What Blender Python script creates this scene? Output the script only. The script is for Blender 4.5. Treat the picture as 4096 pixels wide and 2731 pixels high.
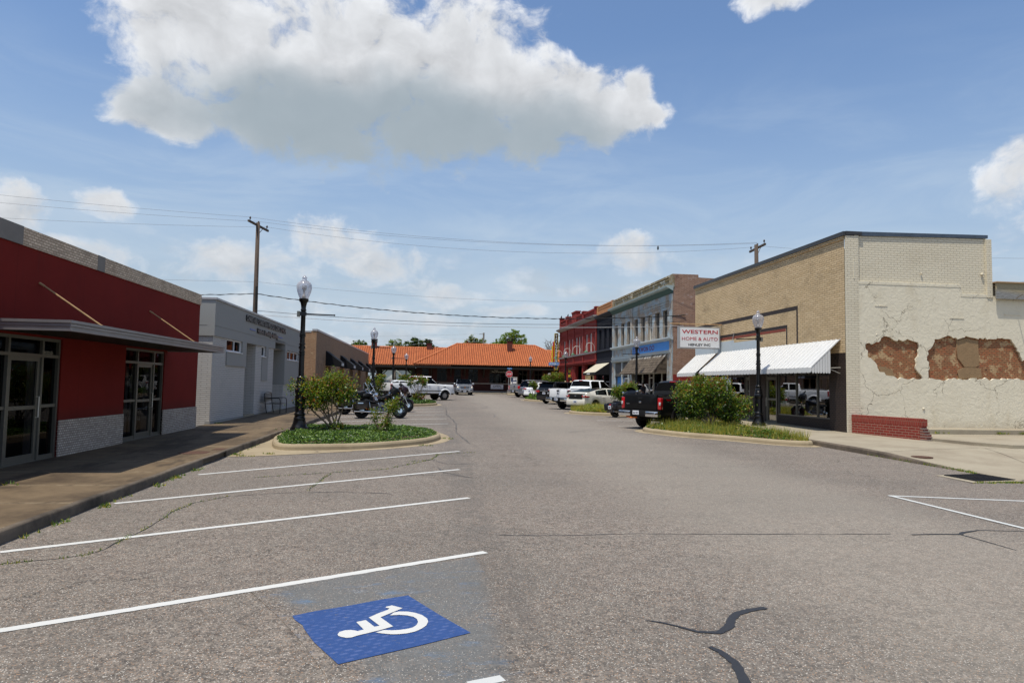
import bpy, bmesh, math, random
from mathutils import Vector, Matrix
random.seed(7)
C = bpy.context.scene.collection
scene = bpy.context.scene
R = math.radians
for o in list(bpy.data.objects): bpy.data.objects.remove(o)

# ---------------------------------------------------------------- camera
def cam_setup():
    ps, th, ro = R(6.691), R(3.585), R(1.0)
    F = Vector((math.sin(ps)*math.cos(th), math.cos(ps)*math.cos(th), math.sin(th)))
    Rt = Vector((math.cos(ps), -math.sin(ps), 0)); U = Rt.cross(F)
    right = Rt*math.cos(ro)+U*math.sin(ro); up = -Rt*math.sin(ro)+U*math.cos(ro)
    m = Matrix((right, up, -F)).transposed().to_4x4()
    m.translation = (0, 0, 1.9)
    cd = bpy.data.cameras.new('camera'); co = bpy.data.objects.new('camera', cd); C.objects.link(co)
    cd.sensor_width = 36; cd.lens = 24.0; cd.clip_end = 4000; cd.clip_start = .05
    co.matrix_world = m; scene.camera = co
cam_setup()
scene.render.resolution_x = 1024; scene.render.resolution_y = 682
scene.view_settings.view_transform = 'Standard'; scene.view_settings.look = 'None'
scene.view_settings.exposure = 0.0; scene.view_settings.gamma = 1.0
SUNV = Vector((-.25, -.225, 1)).normalized()      # towards the sun
SUN_EL = math.asin(SUNV.z); SUN_AZ = math.atan2(SUNV.x, SUNV.y)

# ---------------------------------------------------------------- node helper
class NT:
    def __init__(s, nt): s.nt = nt; s.nt.nodes.clear()
    def new(s, t, **kw):
        n = s.nt.nodes.new(t)
        for k, v in kw.items(): setattr(n, k, v)
        return n
    def put(s, inp, v):
        if isinstance(v, bpy.types.NodeSocket): s.nt.links.new(v, inp)
        elif v is not None:
            if isinstance(v, tuple) and len(v) == 3 and inp.type == 'RGBA': v = (*v, 1)
            inp.default_value = v
    def math(s, op, a, b=None, c=None, clamp=False):
        n = s.new('ShaderNodeMath', operation=op, use_clamp=clamp)
        for i, v in enumerate((a, b, c)):
            if v is not None: s.put(n.inputs[i], v)
        return n.outputs[0]
    def mix(s, f, a, b, mode='MIX'):
        n = s.new('ShaderNodeMix', data_type='RGBA', blend_type=mode)
        s.put(n.inputs[0], f); s.put(n.inputs[6], a); s.put(n.inputs[7], b)
        return n.outputs[2]
    def mixf(s, f, a, b):
        n = s.new('ShaderNodeMix', data_type='FLOAT')
        s.put(n.inputs[0], f); s.put(n.inputs[2], a); s.put(n.inputs[3], b)
        return n.outputs[0]
    def noise(s, vec, scale, detail=4, rough=.55, dist=0, out=0, d3=True):
        n = s.new('ShaderNodeTexNoise'); s.put(n.inputs['Vector'], vec)
        s.put(n.inputs['Scale'], scale); n.inputs['Detail'].default_value = detail
        n.inputs['Roughness'].default_value = rough; n.inputs['Distortion'].default_value = dist
        return n.outputs[out]
    def vor(s, vec, scale, feat='F1', out=0, rnd=1):
        n = s.new('ShaderNodeTexVoronoi', feature=feat); s.put(n.inputs['Vector'], vec)
        s.put(n.inputs['Scale'], scale); n.inputs['Randomness'].default_value = rnd
        return n.outputs[out]
    def ramp(s, f, stops, interp='LINEAR'):
        n = s.new('ShaderNodeValToRGB'); s.put(n.inputs[0], f); r = n.color_ramp; r.interpolation = interp
        while len(r.elements) < len(stops): r.elements.new(.5)
        for e, (p, c) in zip(r.elements, stops):
            e.position = p; e.color = (c, c, c, 1) if not isinstance(c, tuple) else (*c, 1)
        return n.outputs[0]
    def step(s, f, a, b):      # smoothstep
        n = s.new('ShaderNodeMapRange', interpolation_type='SMOOTHSTEP')
        s.put(n.inputs[0], f); s.put(n.inputs[1], a); s.put(n.inputs[2], b); return n.outputs[0]
    def xyz(s, x, y, z=0.0):
        n = s.new('ShaderNodeCombineXYZ'); s.put(n.inputs[0], x); s.put(n.inputs[1], y); s.put(n.inputs[2], z); return n.outputs[0]
    def sep(s, v):
        n = s.new('ShaderNodeSeparateXYZ'); s.put(n.inputs[0], v); return n.outputs
    def vmath(s, op, a, b=None):
        n = s.new('ShaderNodeVectorMath', operation=op); s.put(n.inputs[0], a)
        if b is not None: s.put(n.inputs[1], b)
        return n.outputs[0]
    def pos(s):
        return s.new('ShaderNodeNewGeometry').outputs['Position']
    def objc(s):
        return s.new('ShaderNodeTexCoord').outputs['Object']
    def wallc(s):              # (along wall, up) from the world position, for any vertical wall
        g = s.new('ShaderNodeNewGeometry'); p = s.sep(g.outputs['Position']); n = s.sep(g.outputs['True Normal'])
        f = s.math('GREATER_THAN', s.math('ABSOLUTE', n[0]), .6)
        return s.xyz(s.mixf(f, p[0], p[1]), p[2], 0.0)
    def bump(s, h, strength=.3, dist=.01, normal=None):
        n = s.new('ShaderNodeBump'); s.put(n.inputs['Height'], h); n.inputs['Strength'].default_value = strength
        n.inputs['Distance'].default_value = dist
        if normal is not None: s.put(n.inputs['Normal'], normal)
        return n.outputs[0]

def material(name):
    m = bpy.data.materials.new(name); m.use_nodes = True; t = NT(m.node_tree)
    o = t.new('ShaderNodeOutputMaterial'); b = t.new('ShaderNodeBsdfPrincipled')
    t.nt.links.new(b.outputs[0], o.inputs[0]); t.b = b; t.o = o
    return m, t
def fin(t, col=None, rough=None, normal=None, metal=None, spec=None, coat=None, coatr=None, alpha=None):
    b = t.b
    for k, v in (('Base Color', col), ('Roughness', rough), ('Normal', normal), ('Metallic', metal), ('Specular IOR Level', spec),
                 ('Coat Weight', coat), ('Coat Roughness', coatr), ('Alpha', alpha)):
        if v is not None: t.put(b.inputs[k], v)

# ---------------------------------------------------------------- world: physical sky plus clouds by direction
def world():
    w = bpy.data.worlds.new('World'); scene.world = w; w.use_nodes = True
    t = NT(w.node_tree)
    out = t.new('ShaderNodeOutputWorld'); bg = t.new('ShaderNodeBackground')
    sky = t.new('ShaderNodeTexSky', sky_type='NISHITA', sun_disc=False)
    sky.sun_elevation = SUN_EL; sky.sun_rotation = SUN_AZ; sky.altitude = 100
    sky.air_density = 1.15; sky.dust_density = 1.2; sky.ozone_density = 2.2
    d = t.new('ShaderNodeTexCoord').outputs['Generated']
    x, y, z = t.sep(d)
    az = t.math('ARCTAN2', x, y); el = t.math('ARCSINE', z)
    p = t.xyz(az, t.math('MULTIPLY', el, 1.25), 0.0)
    wa = t.noise(p, 9.0, 3, .5, out=1)
    pw = t.vmath('ADD', p, t.vmath('SCALE', t.vmath('SUBTRACT', wa, (.5, .5, .5))))
    pw.node.inputs[1].links[0].from_node.inputs[3].default_value = .07
    n1 = t.noise(pw, 16.0, 12, .62)
    n2 = t.noise(t.vmath('ADD', pw, (-.012, .022, 0)), 16.0, 6, .55)
    u, v, _ = t.sep(pw)
    v = t.math('MULTIPLY', v, .8)
    blobs = [(-.32,.445,.13,.095),(-.15,.415,.20,.12),(.01,.425,.17,.115),(.12,.405,.12,.075),(-.365,.345,.07,.045),(-.2,.36,.17,.055),
             (.04,.365,.2,.055),(.235,.395,.085,.052),(.20,.425,.07,.035),(.285,.392,.055,.036),(.30,.41,.03,.03),(.31,.38,.05,.02),
             (-.54,.19,.07,.045),(-.435,.218,.034,.022),(-.47,.155,.1,.02),(-.29,.17,.06,.03),
             (-.26,.155,.11,.038),(-.15,.195,.085,.042),(-.09,.165,.1,.024),(.02,.128,.06,.018),(.285,.195,.045,.03),(.31,.175,.06,.02),
             (.80,.255,.078,.046),(.81,.2,.06,.03),(.5,.515,.07,.028),(-.33,.1,.1,.018),(.12,.105,.06,.012),(-.02,.085,.1,.014),
             (1.6,.5,.35,.14),(2.5,.45,.4,.12),(-1.5,.42,.4,.13),(-2.4,.5,.4,.15),(1.15,.16,.12,.04),(-1.0,.2,.2,.05)]
    f = None
    for (a, b, ra, rb) in blobs:
        dx = t.math('DIVIDE', t.math('SUBTRACT', u, a), ra); dy = t.math('DIVIDE', t.math('SUBTRACT', v, b), rb)
        q = t.math('ADD', t.math('MULTIPLY', dx, dx), t.math('MULTIPLY', dy, dy))
        f = q if f is None else t.math('MINIMUM', f, q)
    f = t.math('SUBTRACT', 1.0, t.math('MINIMUM', f, 4.0))
    low = t.math('SUBTRACT', 1.0, t.step(el, .16, .3)); fld = t.math('ADD', f, t.math('MULTIPLY', t.math('SUBTRACT', n1, .5), t.mixf(low, 2.9, 4.2)))
    alpha = t.step(fld, t.mixf(low, -.2, -.1), t.mixf(low, .62, 1.4))
    # thin high streaks and haze
    ps = t.xyz(t.math('MULTIPLY', az, 3.0), t.math('MULTIPLY', el, 11.0), 3.0)
    st = t.step(t.noise(ps, 1.3, 7, .6, .6), .36, .72)
    veil = t.math('MULTIPLY', st, t.math('SUBTRACT', 1.0, t.step(el, .12, .5)))
    haze = t.math('SUBTRACT', 1.0, t.step(el, -.05, .5))
    cell = t.math('MULTIPLY', t.step(t.noise(t.xyz(t.math('MULTIPLY', az, 9.0), t.math('MULTIPLY', el, 24.0), 1.0), 1.1, 8, .6), .46, .66),
                  t.math('SUBTRACT', 1.0, t.step(el, .08, .24)))
    # shading of the clouds: dark flat base of the large one, relief on all
    du = t.math('DIVIDE', t.math('SUBTRACT', u, -.06), .34); dv = t.math('DIVIDE', t.math('SUBTRACT', v, .348), .072)
    dark = t.math('SUBTRACT', 1.0, t.math('ADD', t.math('MULTIPLY', du, du), t.math('MULTIPLY', dv, dv)))
    dark = t.step(t.math('ADD', dark, t.math('MULTIPLY', t.math('SUBTRACT', t.noise(p, 7.0, 4, .5), .5), 1.2)), -.75, .75)
    rel = t.math('MULTIPLY', t.math('SUBTRACT', n1, n2), t.mixf(t.step(fld, .2, 1.0), .95, .5))
    edge = t.math('MULTIPLY', t.step(fld, .1, 1.1), .16)
    lum = t.math('SUBTRACT', t.math('ADD', .87, rel), edge)
    white = t.mix(1.0, t.xyz(lum, lum, lum), (.95, .97, 1.0, 1), 'MULTIPLY')
    ccol = t.mix(t.math('MULTIPLY', dark, .9), white, (.34, .41, .46, 1))
    ccol = t.mix(t.math('MULTIPLY', t.math('SUBTRACT', 1.0, t.step(el, .1, .26)), .35), ccol, (.52, .62, .73, 1))
    s0 = t.new('ShaderNodeVectorMath', operation='SCALE'); t.put(s0.inputs[0], sky.outputs[0]); s0.inputs[3].default_value = .125
    base = t.mix(1.0, s0.outputs[0], (.86, 1.0, 1.16, 1), 'MULTIPLY')
    base = t.mix(t.math('ADD', t.math('MULTIPLY', haze, .78), .06), base, (.475, .575, .68, 1))
    base = t.mix(t.math('MULTIPLY', t.math('SUBTRACT', 1.0, t.step(el, .0, .28)), .6), base, (.50, .575, .65, 1))
    base = t.mix(t.math('MULTIPLY', veil, .6), base, (.55, .66, .78, 1))
    base = t.mix(t.math('MULTIPLY', cell, .75), base, t.mix(t.step(n2, .4, .6), (.50, .565, .63, 1), (.80, .82, .85, 1)))
    col = t.mix(t.math('MULTIPLY', alpha, .97), base, ccol)
    t.put(bg.inputs[0], col); bg.inputs[1].default_value = 1.0
    t.nt.links.new(bg.outputs[0], out.inputs[0])
world()
def sun():
    l = bpy.data.lights.new('sun', 'SUN'); l.energy = 4.8; l.angle = R(.53); l.color = (1, .935, .81)
    o = bpy.data.objects.new('sun', l); C.objects.link(o)
    o.rotation_euler = SUNV.to_track_quat('Z', 'Y').to_euler()
sun()

# ---------------------------------------------------------------- mesh helpers
def G(y): return .0075*max(-15, min(y, 130))
WL = {}
def wl(o): return WL.get(o.name, Vector((0, 0, 0))) if o else Vector((0, 0, 0))
class MB:
    def __init__(s): s.v = []; s.f = []; s.mi = []; s.m = 0
    def add(s, vs, fs):
        b = len(s.v); s.v += [tuple(p) for p in vs]; s.f += [tuple(i+b for i in q) for q in fs]; s.mi += [s.m]*len(fs); return s
    def quad(s, *p): return s.add(p, [tuple(range(len(p)))])
    def box(s, x0, x1, y0, y1, z0, z1):
        return s.add([(x0,y0,z0),(x1,y0,z0),(x1,y1,z0),(x0,y1,z0),(x0,y0,z1),(x1,y0,z1),(x1,y1,z1),(x0,y1,z1)],
                     [(0,3,2,1),(4,5,6,7),(0,1,5,4),(1,2,6,5),(2,3,7,6),(3,0,4,7)])
    def obox(s, c, ax, ay, az):       # oriented box: centre and half-axis vectors
        c, ax, ay, az = Vector(c), Vector(ax), Vector(ay), Vector(az)
        vs = [c+ax*i+ay*j+az*k for k in (-1,1) for j in (-1,1) for i in (-1,1)]
        return s.add(vs, [(0,2,3,1),(4,5,7,6),(0,1,5,4),(1,3,7,5),(3,2,6,7),(2,0,4,6)])
    def bar(s, a, b, w, h, up=(0,0,1)):
        a, b = Vector(a), Vector(b); d = (b-a); l = d.length/2; d.normalize(); up = Vector(up)
        sd = d.cross(up)
        if sd.length < 1e-4: sd = d.cross(Vector((0,1,0)))
        sd.normalize(); u2 = sd.cross(d)
        return s.obox((a+b)/2, d*l, sd*w/2, u2*h/2)
    def rbox(s, c, sx, sy, sz, r=.02, seg=2):
        bm = bmesh.new(); bmesh.ops.create_cube(bm, size=1)
        for v in bm.verts: v.co = Vector((v.co.x*sx, v.co.y*sy, v.co.z*sz))
        bmesh.ops.bevel(bm, geom=list(bm.edges), offset=min(r, min(sx,sy,sz)*.49), segments=seg, profile=.6, affect='EDGES')
        c = Vector(c); bm.verts.index_update()
        s.add([v.co+c for v in bm.verts], [[v.index for v in f.verts] for f in bm.faces]); bm.free(); return s
    def tube(s, path, r, n=8, cap=True):
        path = [Vector(p) for p in path]; rr = r if isinstance(r, (list, tuple)) else [r]*len(path)
        vs = []; fs = []; prev = None
        for i, p in enumerate(path):
            d = (path[min(i+1, len(path)-1)]-path[max(i-1, 0)])
            if d.length < 1e-9: d = Vector((0,0,1))
            d.normalize()
            ref = prev if prev is not None else (Vector((0,0,1)) if abs(d.z) < .9 else Vector((1,0,0)))
            a = (ref - d*ref.dot(d)); a.normalize(); b = d.cross(a); prev = a
            for k in range(n):
                t = 2*math.pi*k/n; vs.append(p+(a*math.cos(t)+b*math.sin(t))*rr[i])
        for i in range(len(path)-1):
            for k in range(n):
                fs.append((i*n+k, i*n+(k+1)%n, (i+1)*n+(k+1)%n, (i+1)*n+k))
        if cap: fs.append(tuple(range(n))[::-1]); fs.append(tuple(range((len(path)-1)*n, len(path)*n)))
        return s.add(vs, fs)
    def lathe(s, c, prof, n=16, axis='z'):
        c = Vector(c); vs = []; fs = []
        for (r, h) in prof:
            for k in range(n):
                t = 2*math.pi*k/n; a, b = r*math.cos(t), r*math.sin(t)
                p = (a, b, h) if axis == 'z' else ((a, h, b) if axis == 'y' else (h, a, b))
                vs.append(c+Vector(p))
        for i in range(len(prof)-1):
            for k in range(n): fs.append((i*n+k, i*n+(k+1)%n, (i+1)*n+(k+1)%n, (i+1)*n+k))
        fs.append(tuple(range(n))[::-1]); fs.append(tuple(range((len(prof)-1)*n, len(prof)*n)))
        return s.add(vs, fs)
    def ell(s, c, rx, ry, rz, n=12, m=8, rot=None, pw=1.0):
        vs = []; fs = []; c = Vector(c)
        sg = lambda x: math.copysign(abs(x)**pw, x)
        for i in range(m+1):
            ph = math.pi*i/m-math.pi/2
            for k in range(n):
                t = 2*math.pi*k/n
                p = Vector((rx*sg(math.cos(ph))*sg(math.cos(t)), ry*sg(math.cos(ph))*sg(math.sin(t)), rz*sg(math.sin(ph))))
                if rot is not None: p = rot @ p
                vs.append(c+p)
        for i in range(m):
            for k in range(n): fs.append((i*n+k, i*n+(k+1)%n, (i+1)*n+(k+1)%n, (i+1)*n+k))
        return s.add(vs, fs)
    def prism(s, poly, ext):          # poly: 3d points, ext: extrusion vector
        e = Vector(ext); n = len(poly); p = [Vector(q) for q in poly]
        return s.add(p+[q+e for q in p], [tuple(range(n))[::-1], tuple(range(n, 2*n))]+[(i, (i+1)%n, (i+1)%n+n, i+n) for i in range(n)])
    def loft(s, secs, closed=False, caps=True):
        n = len(secs[0]); vs = [p for q in secs for p in q]; fs = []
        for i in range(len(secs)-1):
            for k in range(n if closed else n-1): fs.append((i*n+k, i*n+(k+1)%n, (i+1)*n+(k+1)%n, (i+1)*n+k))
        if caps: fs.append(tuple(range(n))[::-1]); fs.append(tuple(range((len(secs)-1)*n, len(secs)*n)))
        return s.add(vs, fs)
    def obj(s, name, mat, parent=None, smooth=False, world=True, recalc=False, ang=None):
        off = wl(parent) if world else Vector((0,0,0))
        me = bpy.data.meshes.new(name); me.from_pydata([tuple(Vector(p)-off) for p in s.v], [], s.f)
        mats = mat if isinstance(mat, (list, tuple)) else [mat]
        for m in mats: me.materials.append(m)
        if len(mats) > 1: me.polygons.foreach_set('material_index', s.mi)
        if smooth: me.polygons.foreach_set('use_smooth', [True]*len(s.f))
        if recalc:
            bm = bmesh.new(); bm.from_mesh(me); bmesh.ops.remove_doubles(bm, verts=bm.verts, dist=1e-5)
            bmesh.ops.recalc_face_normals(bm, faces=bm.faces); bm.to_mesh(me); bm.free()
        if smooth and ang:
            me.update(); me.set_sharp_from_angle(angle=R(ang))
        me.update(); o = bpy.data.objects.new(name, me); C.objects.link(o)
        if parent: o.parent = parent; WL[o.name] = wl(parent)
        return o
def tag(o, label=None, cat=None, group=None, kind=None):
    if label: o['label'] = label
    if cat: o['category'] = cat
    if group: o['group'] = group
    if kind: o['kind'] = kind
    return o
def empty(name, loc, label=None, cat=None, group=None, rz=0):
    o = bpy.data.objects.new(name, None); C.objects.link(o); o.location = loc; o.rotation_euler = (0,0,rz)
    o.empty_display_size = .2; WL[o.name] = Vector(loc); return tag(o, label, cat, group)
def copy_tree(o, parent=None):
    c = o.copy(); C.objects.link(c)
    if parent: c.parent = parent
    for ch in [q for q in bpy.data.objects if q.parent == o]: copy_tree(ch, c)
    return c
def text(s, name, o, u, v, w, h, mat, parent=None, ext=.01, bold=0, world=True, spacing=1):
    """text fitted to a w x h box whose lower left corner is o, along unit vectors u (reading) and v (up)"""
    cu = bpy.data.curves.new(name, 'FONT'); cu.body = s; cu.extrude = .05; cu.offset = bold; cu.resolution_u = 3; cu.space_character = spacing
    t = bpy.data.objects.new(name, cu); C.objects.link(t)
    bpy.context.view_layer.update()
    dg = bpy.context.evaluated_depsgraph_get(); me = bpy.data.meshes.new_from_object(t.evaluated_get(dg))
    C.objects.unlink(t); bpy.data.objects.remove(t); bpy.data.curves.remove(cu)
    xs = [p.co.x for p in me.vertices]; ys = [p.co.y for p in me.vertices]
    x0, x1, y0, y1 = min(xs), max(xs), min(ys), max(ys); o, u, v = Vector(o), Vector(u), Vector(v); n = u.cross(v)
    off = wl(parent) if world else Vector((0,0,0))
    for p in me.vertices:
        c = p.co; p.co = o+u*((c.x-x0)/(x1-x0)*w)+v*((c.y-y0)/(y1-y0)*h)+n*(c.z/.05*ext/2+ext/2)-off
    me.name = name; me.materials.clear(); me.materials.append(mat)
    ob = bpy.data.objects.new(name, me); C.objects.link(ob)
    if parent: ob.parent = parent; WL[ob.name] = wl(parent)
    return ob
class Face:
    """wall plane: origin, unit u along, v up, d into the building"""
    def __init__(s, o, u, d, v=(0,0,1)): s.o, s.u, s.d, s.v = Vector(o), Vector(u), Vector(d), Vector(v)
    def p(s, u, v, d=0): return s.o+s.u*u+s.v*v+s.d*d
    def box(s, mb, u0, u1, v0, v1, d0, d1):
        return mb.obox(s.p((u0+u1)/2, (v0+v1)/2, (d0+d1)/2), s.u*abs(u1-u0)/2, s.v*abs(v1-v0)/2, s.d*abs(d1-d0)/2)
    def wall(s, mb, u0, u1, v0, v1, holes, depth=.2, d=0):
        us = sorted({u0, u1, *[h[0] for h in holes], *[h[1] for h in holes]}); vs = sorted({v0, v1, *[h[2] for h in holes], *[h[3] for h in holes]})
        us = [a for a in us if u0 <= a <= u1]; vs = [a for a in vs if v0 <= a <= v1]
        for i in range(len(us)-1):
            for j in range(len(vs)-1):
                a, b = (us[i]+us[i+1])/2, (vs[j]+vs[j+1])/2
                if any(h[0] < a < h[1] and h[2] < b < h[3] for h in holes): continue
                mb.quad(s.p(us[i], vs[j], d), s.p(us[i+1], vs[j], d), s.p(us[i+1], vs[j+1], d), s.p(us[i], vs[j+1], d))
        for h in holes:
            a, b, c, e = h[:4]; a, b, c, e = max(a, u0), min(b, u1), max(c, v0), min(e, v1); D = d+depth
            mb.quad(s.p(a,c,d), s.p(a,e,d), s.p(a,e,D), s.p(a,c,D)); mb.quad(s.p(b,c,d), s.p(b,e,d), s.p(b,e,D), s.p(b,c,D))
            mb.quad(s.p(a,e,d), s.p(b,e,d), s.p(b,e,D), s.p(a,e,D)); mb.quad(s.p(a,c,d), s.p(b,c,d), s.p(b,c,D), s.p(a,c,D))
    def frame(s, mb, u0, u1, v0, v1, w, d0, d1, us=(), vs=()):
        s.box(mb, u0, u1, v1-w, v1, d0, d1); s.box(mb, u0, u1, v0, v0+w, d0, d1)
        s.box(mb, u0, u0+w, v0+w, v1-w, d0, d1); s.box(mb, u1-w, u1, v0+w, v1-w, d0, d1)
        e = .002
        for a in us: s.box(mb, a-w/2, a+w/2, v0+w, v1-w, d0+e, d1-e)
        for b in vs: s.box(mb, u0+w, u1-w, b-w/2, b+w/2, d0+2*e, d1-2*e)
# ---------------------------------------------------------------- materials
def plain(name, col, rough=.6, metal=0, var=.12, scale=6, spec=None, bump=0, coat=0, bscale=60, dist=.004, coords='pos'):
    m, t = material(name); p = t.pos() if coords == 'pos' else t.objc()
    if spec is None: spec = .5 if rough < .6 else .18
    n = t.noise(p, scale, 5, .6)
    c = t.mix(n, tuple(x*(1-var) for x in col), tuple(min(1, x*(1+var)) for x in col))
    nm = t.bump(t.noise(p, bscale, 4, .6), bump, dist) if bump else None
    fin(t, c, t.mixf(n, max(0, rough-.06), min(1, rough+.06)), nm, metal, spec, coat or None, .05 if coat else None)
    return m
def carpaint(name, col, metal=0, coat=1, rough=.35, spec=.5):
    m, t = material(name); p = t.objc()
    n = t.noise(p, 3, 4, .6)
    z = t.sep(p)[2]; dust = t.math('MULTIPLY', t.math('SUBTRACT', 1.0, t.step(z, .15, .75)), t.math('MULTIPLY', n, .5))
    c = t.mix(n, tuple(x*.94 for x in col), tuple(min(1, x*1.04) for x in col)); c = t.mix(dust, c, (.2, .16, .12, 1))
    fin(t, c, t.mixf(dust, rough, .7), None, metal, spec, coat, .03); return m
def brick(name, a, b, mort, bw=.215, rh=.075, ms=.011, wear=None, stain=None, bump=.5, rough=.88, var=.35, dirt=.25):
    m, t = material(name); v = t.wallc()
    br = t.new('ShaderNodeTexBrick'); t.put(br.inputs['Vector'], v)
    br.inputs['Scale'].default_value = 1; br.inputs['Mortar Size'].default_value = ms; br.inputs['Mortar Smooth'].default_value = .3
    br.inputs['Brick Width'].default_value = bw; br.inputs['Row Height'].default_value = rh; br.inputs['Bias'].default_value = 0
    t.put(br.inputs['Color1'], a); t.put(br.inputs['Color2'], b); t.put(br.inputs['Mortar'], mort)
    n = t.noise(v, 14, 4, .65); n2 = t.noise(v, .9, 5, .65)
    c = t.mix(t.math('MULTIPLY', n, var), br.outputs[0], tuple(x*.45 for x in a))
    if wear:    # list of (colour, noise scale, low, high): paint or bare areas of their own shape
        for i, (wc, sc, lo, hi) in enumerate(wear):
            w = t.step(t.noise(t.vmath('ADD', v, (i*7.3, i*3.1, 0)), sc, 9, .68), lo, hi)
            c = t.mix(w, c, t.mix(t.math('MULTIPLY', br.outputs[1], .55), wc, tuple(x*.5 for x in wc)))
    c = t.mix(t.math('MULTIPLY', t.step(n2, .45, .8), dirt), c, stain or (.06, .05, .04, 1))
    h = t.math('SUBTRACT', t.math('MULTIPLY', n, .35), br.outputs[1])
    fin(t, c, rough, t.bump(h, bump, .012), spec=.18); return m
def glass(name, tint=(.55, .6, .62), clear=.5, rough=.015, wav=.0015):
    m, t = material(name)
    t.nt.nodes.remove(t.b); gl = t.new('ShaderNodeBsdfGlossy'); gl.inputs['Roughness'].default_value = rough
    tr = t.new('ShaderNodeBsdfTransparent'); tr.inputs[0].default_value = (*[x*clear for x in tint], 1)
    fr = t.new('ShaderNodeFresnel'); fr.inputs[0].default_value = 1.42
    nb = t.bump(t.noise(t.pos(), 1.2, 2), wav, .2); t.put(gl.inputs['Normal'], nb)
    mx = t.new('ShaderNodeMixShader'); t.put(mx.inputs[0], t.math('ADD', t.math('MULTIPLY', fr.outputs[0], .42), .0, clamp=True))
    t.put(mx.inputs[1], tr.outputs[0]); t.put(mx.inputs[2], gl.outputs[0]); t.nt.links.new(mx.outputs[0], t.o.inputs[0]); return m

def m_asphalt(stain=False):
    m, t = material('worn_blue_paint_on_asphalt' if stain else 'asphalt'); p = t.pos()
    big = t.noise(p, .22, 5, .6); mid = t.noise(p, 2.2, 6, .65); fine = t.noise(p, 38, 4, .75)
    vc = t.vor(p, 95, out=1); vd = t.vor(p, 95); s = t.sep(vc)
    fine = t.mixf(.3, fine, t.noise(p, 11, 3, .7)); c = t.mix(t.step(fine, .36, .64), (.056, .047, .040, 1), (.27, .229, .192, 1))
    c = t.mix(t.math('MULTIPLY', t.step(mid, .35, .75), .34), c, (.2, .182, .155, 1))
    c = t.mix(t.math('MULTIPLY', t.step(big, .42, .62), .42), c, (.105, .096, .084, 1))
    dv_ = t.new('ShaderNodeTexVoronoi', feature='DISTANCE_TO_EDGE'); t.put(dv_.inputs['Vector'], t.vmath('ADD', p, t.vmath('SCALE', t.noise(p, 1.1, 6, .7, out=1)))); dv_.inputs['Scale'].default_value = .34
    dv_.inputs['Vector'].links[0].from_node.inputs[1].links[0].from_node.inputs[3].default_value = 1.6
    c = t.mix(t.math('MULTIPLY', t.math('MULTIPLY', t.step(dv_.outputs[0], .006, .001), t.step(t.noise(p, .35, 4), .47, .56)), .8), c, (.03, .027, .023, 1))
    # aggregate: some stones pale, some tan, some dark
    c = t.mix(t.math('MULTIPLY', t.math('GREATER_THAN', s[0], .86), t.step(vd, .55, .3)), c, (.5, .47, .42, 1))
    c = t.mix(t.math('MULTIPLY', t.math('GREATER_THAN', s[1], .88), t.step(vd, .6, .3)), c, (.3, .19, .12, 1))
    c = t.mix(t.math('MULTIPLY', t.math('GREATER_THAN', s[2], .8), .6), c, (.055, .05, .05, 1))
    # tyre lanes: polished a little, the strip between parking and lane darker
    x = t.sep(p)[0]; xx = t.math('ADD', x, t.math('MULTIPLY', t.math('SUBTRACT', t.noise(p, .6, 3), .5), .5))
    lane = t.math('MULTIPLY', t.step(xx, .15, .6), t.step(xx, 1.05, .75))
    c = t.mix(t.math('MULTIPLY', lane, t.math('MULTIPLY', t.step(mid, .35, .6), .42)), c, (.085, .078, .072, 1))
    lit = t.math('MULTIPLY', t.step(xx, 2.2, 4.5), t.step(xx, 8.5, 6.5)); c = t.mix(t.math('MULTIPLY', lit, .3), c, (.30, .27, .225, 1))
    oil = t.step(t.noise(t.vmath('ADD', p, (40, 3, 0)), .55, 6, .7), .66, .8); c = t.mix(t.math('MULTIPLY', oil, .35), c, (.09, .085, .08, 1))
    if stain:
        x, y, z = t.sep(p); q = t.noise(p, 1.6, 6, .7)
        ed = t.math('ADD', t.step(t.math('ADD', t.math('ADD', x, t.math('MULTIPLY', y, .55)), t.math('MULTIPLY', q, .12)), 2.1, 2.35), 0.0)
        ed = t.math('MULTIPLY', t.math('MULTIPLY', ed, t.step(t.math('ADD', x, t.math('MULTIPLY', q, .2)), .72, .55)), t.math('ADD', .35, t.math('MULTIPLY', t.step(q, .3, .65), .5)))
        c = t.mix(t.math('MULTIPLY', ed, t.step(vd, .15, .4)), c, (.115, .122, .125, 1))
        n = t.step(t.noise(t.vmath('MULTIPLY', p, (1, 2.2, 1)), 2.3, 8, .75), .53, .72); c = t.mix(t.math('MULTIPLY', n, .5), c, (.075, .16, .28, 1))
    h = t.math('ADD', t.math('MULTIPLY', vd, -.7), fine)
    fin(t, c, .86, t.bump(h, .55, .006), spec=.3); return m
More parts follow.
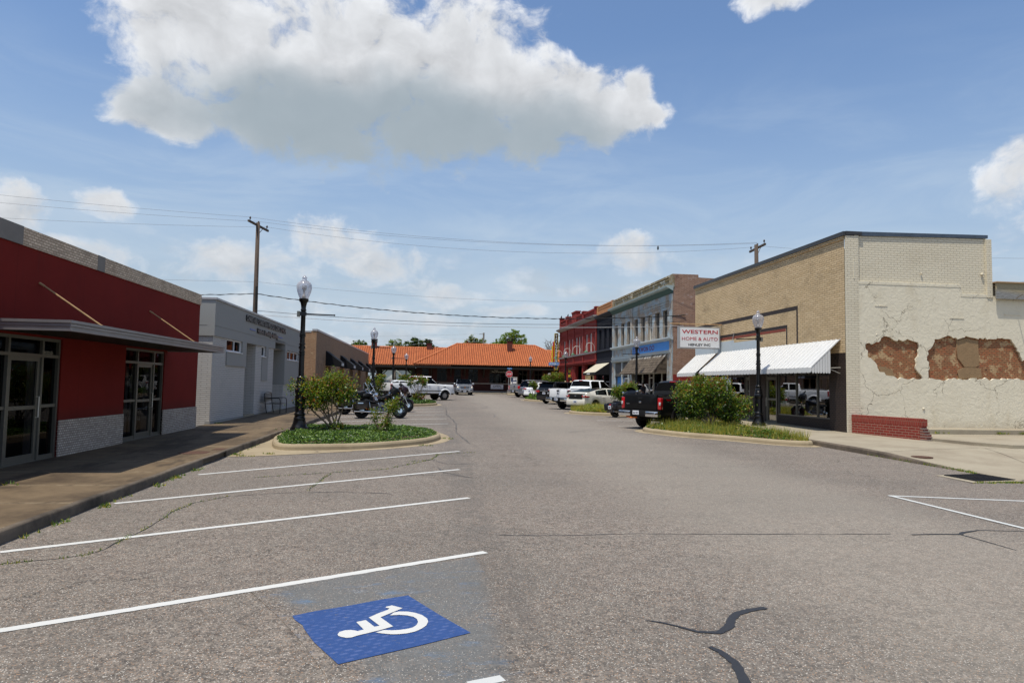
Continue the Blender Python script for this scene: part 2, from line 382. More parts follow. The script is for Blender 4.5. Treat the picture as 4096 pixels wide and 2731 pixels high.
def m_concrete(name, a, b, d, joint=0, bscale=25, rough=.85, stain=.5):
    m, t = material(name); p = t.pos()
    n = t.noise(p, .7, 7, .68); n2 = t.noise(p, 5, 6, .7); f = t.noise(p, 60, 3, .7)
    c = t.mix(n2, a, b); c = t.mix(t.math('MULTIPLY', t.step(n, .38, .72), stain), c, d)
    c = t.mix(t.math('MULTIPLY', f, .35), c, tuple(x*.6 for x in d[:3]))
    if joint:
        x, y, z = t.sep(p); q = t.math('ABSOLUTE', t.math('SUBTRACT', t.math('FRACT', t.math('DIVIDE', y, joint)), .5))
        lj = t.math('MULTIPLY', t.step(q, .07/joint, .02/joint), t.step(n2, .35, .6)); c = t.mix(t.math('MULTIPLY', lj, .5), c, (.38, .3, .19, 1)); j = t.step(q, .02/joint, .006/joint); c = t.mix(t.math('MULTIPLY', j, .85), c, (.035, .026, .02, 1))
        st = t.math('MULTIPLY', t.step(t.noise(t.vmath('MULTIPLY', p, (1.2, .3, 1)), 1.1, 7, .75), .5, .62), .6); c = t.mix(st, c, (.035, .025, .017, 1)); rs = t.step(t.noise(t.vmath('ADD', p, (9, 5, 0)), .45, 5, .7), .6, .72); c = t.mix(t.math('MULTIPLY', rs, .4), c, (.26, .14, .06, 1))
    fin(t, c, rough, t.bump(f, .35, .004), spec=.3); return m
def m_paintline(name, col, worn=.45):
    m, t = material(name); p = t.pos(); f = t.noise(p, 55, 5, .8); n = t.noise(p, 3, 4, .7)
    a = t.math('GREATER_THAN', t.math('ADD', f, t.math('MULTIPLY', n, .35)), worn)
    c = t.mix(a, (.17, .155, .14, 1), t.mix(n, tuple(x*.9 for x in col), col))
    fin(t, c, .75, t.bump(f, .4, .003)); return m
def m_stucco_wall():
    m, t = material('cream_stucco'); v = t.wallc()
    n = t.noise(v, 1.1, 6, .6, .5); n2 = t.noise(v, 6, 5, .6, .8); f = t.noise(v, 40, 4, .7)
    c = t.mix(n, (.62, .565, .44, 1), (.73, .675, .54, 1))
    c = t.mix(t.math('MULTIPLY', t.step(t.noise(t.vmath('MULTIPLY', v, (1.2, .45, 1)), 1.4, 6, .7), .5, .78), .4), c, (.42, .34, .21, 1))
    x, z, _ = t.sep(v); low = t.math('MULTIPLY', t.step(t.math('ADD', z, t.math('MULTIPLY', n2, -.9)), .55, -.1), .5)
    c = t.mix(low, c, (.4, .33, .22, 1))
    # hairline cracks
    cr = t.new('ShaderNodeTexVoronoi', feature='DISTANCE_TO_EDGE'); t.put(cr.inputs['Vector'], t.vmath('ADD', v, t.vmath('SCALE', t.noise(v, 1.7, 5, .6, out=1)))); cr.inputs['Scale'].default_value = .55
    cr.inputs['Vector'].links[0].from_node.inputs[1].links[0].from_node.inputs[3].default_value = .9
    k = t.math('MULTIPLY', t.step(cr.outputs[0], .010, .002), t.step(t.noise(v, .5, 3), .42, .5)); c = t.mix(t.math('MULTIPLY', k, .85), c, (.22, .19, .14, 1))
    h = t.math('ADD', t.math('MULTIPLY', n2, 1.0), t.math('MULTIPLY', f, .25))
    fin(t, c, .9, t.bump(h, .8, .022), spec=.15); return m
def m_tile(k=1, nm='terracotta_tile'):
    m, t = material(nm); p = t.pos(); x, y, z = t.sep(p)
    cell = t.xyz(t.math('FLOOR', t.math('DIVIDE', x, .286)), t.math('FLOOR', t.math('DIVIDE', y, .31)), 0.0)
    w = t.new('ShaderNodeTexWhiteNoise', noise_dimensions='3D'); t.put(w.inputs[0], cell)
    n = t.noise(p, 3, 5, .7)
    c = t.mix(w.outputs[0], tuple(q*k for q in (.42, .12, .035)), tuple(q*k for q in (.52, .165, .052))); c = t.mix(t.math('MULTIPLY', n, .3), c, tuple(q*k for q in (.42, .14, .065)))
    fin(t, c, .75, t.bump(t.noise(p, 40, 3), .2, .004)); return m
def m_leaf(name, col, tr=.45, var=.3):
    m, t = material(name); g = t.objc(); n = t.noise(g, 25, 2, .5)
    c = t.mix(n, tuple(x*(1-var) for x in col), tuple(x*(1+var) for x in col))
    fin(t, c, .42, None, spec=.45)
    tl = t.new('ShaderNodeBsdfTranslucent'); t.put(tl.inputs[0], t.mix(.5, c, tuple(min(1, x*1.7) for x in (col[0]*1.2, col[1], col[2]*.5))))
    mx = t.new('ShaderNodeMixShader'); mx.inputs[0].default_value = tr; t.put(mx.inputs[1], t.b.outputs[0]); t.put(mx.inputs[2], tl.outputs[0])
    t.nt.links.new(mx.outputs[0], t.o.inputs[0]); return m
def m_bark(name, a, b):
    m, t = material(name); p = t.objc(); n = t.noise(t.vmath('MULTIPLY', p, (8, 8, 2)), 3, 5, .7)
    fin(t, t.mix(n, a, b), .9, t.bump(n, .5, .01)); return m
def m_wood(name, a, b, axis=(1, 1, 12), scale=3, rough=.85, wc=None):
    m, t = material(name); p = t.pos(); n = t.noise(t.vmath('MULTIPLY', p, axis), scale, 6, .65, .4)
    n2 = t.noise(p, 1.5, 4, .6); c = t.mix(t.step(n, .35, .7), a, b)
    if wc: c = t.mix(t.step(n2, .5, .7), c, wc)
    fin(t, c, rough, t.bump(n, .4, .006)); return m
def m_shingle():
    m, t = material('weathered_shingle'); v = t.pos(); x, y, z = t.sep(v)
    cell = t.xyz(t.math('FLOOR', t.math('DIVIDE', y, .16)), t.math('FLOOR', t.math('DIVIDE', z, .17)), 0.0)
    w = t.new('ShaderNodeTexWhiteNoise', noise_dimensions='3D'); t.put(w.inputs[0], cell)
    n = t.noise(t.vmath('MULTIPLY', v, (3, 18, 3)), 2, 5, .7)
    c = t.mix(w.outputs[0], (.045, .032, .022, 1), (.15, .115, .08, 1)); c = t.mix(t.math('MULTIPLY', n, .6), c, (.08, .06, .042, 1))
    top = t.math('MULTIPLY', t.step(z, 3.8, 4.05), t.math('GREATER_THAN', w.outputs[0], .45)); c = t.mix(t.math('MULTIPLY', top, .8), c, (.5, .49, .46, 1))
    fin(t, c, .9, t.bump(n, .5, .01)); return m
def m_plywood():
    m, t = material('weathered_plywood'); p = t.pos(); x, y, z = t.sep(p)
    w = t.new('ShaderNodeTexWave', wave_type='RINGS', rings_direction='Y'); t.put(w.inputs['Vector'], t.vmath('MULTIPLY', t.vmath('SUBTRACT', p, (22.3, 24, 5.3)), (.5, 1, 2.4)))
    w.inputs['Scale'].default_value = 5; w.inputs['Distortion'].default_value = 9; w.inputs['Detail'].default_value = 3; w.inputs['Detail Scale'].default_value = 1.2
    c = t.mix(t.step(w.outputs[1], .3, .7), (.22, .18, .11, 1), (.36, .31, .2, 1))
    low = t.math('MULTIPLY', t.step(t.math('ADD', z, t.math('MULTIPLY', t.math('SUBTRACT', x, 21.5), .12)), 5.98, 5.7), .65); c = t.mix(low, c, t.mix(w.outputs[1], (.05, .06, .08, 1), (.32, .36, .42, 1)))
    fin(t, c, .85, t.bump(w.outputs[1], .3, .004)); return m
def m_wheelwell():
    return plain('black_underbody', (.012, .012, .012), .9, var=.2)

A = {}
A['asphalt'] = m_asphalt()
A['soil'] = plain('soil', (.16, .12, .08), .95, var=.4, scale=3, bump=.6)
A['field'] = plain('rough_grass_field', (.10, .12, .05), .95, var=.4, scale=1, bump=.6)
A['walk_l'] = m_concrete('stained_brown_concrete', (.125, .088, .052, 1), (.215, .155, .092, 1), (.04, .026, .016, 1), joint=1.52, stain=.85)
A['walk_r'] = m_concrete('tan_concrete', (.30, .262, .195, 1), (.39, .345, .26, 1), (.19, .15, .105, 1), joint=0, stain=.5)
A['kerb'] = m_concrete('kerb_concrete', (.30, .24, .15, 1), (.42, .345, .23, 1), (.15, .11, .07, 1), stain=.45)
A['kerb_dark'] = m_concrete('dark_kerb_concrete', (.1, .08, .06, 1), (.24, .19, .14, 1), (.025, .02, .016, 1), stain=.9)  # darker, strongly mottled concrete for street kerbs and pavement joints
A['line'] = m_paintline('white_road_paint', (.55, .55, .53), .475)
A['line_old'] = m_paintline('worn_white_road_paint', (.5, .51, .5), .52)
A['tar'] = plain('tar_sealant', (.022, .022, .024), .5, var=.3, scale=20, bump=.4)
A['blue_pad'] = None
def m_bluepad():
    m, t = material('blue_parking_pad'); p = t.pos()
    q = t.vmath('ADD', t.new('ShaderNodeMapping').outputs[0], (0, 0, 0)); mp = q.node.inputs[0].links[0].from_node
    t.put(mp.inputs[0], p); mp.inputs[2].default_value = (0, 0, R(-27))
    x, y, z = t.sep(q); yr = t.math('DIVIDE', y, .052); row = t.math('FLOOR', yr)
    xs = t.math('ADD', t.math('DIVIDE', x, .105), t.math('MULTIPLY', row, .5))
    fx = t.math('ABSOLUTE', t.math('SUBTRACT', t.math('FRACT', xs), .5)); fy = t.math('ABSOLUTE', t.math('SUBTRACT', t.math('FRACT', yr), .5))
    d = t.math('MULTIPLY', t.math('MULTIPLY', t.step(fx, .36, .16), t.step(fy, .36, .14)), t.step(t.noise(p, 7, 4, .7), .38, .6)); n = t.noise(p, 90, 3, .7)
    c = t.mix(t.noise(p, 12, 4, .6), (.010, .040, .155, 1), (.018, .062, .215, 1))
    c = t.mix(t.math('MULTIPLY', d, t.math('MULTIPLY', n, .42)), c, (.2, .24, .45, 1)); c = t.mix(t.math('MULTIPLY', t.step(t.noise(p, 26, 5, .8), .60, .68), .7), c, (.15, .14, .13, 1))
    fin(t, c, .55, t.bump(t.math('ADD', d, n), .3, .004)); return m
A['blue_pad'] = m_bluepad()
def m_bluestain():
    m, t = material('worn_blue_paint_on_asphalt'); p = t.pos()
    f = t.noise(p, 38, 4, .75); vd = t.vor(p, 95); s = t.sep(t.vor(p, 95, out=1))
    c = t.mix(f, (.085, .085, .086, 1), (.21, .205, .2, 1))
    c = t.mix(t.math('MULTIPLY', t.math('GREATER_THAN', s[0], .87), t.step(vd, .55, .3)), c, (.5, .47, .42, 1))
    n = t.step(t.noise(t.vmath('MULTIPLY', p, (1, 2, 1)), 2.6, 7, .72), .52, .72)
    c = t.mix(t.math('MULTIPLY', n, .42), c, (.09, .2, .36, 1))
    fin(t, c, .86, t.bump(t.math('ADD', t.math('MULTIPLY', vd, -.7), f), .55, .006), spec=.3); return m
A['blue_stain'] = m_asphalt(True)
def m_redwall():
    m, t = material('deep_red_stucco'); v = t.wallc(); n = t.noise(v, .9, 6, .65); sk = t.noise(t.vmath('MULTIPLY', v, (7, .5, 1)), 1, 5, .7)
    c = t.mix(n, (.125, .010, .008, 1), (.205, .019, .013, 1)); x, z, _ = t.sep(v)
    up = t.step(z, 3.0, 4.3); c = t.mix(t.math('MULTIPLY', t.math('MULTIPLY', t.step(sk, .5, .75), up), .45), c, (.07, .018, .014, 1))
    c = t.mix(t.math('MULTIPLY', t.step(t.noise(v, 3.2, 6, .75), .6, .72), .25), c, (.27, .05, .035, 1)); c = t.mix(t.math('MULTIPLY', t.step(z, 1.35, 1.0), .35), c, (.06, .02, .015, 1))
    q = t.math('ABSOLUTE', t.math('SUBTRACT', t.math('FRACT', t.math('DIVIDE', x, 2.44)), .5)); c = t.mix(t.math('MULTIPLY', t.step(q, .006, .001), .3), c, (.05, .008, .006, 1))
    fin(t, c, .88, t.bump(t.noise(v, 30, 5, .65), .4, .006), spec=.15); return m
A['red_stucco'] = m_redwall()
A['mosaic'] = brick('pale_mosaic_tile', (.8, .64, .48, 1), (.5, .39, .29, 1), (.3, .21, .14, 1), .12, .055, .008, wear=[((.42, .4, .37), 1.2, .66, .7)], bump=.4, var=.2, dirt=.4)
A['plinth'] = brick('pebble_plinth_tile', (.72, .66, .59, 1), (.40, .35, .31, 1), (.26, .21, .18, 1), .075, .05, .012, bump=.7, var=.3, dirt=.3)
A['alum'] = plain('anodised_aluminium', (.17, .165, .145), .42, .6, var=.1)
A['alum_l'] = plain('pale_aluminium', (.58, .56, .5), .5, .3, var=.1)
A['galv'] = plain('galvanised_fascia', (.30, .29, .29), .4, .6, var=.2, scale=3)
A['glass'] = glass('shop_window_glass', clear=.45)
A['glass_b'] = glass('clear_pane', clear=.75)
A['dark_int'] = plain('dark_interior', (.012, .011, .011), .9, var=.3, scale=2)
A['curtain'] = plain('curtain_cloth', (.33, .27, .27), .9, var=.2, scale=3)
A['rust_rod'] = plain('rusty_rod', (.42, .27, .14), .7, .2, var=.4, scale=8)
A['eifs'] = plain('grey_render', (.285, .285, .275), .85, var=.05, scale=1, bump=.2, bscale=80)
A['white_brick'] = brick('white_painted_brick', (.53, .515, .495, 1), (.50, .485, .465, 1), (.36, .35, .335, 1), .4, .07, .011, bump=.9, var=.08, dirt=.12)
A['coping'] = plain('metal_coping', (.42, .41, .41), .45, .5, var=.1)
A['black_letter'] = plain('black_letter_plastic', (.012, .012, .013), .4)
A['blue_bar'] = plain('blue_strip', (.05, .12, .45), .4)
A['white_vinyl'] = plain('white_window_frame', (.72, .73, .74), .5)
A['brown_brick'] = brick('brown_clinker_brick', (.42, .23, .12, 1), (.30, .15, .075, 1), (.33, .26, .18, 1), .215, .075, .012, wear=[((.5, .36, .22), 5, .55, .7)], var=.5)
A['brown_wall'] = brick('brown_pitted_brick', (.33, .215, .14, 1), (.28, .18, .12, 1), (.25, .165, .115, 1), .3, .075, .008, var=.3, bump=.3)
A['awning_black'] = plain('black_awning_fabric', (.012, .012, .014), .7, bump=.2)
A['white_print'] = plain('white_print', (.75, .75, .75), .6)
A['slit_brown'] = plain('slit_brown', (.09, .035, .022), .7)
A['tan_pil'] = plain('tan_pilaster', (.42, .28, .17), .85, var=.15)
A['tile'] = m_tile(); A['tile_valley'] = m_tile(.25, 'tile_valley_dirt_and_shade')  # valley tiles darker: dirt, plus shade painted in to bring out the barrels
A['station_brick'] = brick('dark_red_station_brick', (.055, .016, .014, 1), (.042, .012, .011, 1), (.04, .02, .018, 1), var=.3, bump=.3)
A['chimney_brick'] = brick('chimney_brick', (.16, .04, .03, 1), (.13, .03, .024, 1), (.1, .06, .05, 1), var=.3)
A['dark_trim'] = plain('dark_green_brown_trim', (.028, .026, .022), .6)
A['stone'] = plain('grey_sill_stone', (.22, .2, .18), .85, var=.25, scale=3, bump=.3)
A['white_board'] = m_wood('white_siding', (.68, .69, .7, 1), (.78, .79, .8, 1), (1, 1, 14))
A['soffit'] = plain('cream_soffit', (.36, .29, .2), .8)
A['red_brick_paint'] = brick('red_painted_brick', (.28, .038, .032, 1), (.235, .031, .027, 1), (.16, .023, .02, 1), var=.18, bump=.5, dirt=.15)
A['red_paint'] = plain('red_paint', (.26, .036, .03), .7, var=.1)
A['grey_cornice'] = plain('grey_cornice_paint', (.27, .26, .26), .7, var=.15)
A['white_trim'] = plain('white_trim', (.6, .6, .59), .5, var=.06)
A['navy_brick'] = brick('navy_painted_brick', (.015, .017, .026, 1), (.012, .014, .022, 1), (.011, .012, .018, 1), var=.2, bump=.5, dirt=.1)
A['navy'] = plain('navy_paint', (.02, .023, .034), .6)
A['orange_brick'] = brick('orange_brick', (.56, .25, .10, 1), (.46, .18, .07, 1), (.42, .27, .16, 1), var=.2)
A['pale_blue_brick'] = brick('peeling_blue_painted_brick', (.42, .35, .28, 1), (.33, .27, .22, 1), (.36, .33, .29, 1),
     wear=[((.36, .43, .47), .8, .44, .54), ((.52, .5, .45), 2.2, .55, .63), ((.25, .15, .1), .9, .62, .7)], var=.5, dirt=.45)
A['tan_brick_worn'] = brick('worn_tan_parapet_brick', (.36, .29, .17, 1), (.27, .2, .11, 1), (.2, .17, .13, 1),
     wear=[((.5, .5, .46), 2.2, .52, .62), ((.12, .1, .08), 1.5, .6, .72)], var=.6, dirt=.6)
A['side_brick'] = brick('old_side_wall_brick', (.36, .2, .14, 1), (.24, .12, .085, 1), (.46, .36, .27, 1),
     wear=[((.42, .33, .3), 2.5, .56, .68), ((.12, .05, .04), 1.1, .6, .7)], var=.5, dirt=.3)
A['pier_brick'] = brick('tan_pier_brick', (.5, .36, .2, 1), (.42, .29, .19, 1), (.42, .36, .28, 1), wear=[((.5, .44, .38), 3, .55, .68)], var=.4, dirt=.3)
A['blue_trim'] = m_wood('peeling_pale_blue_trim', (.36, .42, .45, 1), (.44, .49, .52, 1), (1, 3, 3), 4, wc=(.46, .44, .4, 1))
A['green_cornice'] = plain('pale_green_cornice', (.32, .38, .37), .7, var=.2, scale=2)
A['green_dark'] = plain('dark_green_soffit', (.07, .12, .11), .8)
A['blue_panel'] = plain('bright_blue_sign_paint', (.07, .26, .62), .6, var=.1, scale=2)
A['maroon'] = plain('maroon_sign_paint', (.13, .02, .04), .6)
A['boarded'] = m_wood('boarded_window', (.05, .045, .04, 1), (.14, .135, .13, 1), (4, 4, 1), 4)
A['shingle'] = m_shingle()
A['yellow_brick'] = brick('buff_yellow_brick', (.72, .545, .33, 1), (.60, .44, .25, 1), (.33, .24, .15, 1), .33, .085, .013,
     wear=[((.34, .23, .12), .9, .62, .72)], var=.4, bump=.8, dirt=.35)
A['black_brick'] = brick('dark_glazed_brick', (.035, .024, .022, 1), (.024, .018, .018, 1), (.075, .06, .052, 1), .2, .07, .008, var=.3, bump=.3, dirt=.05, rough=.5)
A['cream_brick'] = brick('cream_painted_brick', (.69, .63, .495, 1), (.66, .60, .47, 1), (.53, .475, .36, 1), .26, .088, .009, var=.12, bump=1.0, dirt=.2, stain=(.33, .26, .16, 1))
A['stucco'] = m_stucco_wall()
A['bare_brick'] = brick('exposed_old_brick', (.5, .17, .075, 1), (.38, .24, .12, 1), (.2, .13, .075, 1), .21, .072, .02,
     wear=[((.52, .36, .2), 3, .52, .6), ((.33, .09, .05), 6, .58, .66), ((.36, .34, .35), 9, .7, .74), ((.10, .05, .03), 5, .6, .66)], var=.8, bump=1.0)
A['old_mortar'] = plain('brown_mortar_patch', (.27, .18, .10), .95, var=.25, scale=4, bump=.7, bscale=25, dist=.02)
A['red_low_brick'] = brick('low_red_brick', (.27, .042, .03, 1), (.2, .035, .026, 1), (.32, .24, .18, 1), .26, .088, .009, var=.3, dirt=.12)
A['red_soldier'] = brick('red_soldier_course', (.3, .05, .035, 1), (.23, .038, .028, 1), (.24, .15, .11, 1), .07, .3, .008, var=.3, dirt=.1)
A['awn_white'] = plain('white_corrugated_metal', (.58, .58, .57), .45, .0, var=.08, scale=3)
A['awn_seam'] = plain('awning_seam_painted_shade', (.06, .06, .06), .6); A['tin_blue'] = plain('pale_blue_tin', (.45, .51, .55), .6, var=.1)  # awning seam: dark colour paints in the shadow of the grooves between ribs
A['tarpaper'] = plain('black_roof_edge', (.03, .03, .033), .45, var=.5, scale=4)
A['bluish_flash'] = plain('blue_grey_flashing', (.07, .09, .12), .35, .4, var=.5, scale=3)
A['sign_white'] = plain('sign_white_plastic', (.72, .73, .74), .35, var=.03)
A['sign_red'] = plain('sign_red', (.42, .01, .02), .4)
A['sign_frame'] = plain('sign_frame_metal', (.4, .4, .4), .4, .5)
A['post_black'] = plain('gloss_black_post', (.004, .004, .0045), .3, 0, var=.2, spec=.4)
A['plywood'] = m_plywood()
A['pole_wood'] = m_bark('pole_wood', (.035, .024, .018, 1), (.1, .07, .052, 1))
A['porcelain'] = plain('brown_insulator', (.05, .03, .025), .3)
A['wire'] = plain('wire', (.03, .03, .032), .6); A['wire_thin'] = plain('weathered_aluminium_wire', (.22, .22, .23), .6)
A['wire_pale'] = plain('pale_wire', (.4, .4, .4), .5)
A['tan_canvas'] = plain('tan_canvas', (.5, .46, .36), .8, var=.1)
A['grate'] = plain('cast_iron', (.02, .02, .022), .6, .3, var=.3, scale=20)
A['rustplate'] = plain('rusty_plate', (.1, .055, .04), .8, .2, var=.4, scale=14, bump=.4)
A['white_roof'] = plain('grey_green_roof', (.14, .16, .14), .8)
A['bark'] = m_bark('myrtle_bark', (.13, .085, .055, 1), (.3, .22, .16, 1))
A['tbark'] = m_bark('tree_bark', (.07, .055, .04, 1), (.16, .13, .1, 1))
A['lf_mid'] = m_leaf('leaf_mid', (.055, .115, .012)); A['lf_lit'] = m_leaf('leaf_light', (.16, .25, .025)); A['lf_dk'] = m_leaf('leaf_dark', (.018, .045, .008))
A['lf_red'] = m_leaf('leaf_bronze', (.24, .075, .02)); A['lf_gold'] = m_leaf('leaf_gold', (.30, .27, .035))
A['iv_mid'] = m_leaf('vine_mid', (.06, .13, .016), .3); A['iv_lit'] = m_leaf('vine_light', (.17, .27, .045), .3); A['iv_dk'] = m_leaf('vine_dark', (.016, .045, .008), .3)
A['gr_lit'] = m_leaf('grass_yellow', (.36, .34, .06)); A['gr_mid'] = m_leaf('grass_green', (.10, .18, .03)); A['gr_br'] = m_leaf('grass_brown', (.2, .12, .06))
A['chrome'] = plain('chrome', (.75, .76, .78), .08, 1, var=.03, coords='obj')
A['steel'] = plain('dull_alloy', (.42, .42, .42), .35, .8, var=.1, coords='obj')
A['tyre'] = plain('tyre_rubber', (.016, .016, .016), .85, var=.3, scale=10, coords='obj', bump=.3)
A['well'] = m_wheelwell()
A['blk_plastic'] = plain('black_plastic', (.010, .010, .0105), .6, coords='obj')
A['carglass'] = glass('tinted_car_glass', (.3, .33, .34), .12, .01, 0)
A['carglass_c'] = glass('clear_car_glass', (.45, .62, .6), .55, .01, 0)
A['tail_red'] = plain('red_tail_lens', (.42, .008, .012), .12, 0, coat=1, coords='obj')
A['lens'] = plain('clear_lamp_lens', (.7, .71, .72), .1, .3, coat=1, coords='obj')
A['plate'] = plain('licence_plate', (.68, .7, .74), .4, coords='obj')
A['plate_ink'] = plain('plate_ink', (.03, .03, .06), .5)
A['amber'] = plain('amber_lens', (.6, .2, .02), .2, coords='obj')
A['orange_strap'] = plain('orange_cover', (.7, .15, .02), .6, coords='obj')
A['cp_white'] = carpaint('white_car_paint', (.8, .81, .82)); A['cp_cream'] = carpaint('cream_pearl_paint', (.66, .63, .55))
A['cp_black'] = carpaint('black_car_paint', (.004, .004, .0045), coat=.3, rough=.55, spec=.15); A['cp_silver'] = carpaint('silver_car_paint', (.42, .43, .45), .7)
A['cp_grey'] = carpaint('grey_car_paint', (.22, .225, .25), .6); A['cp_navy'] = carpaint('dark_blue_paint', (.005, .007, .013), coat=.3, spec=.15); A['cp_maroon'] = carpaint('black_cherry_paint', (.014, .004, .006), coat=.3, spec=.15)
A['leather'] = plain('black_leather', (.006, .006, .006), .6, coords='obj', bump=.2)
A['moto_black'] = carpaint('motorcycle_black', (.002, .002, .0022), coat=.15, rough=.5, spec=.08)
A['engine'] = plain('engine_metal', (.14, .14, .145), .3, .9, var=.3, scale=20, coords='obj')
A['skin'] = plain('skin', (.42, .24, .16), .6, coords='obj'); A['skin_dk'] = plain('brown_skin', (.17, .09, .06), .6, coords='obj')
A['hair'] = plain('dark_hair', (.015, .012, .010), .7, coords='obj'); A['straw'] = plain('straw_hat', (.52, .4, .22), .8, coords='obj')
A['sh_white'] = plain('white_shirt', (.65, .65, .66), .8, coords='obj'); A['sh_teal'] = plain('teal_shirt', (.02, .13, .2), .8, coords='obj'); A['sh_blk'] = plain('dark_shirt', (.03, .03, .04), .8, coords='obj')
A['denim'] = plain('denim', (.05, .07, .13), .85, coords='obj')
A['sign_stop'] = plain('stop_sign_red', (.5, .012, .02), .35); A['sign_blue'] = plain('street_sign_blue', (.06, .26, .62), .4)
A['neon_yellow'] = plain('yellow_sign_edge', (.7, .5, .02), .4); A['gloss_red'] = plain('sign_side_red', (.5, .03, .02), .4)
A['lamp_green'] = plain('green_enamel', (.03, .13, .06), .35)
A['wood_tan'] = m_wood('pale_door_wood', (.45, .33, .16, 1), (.52, .4, .22, 1))
A['banner'] = plain('banner_vinyl', (.55, .55, .6), .5); A['poster'] = plain('poster_navy', (.04, .06, .14), .5)
A['pigeon'] = plain('pigeon_grey', (.04, .04, .045), .8)
A['white_soffit'] = plain('white_blue_sheet', (.5, .58, .68), .5)
A['whiteish'] = plain('off_white_paint', (.6, .58, .52), .7, var=.15)
def m_globe():
    m, t = material('ribbed_acrylic_globe'); t.nt.nodes.remove(t.b)
    gl = t.new('ShaderNodeBsdfGlossy'); gl.inputs['Roughness'].default_value = .12; tr = t.new('ShaderNodeBsdfTransparent'); tr.inputs[0].default_value = (.82, .82, .86, 1)
    df = t.new('ShaderNodeBsdfTranslucent'); df.inputs[0].default_value = (.8, .8, .84, 1); d2 = t.new('ShaderNodeBsdfDiffuse'); d2.inputs[0].default_value = (.7, .7, .74, 1)
    lw = t.new('ShaderNodeLayerWeight'); lw.inputs[0].default_value = .35
    a = t.new('ShaderNodeMixShader'); a.inputs[0].default_value = .5; t.put(a.inputs[1], df.outputs[0]); t.put(a.inputs[2], d2.outputs[0])
    b = t.new('ShaderNodeMixShader'); t.put(b.inputs[0], t.math('ADD', t.math('MULTIPLY', lw.outputs[1], .5), .28, clamp=True)); t.put(b.inputs[1], tr.outputs[0]); t.put(b.inputs[2], a.outputs[0])
    c = t.new('ShaderNodeMixShader'); t.put(c.inputs[0], t.math('ADD', t.math('MULTIPLY', lw.outputs[0], .35), .05, clamp=True)); t.put(c.inputs[1], b.outputs[0]); t.put(c.inputs[2], gl.outputs[0])
    t.nt.links.new(c.outputs[0], t.o.inputs[0]); return m
A['globe'] = m_globe()
def m_headlamp():
    m, t = material('lit_headlamp'); fin(t, (.8, .75, .6, 1), .2); t.b.inputs['Emission Color'].default_value = (1, .86, .6, 1); t.b.inputs['Emission Strength'].default_value = 1.2; return m
A['headlamp'] = m_headlamp()
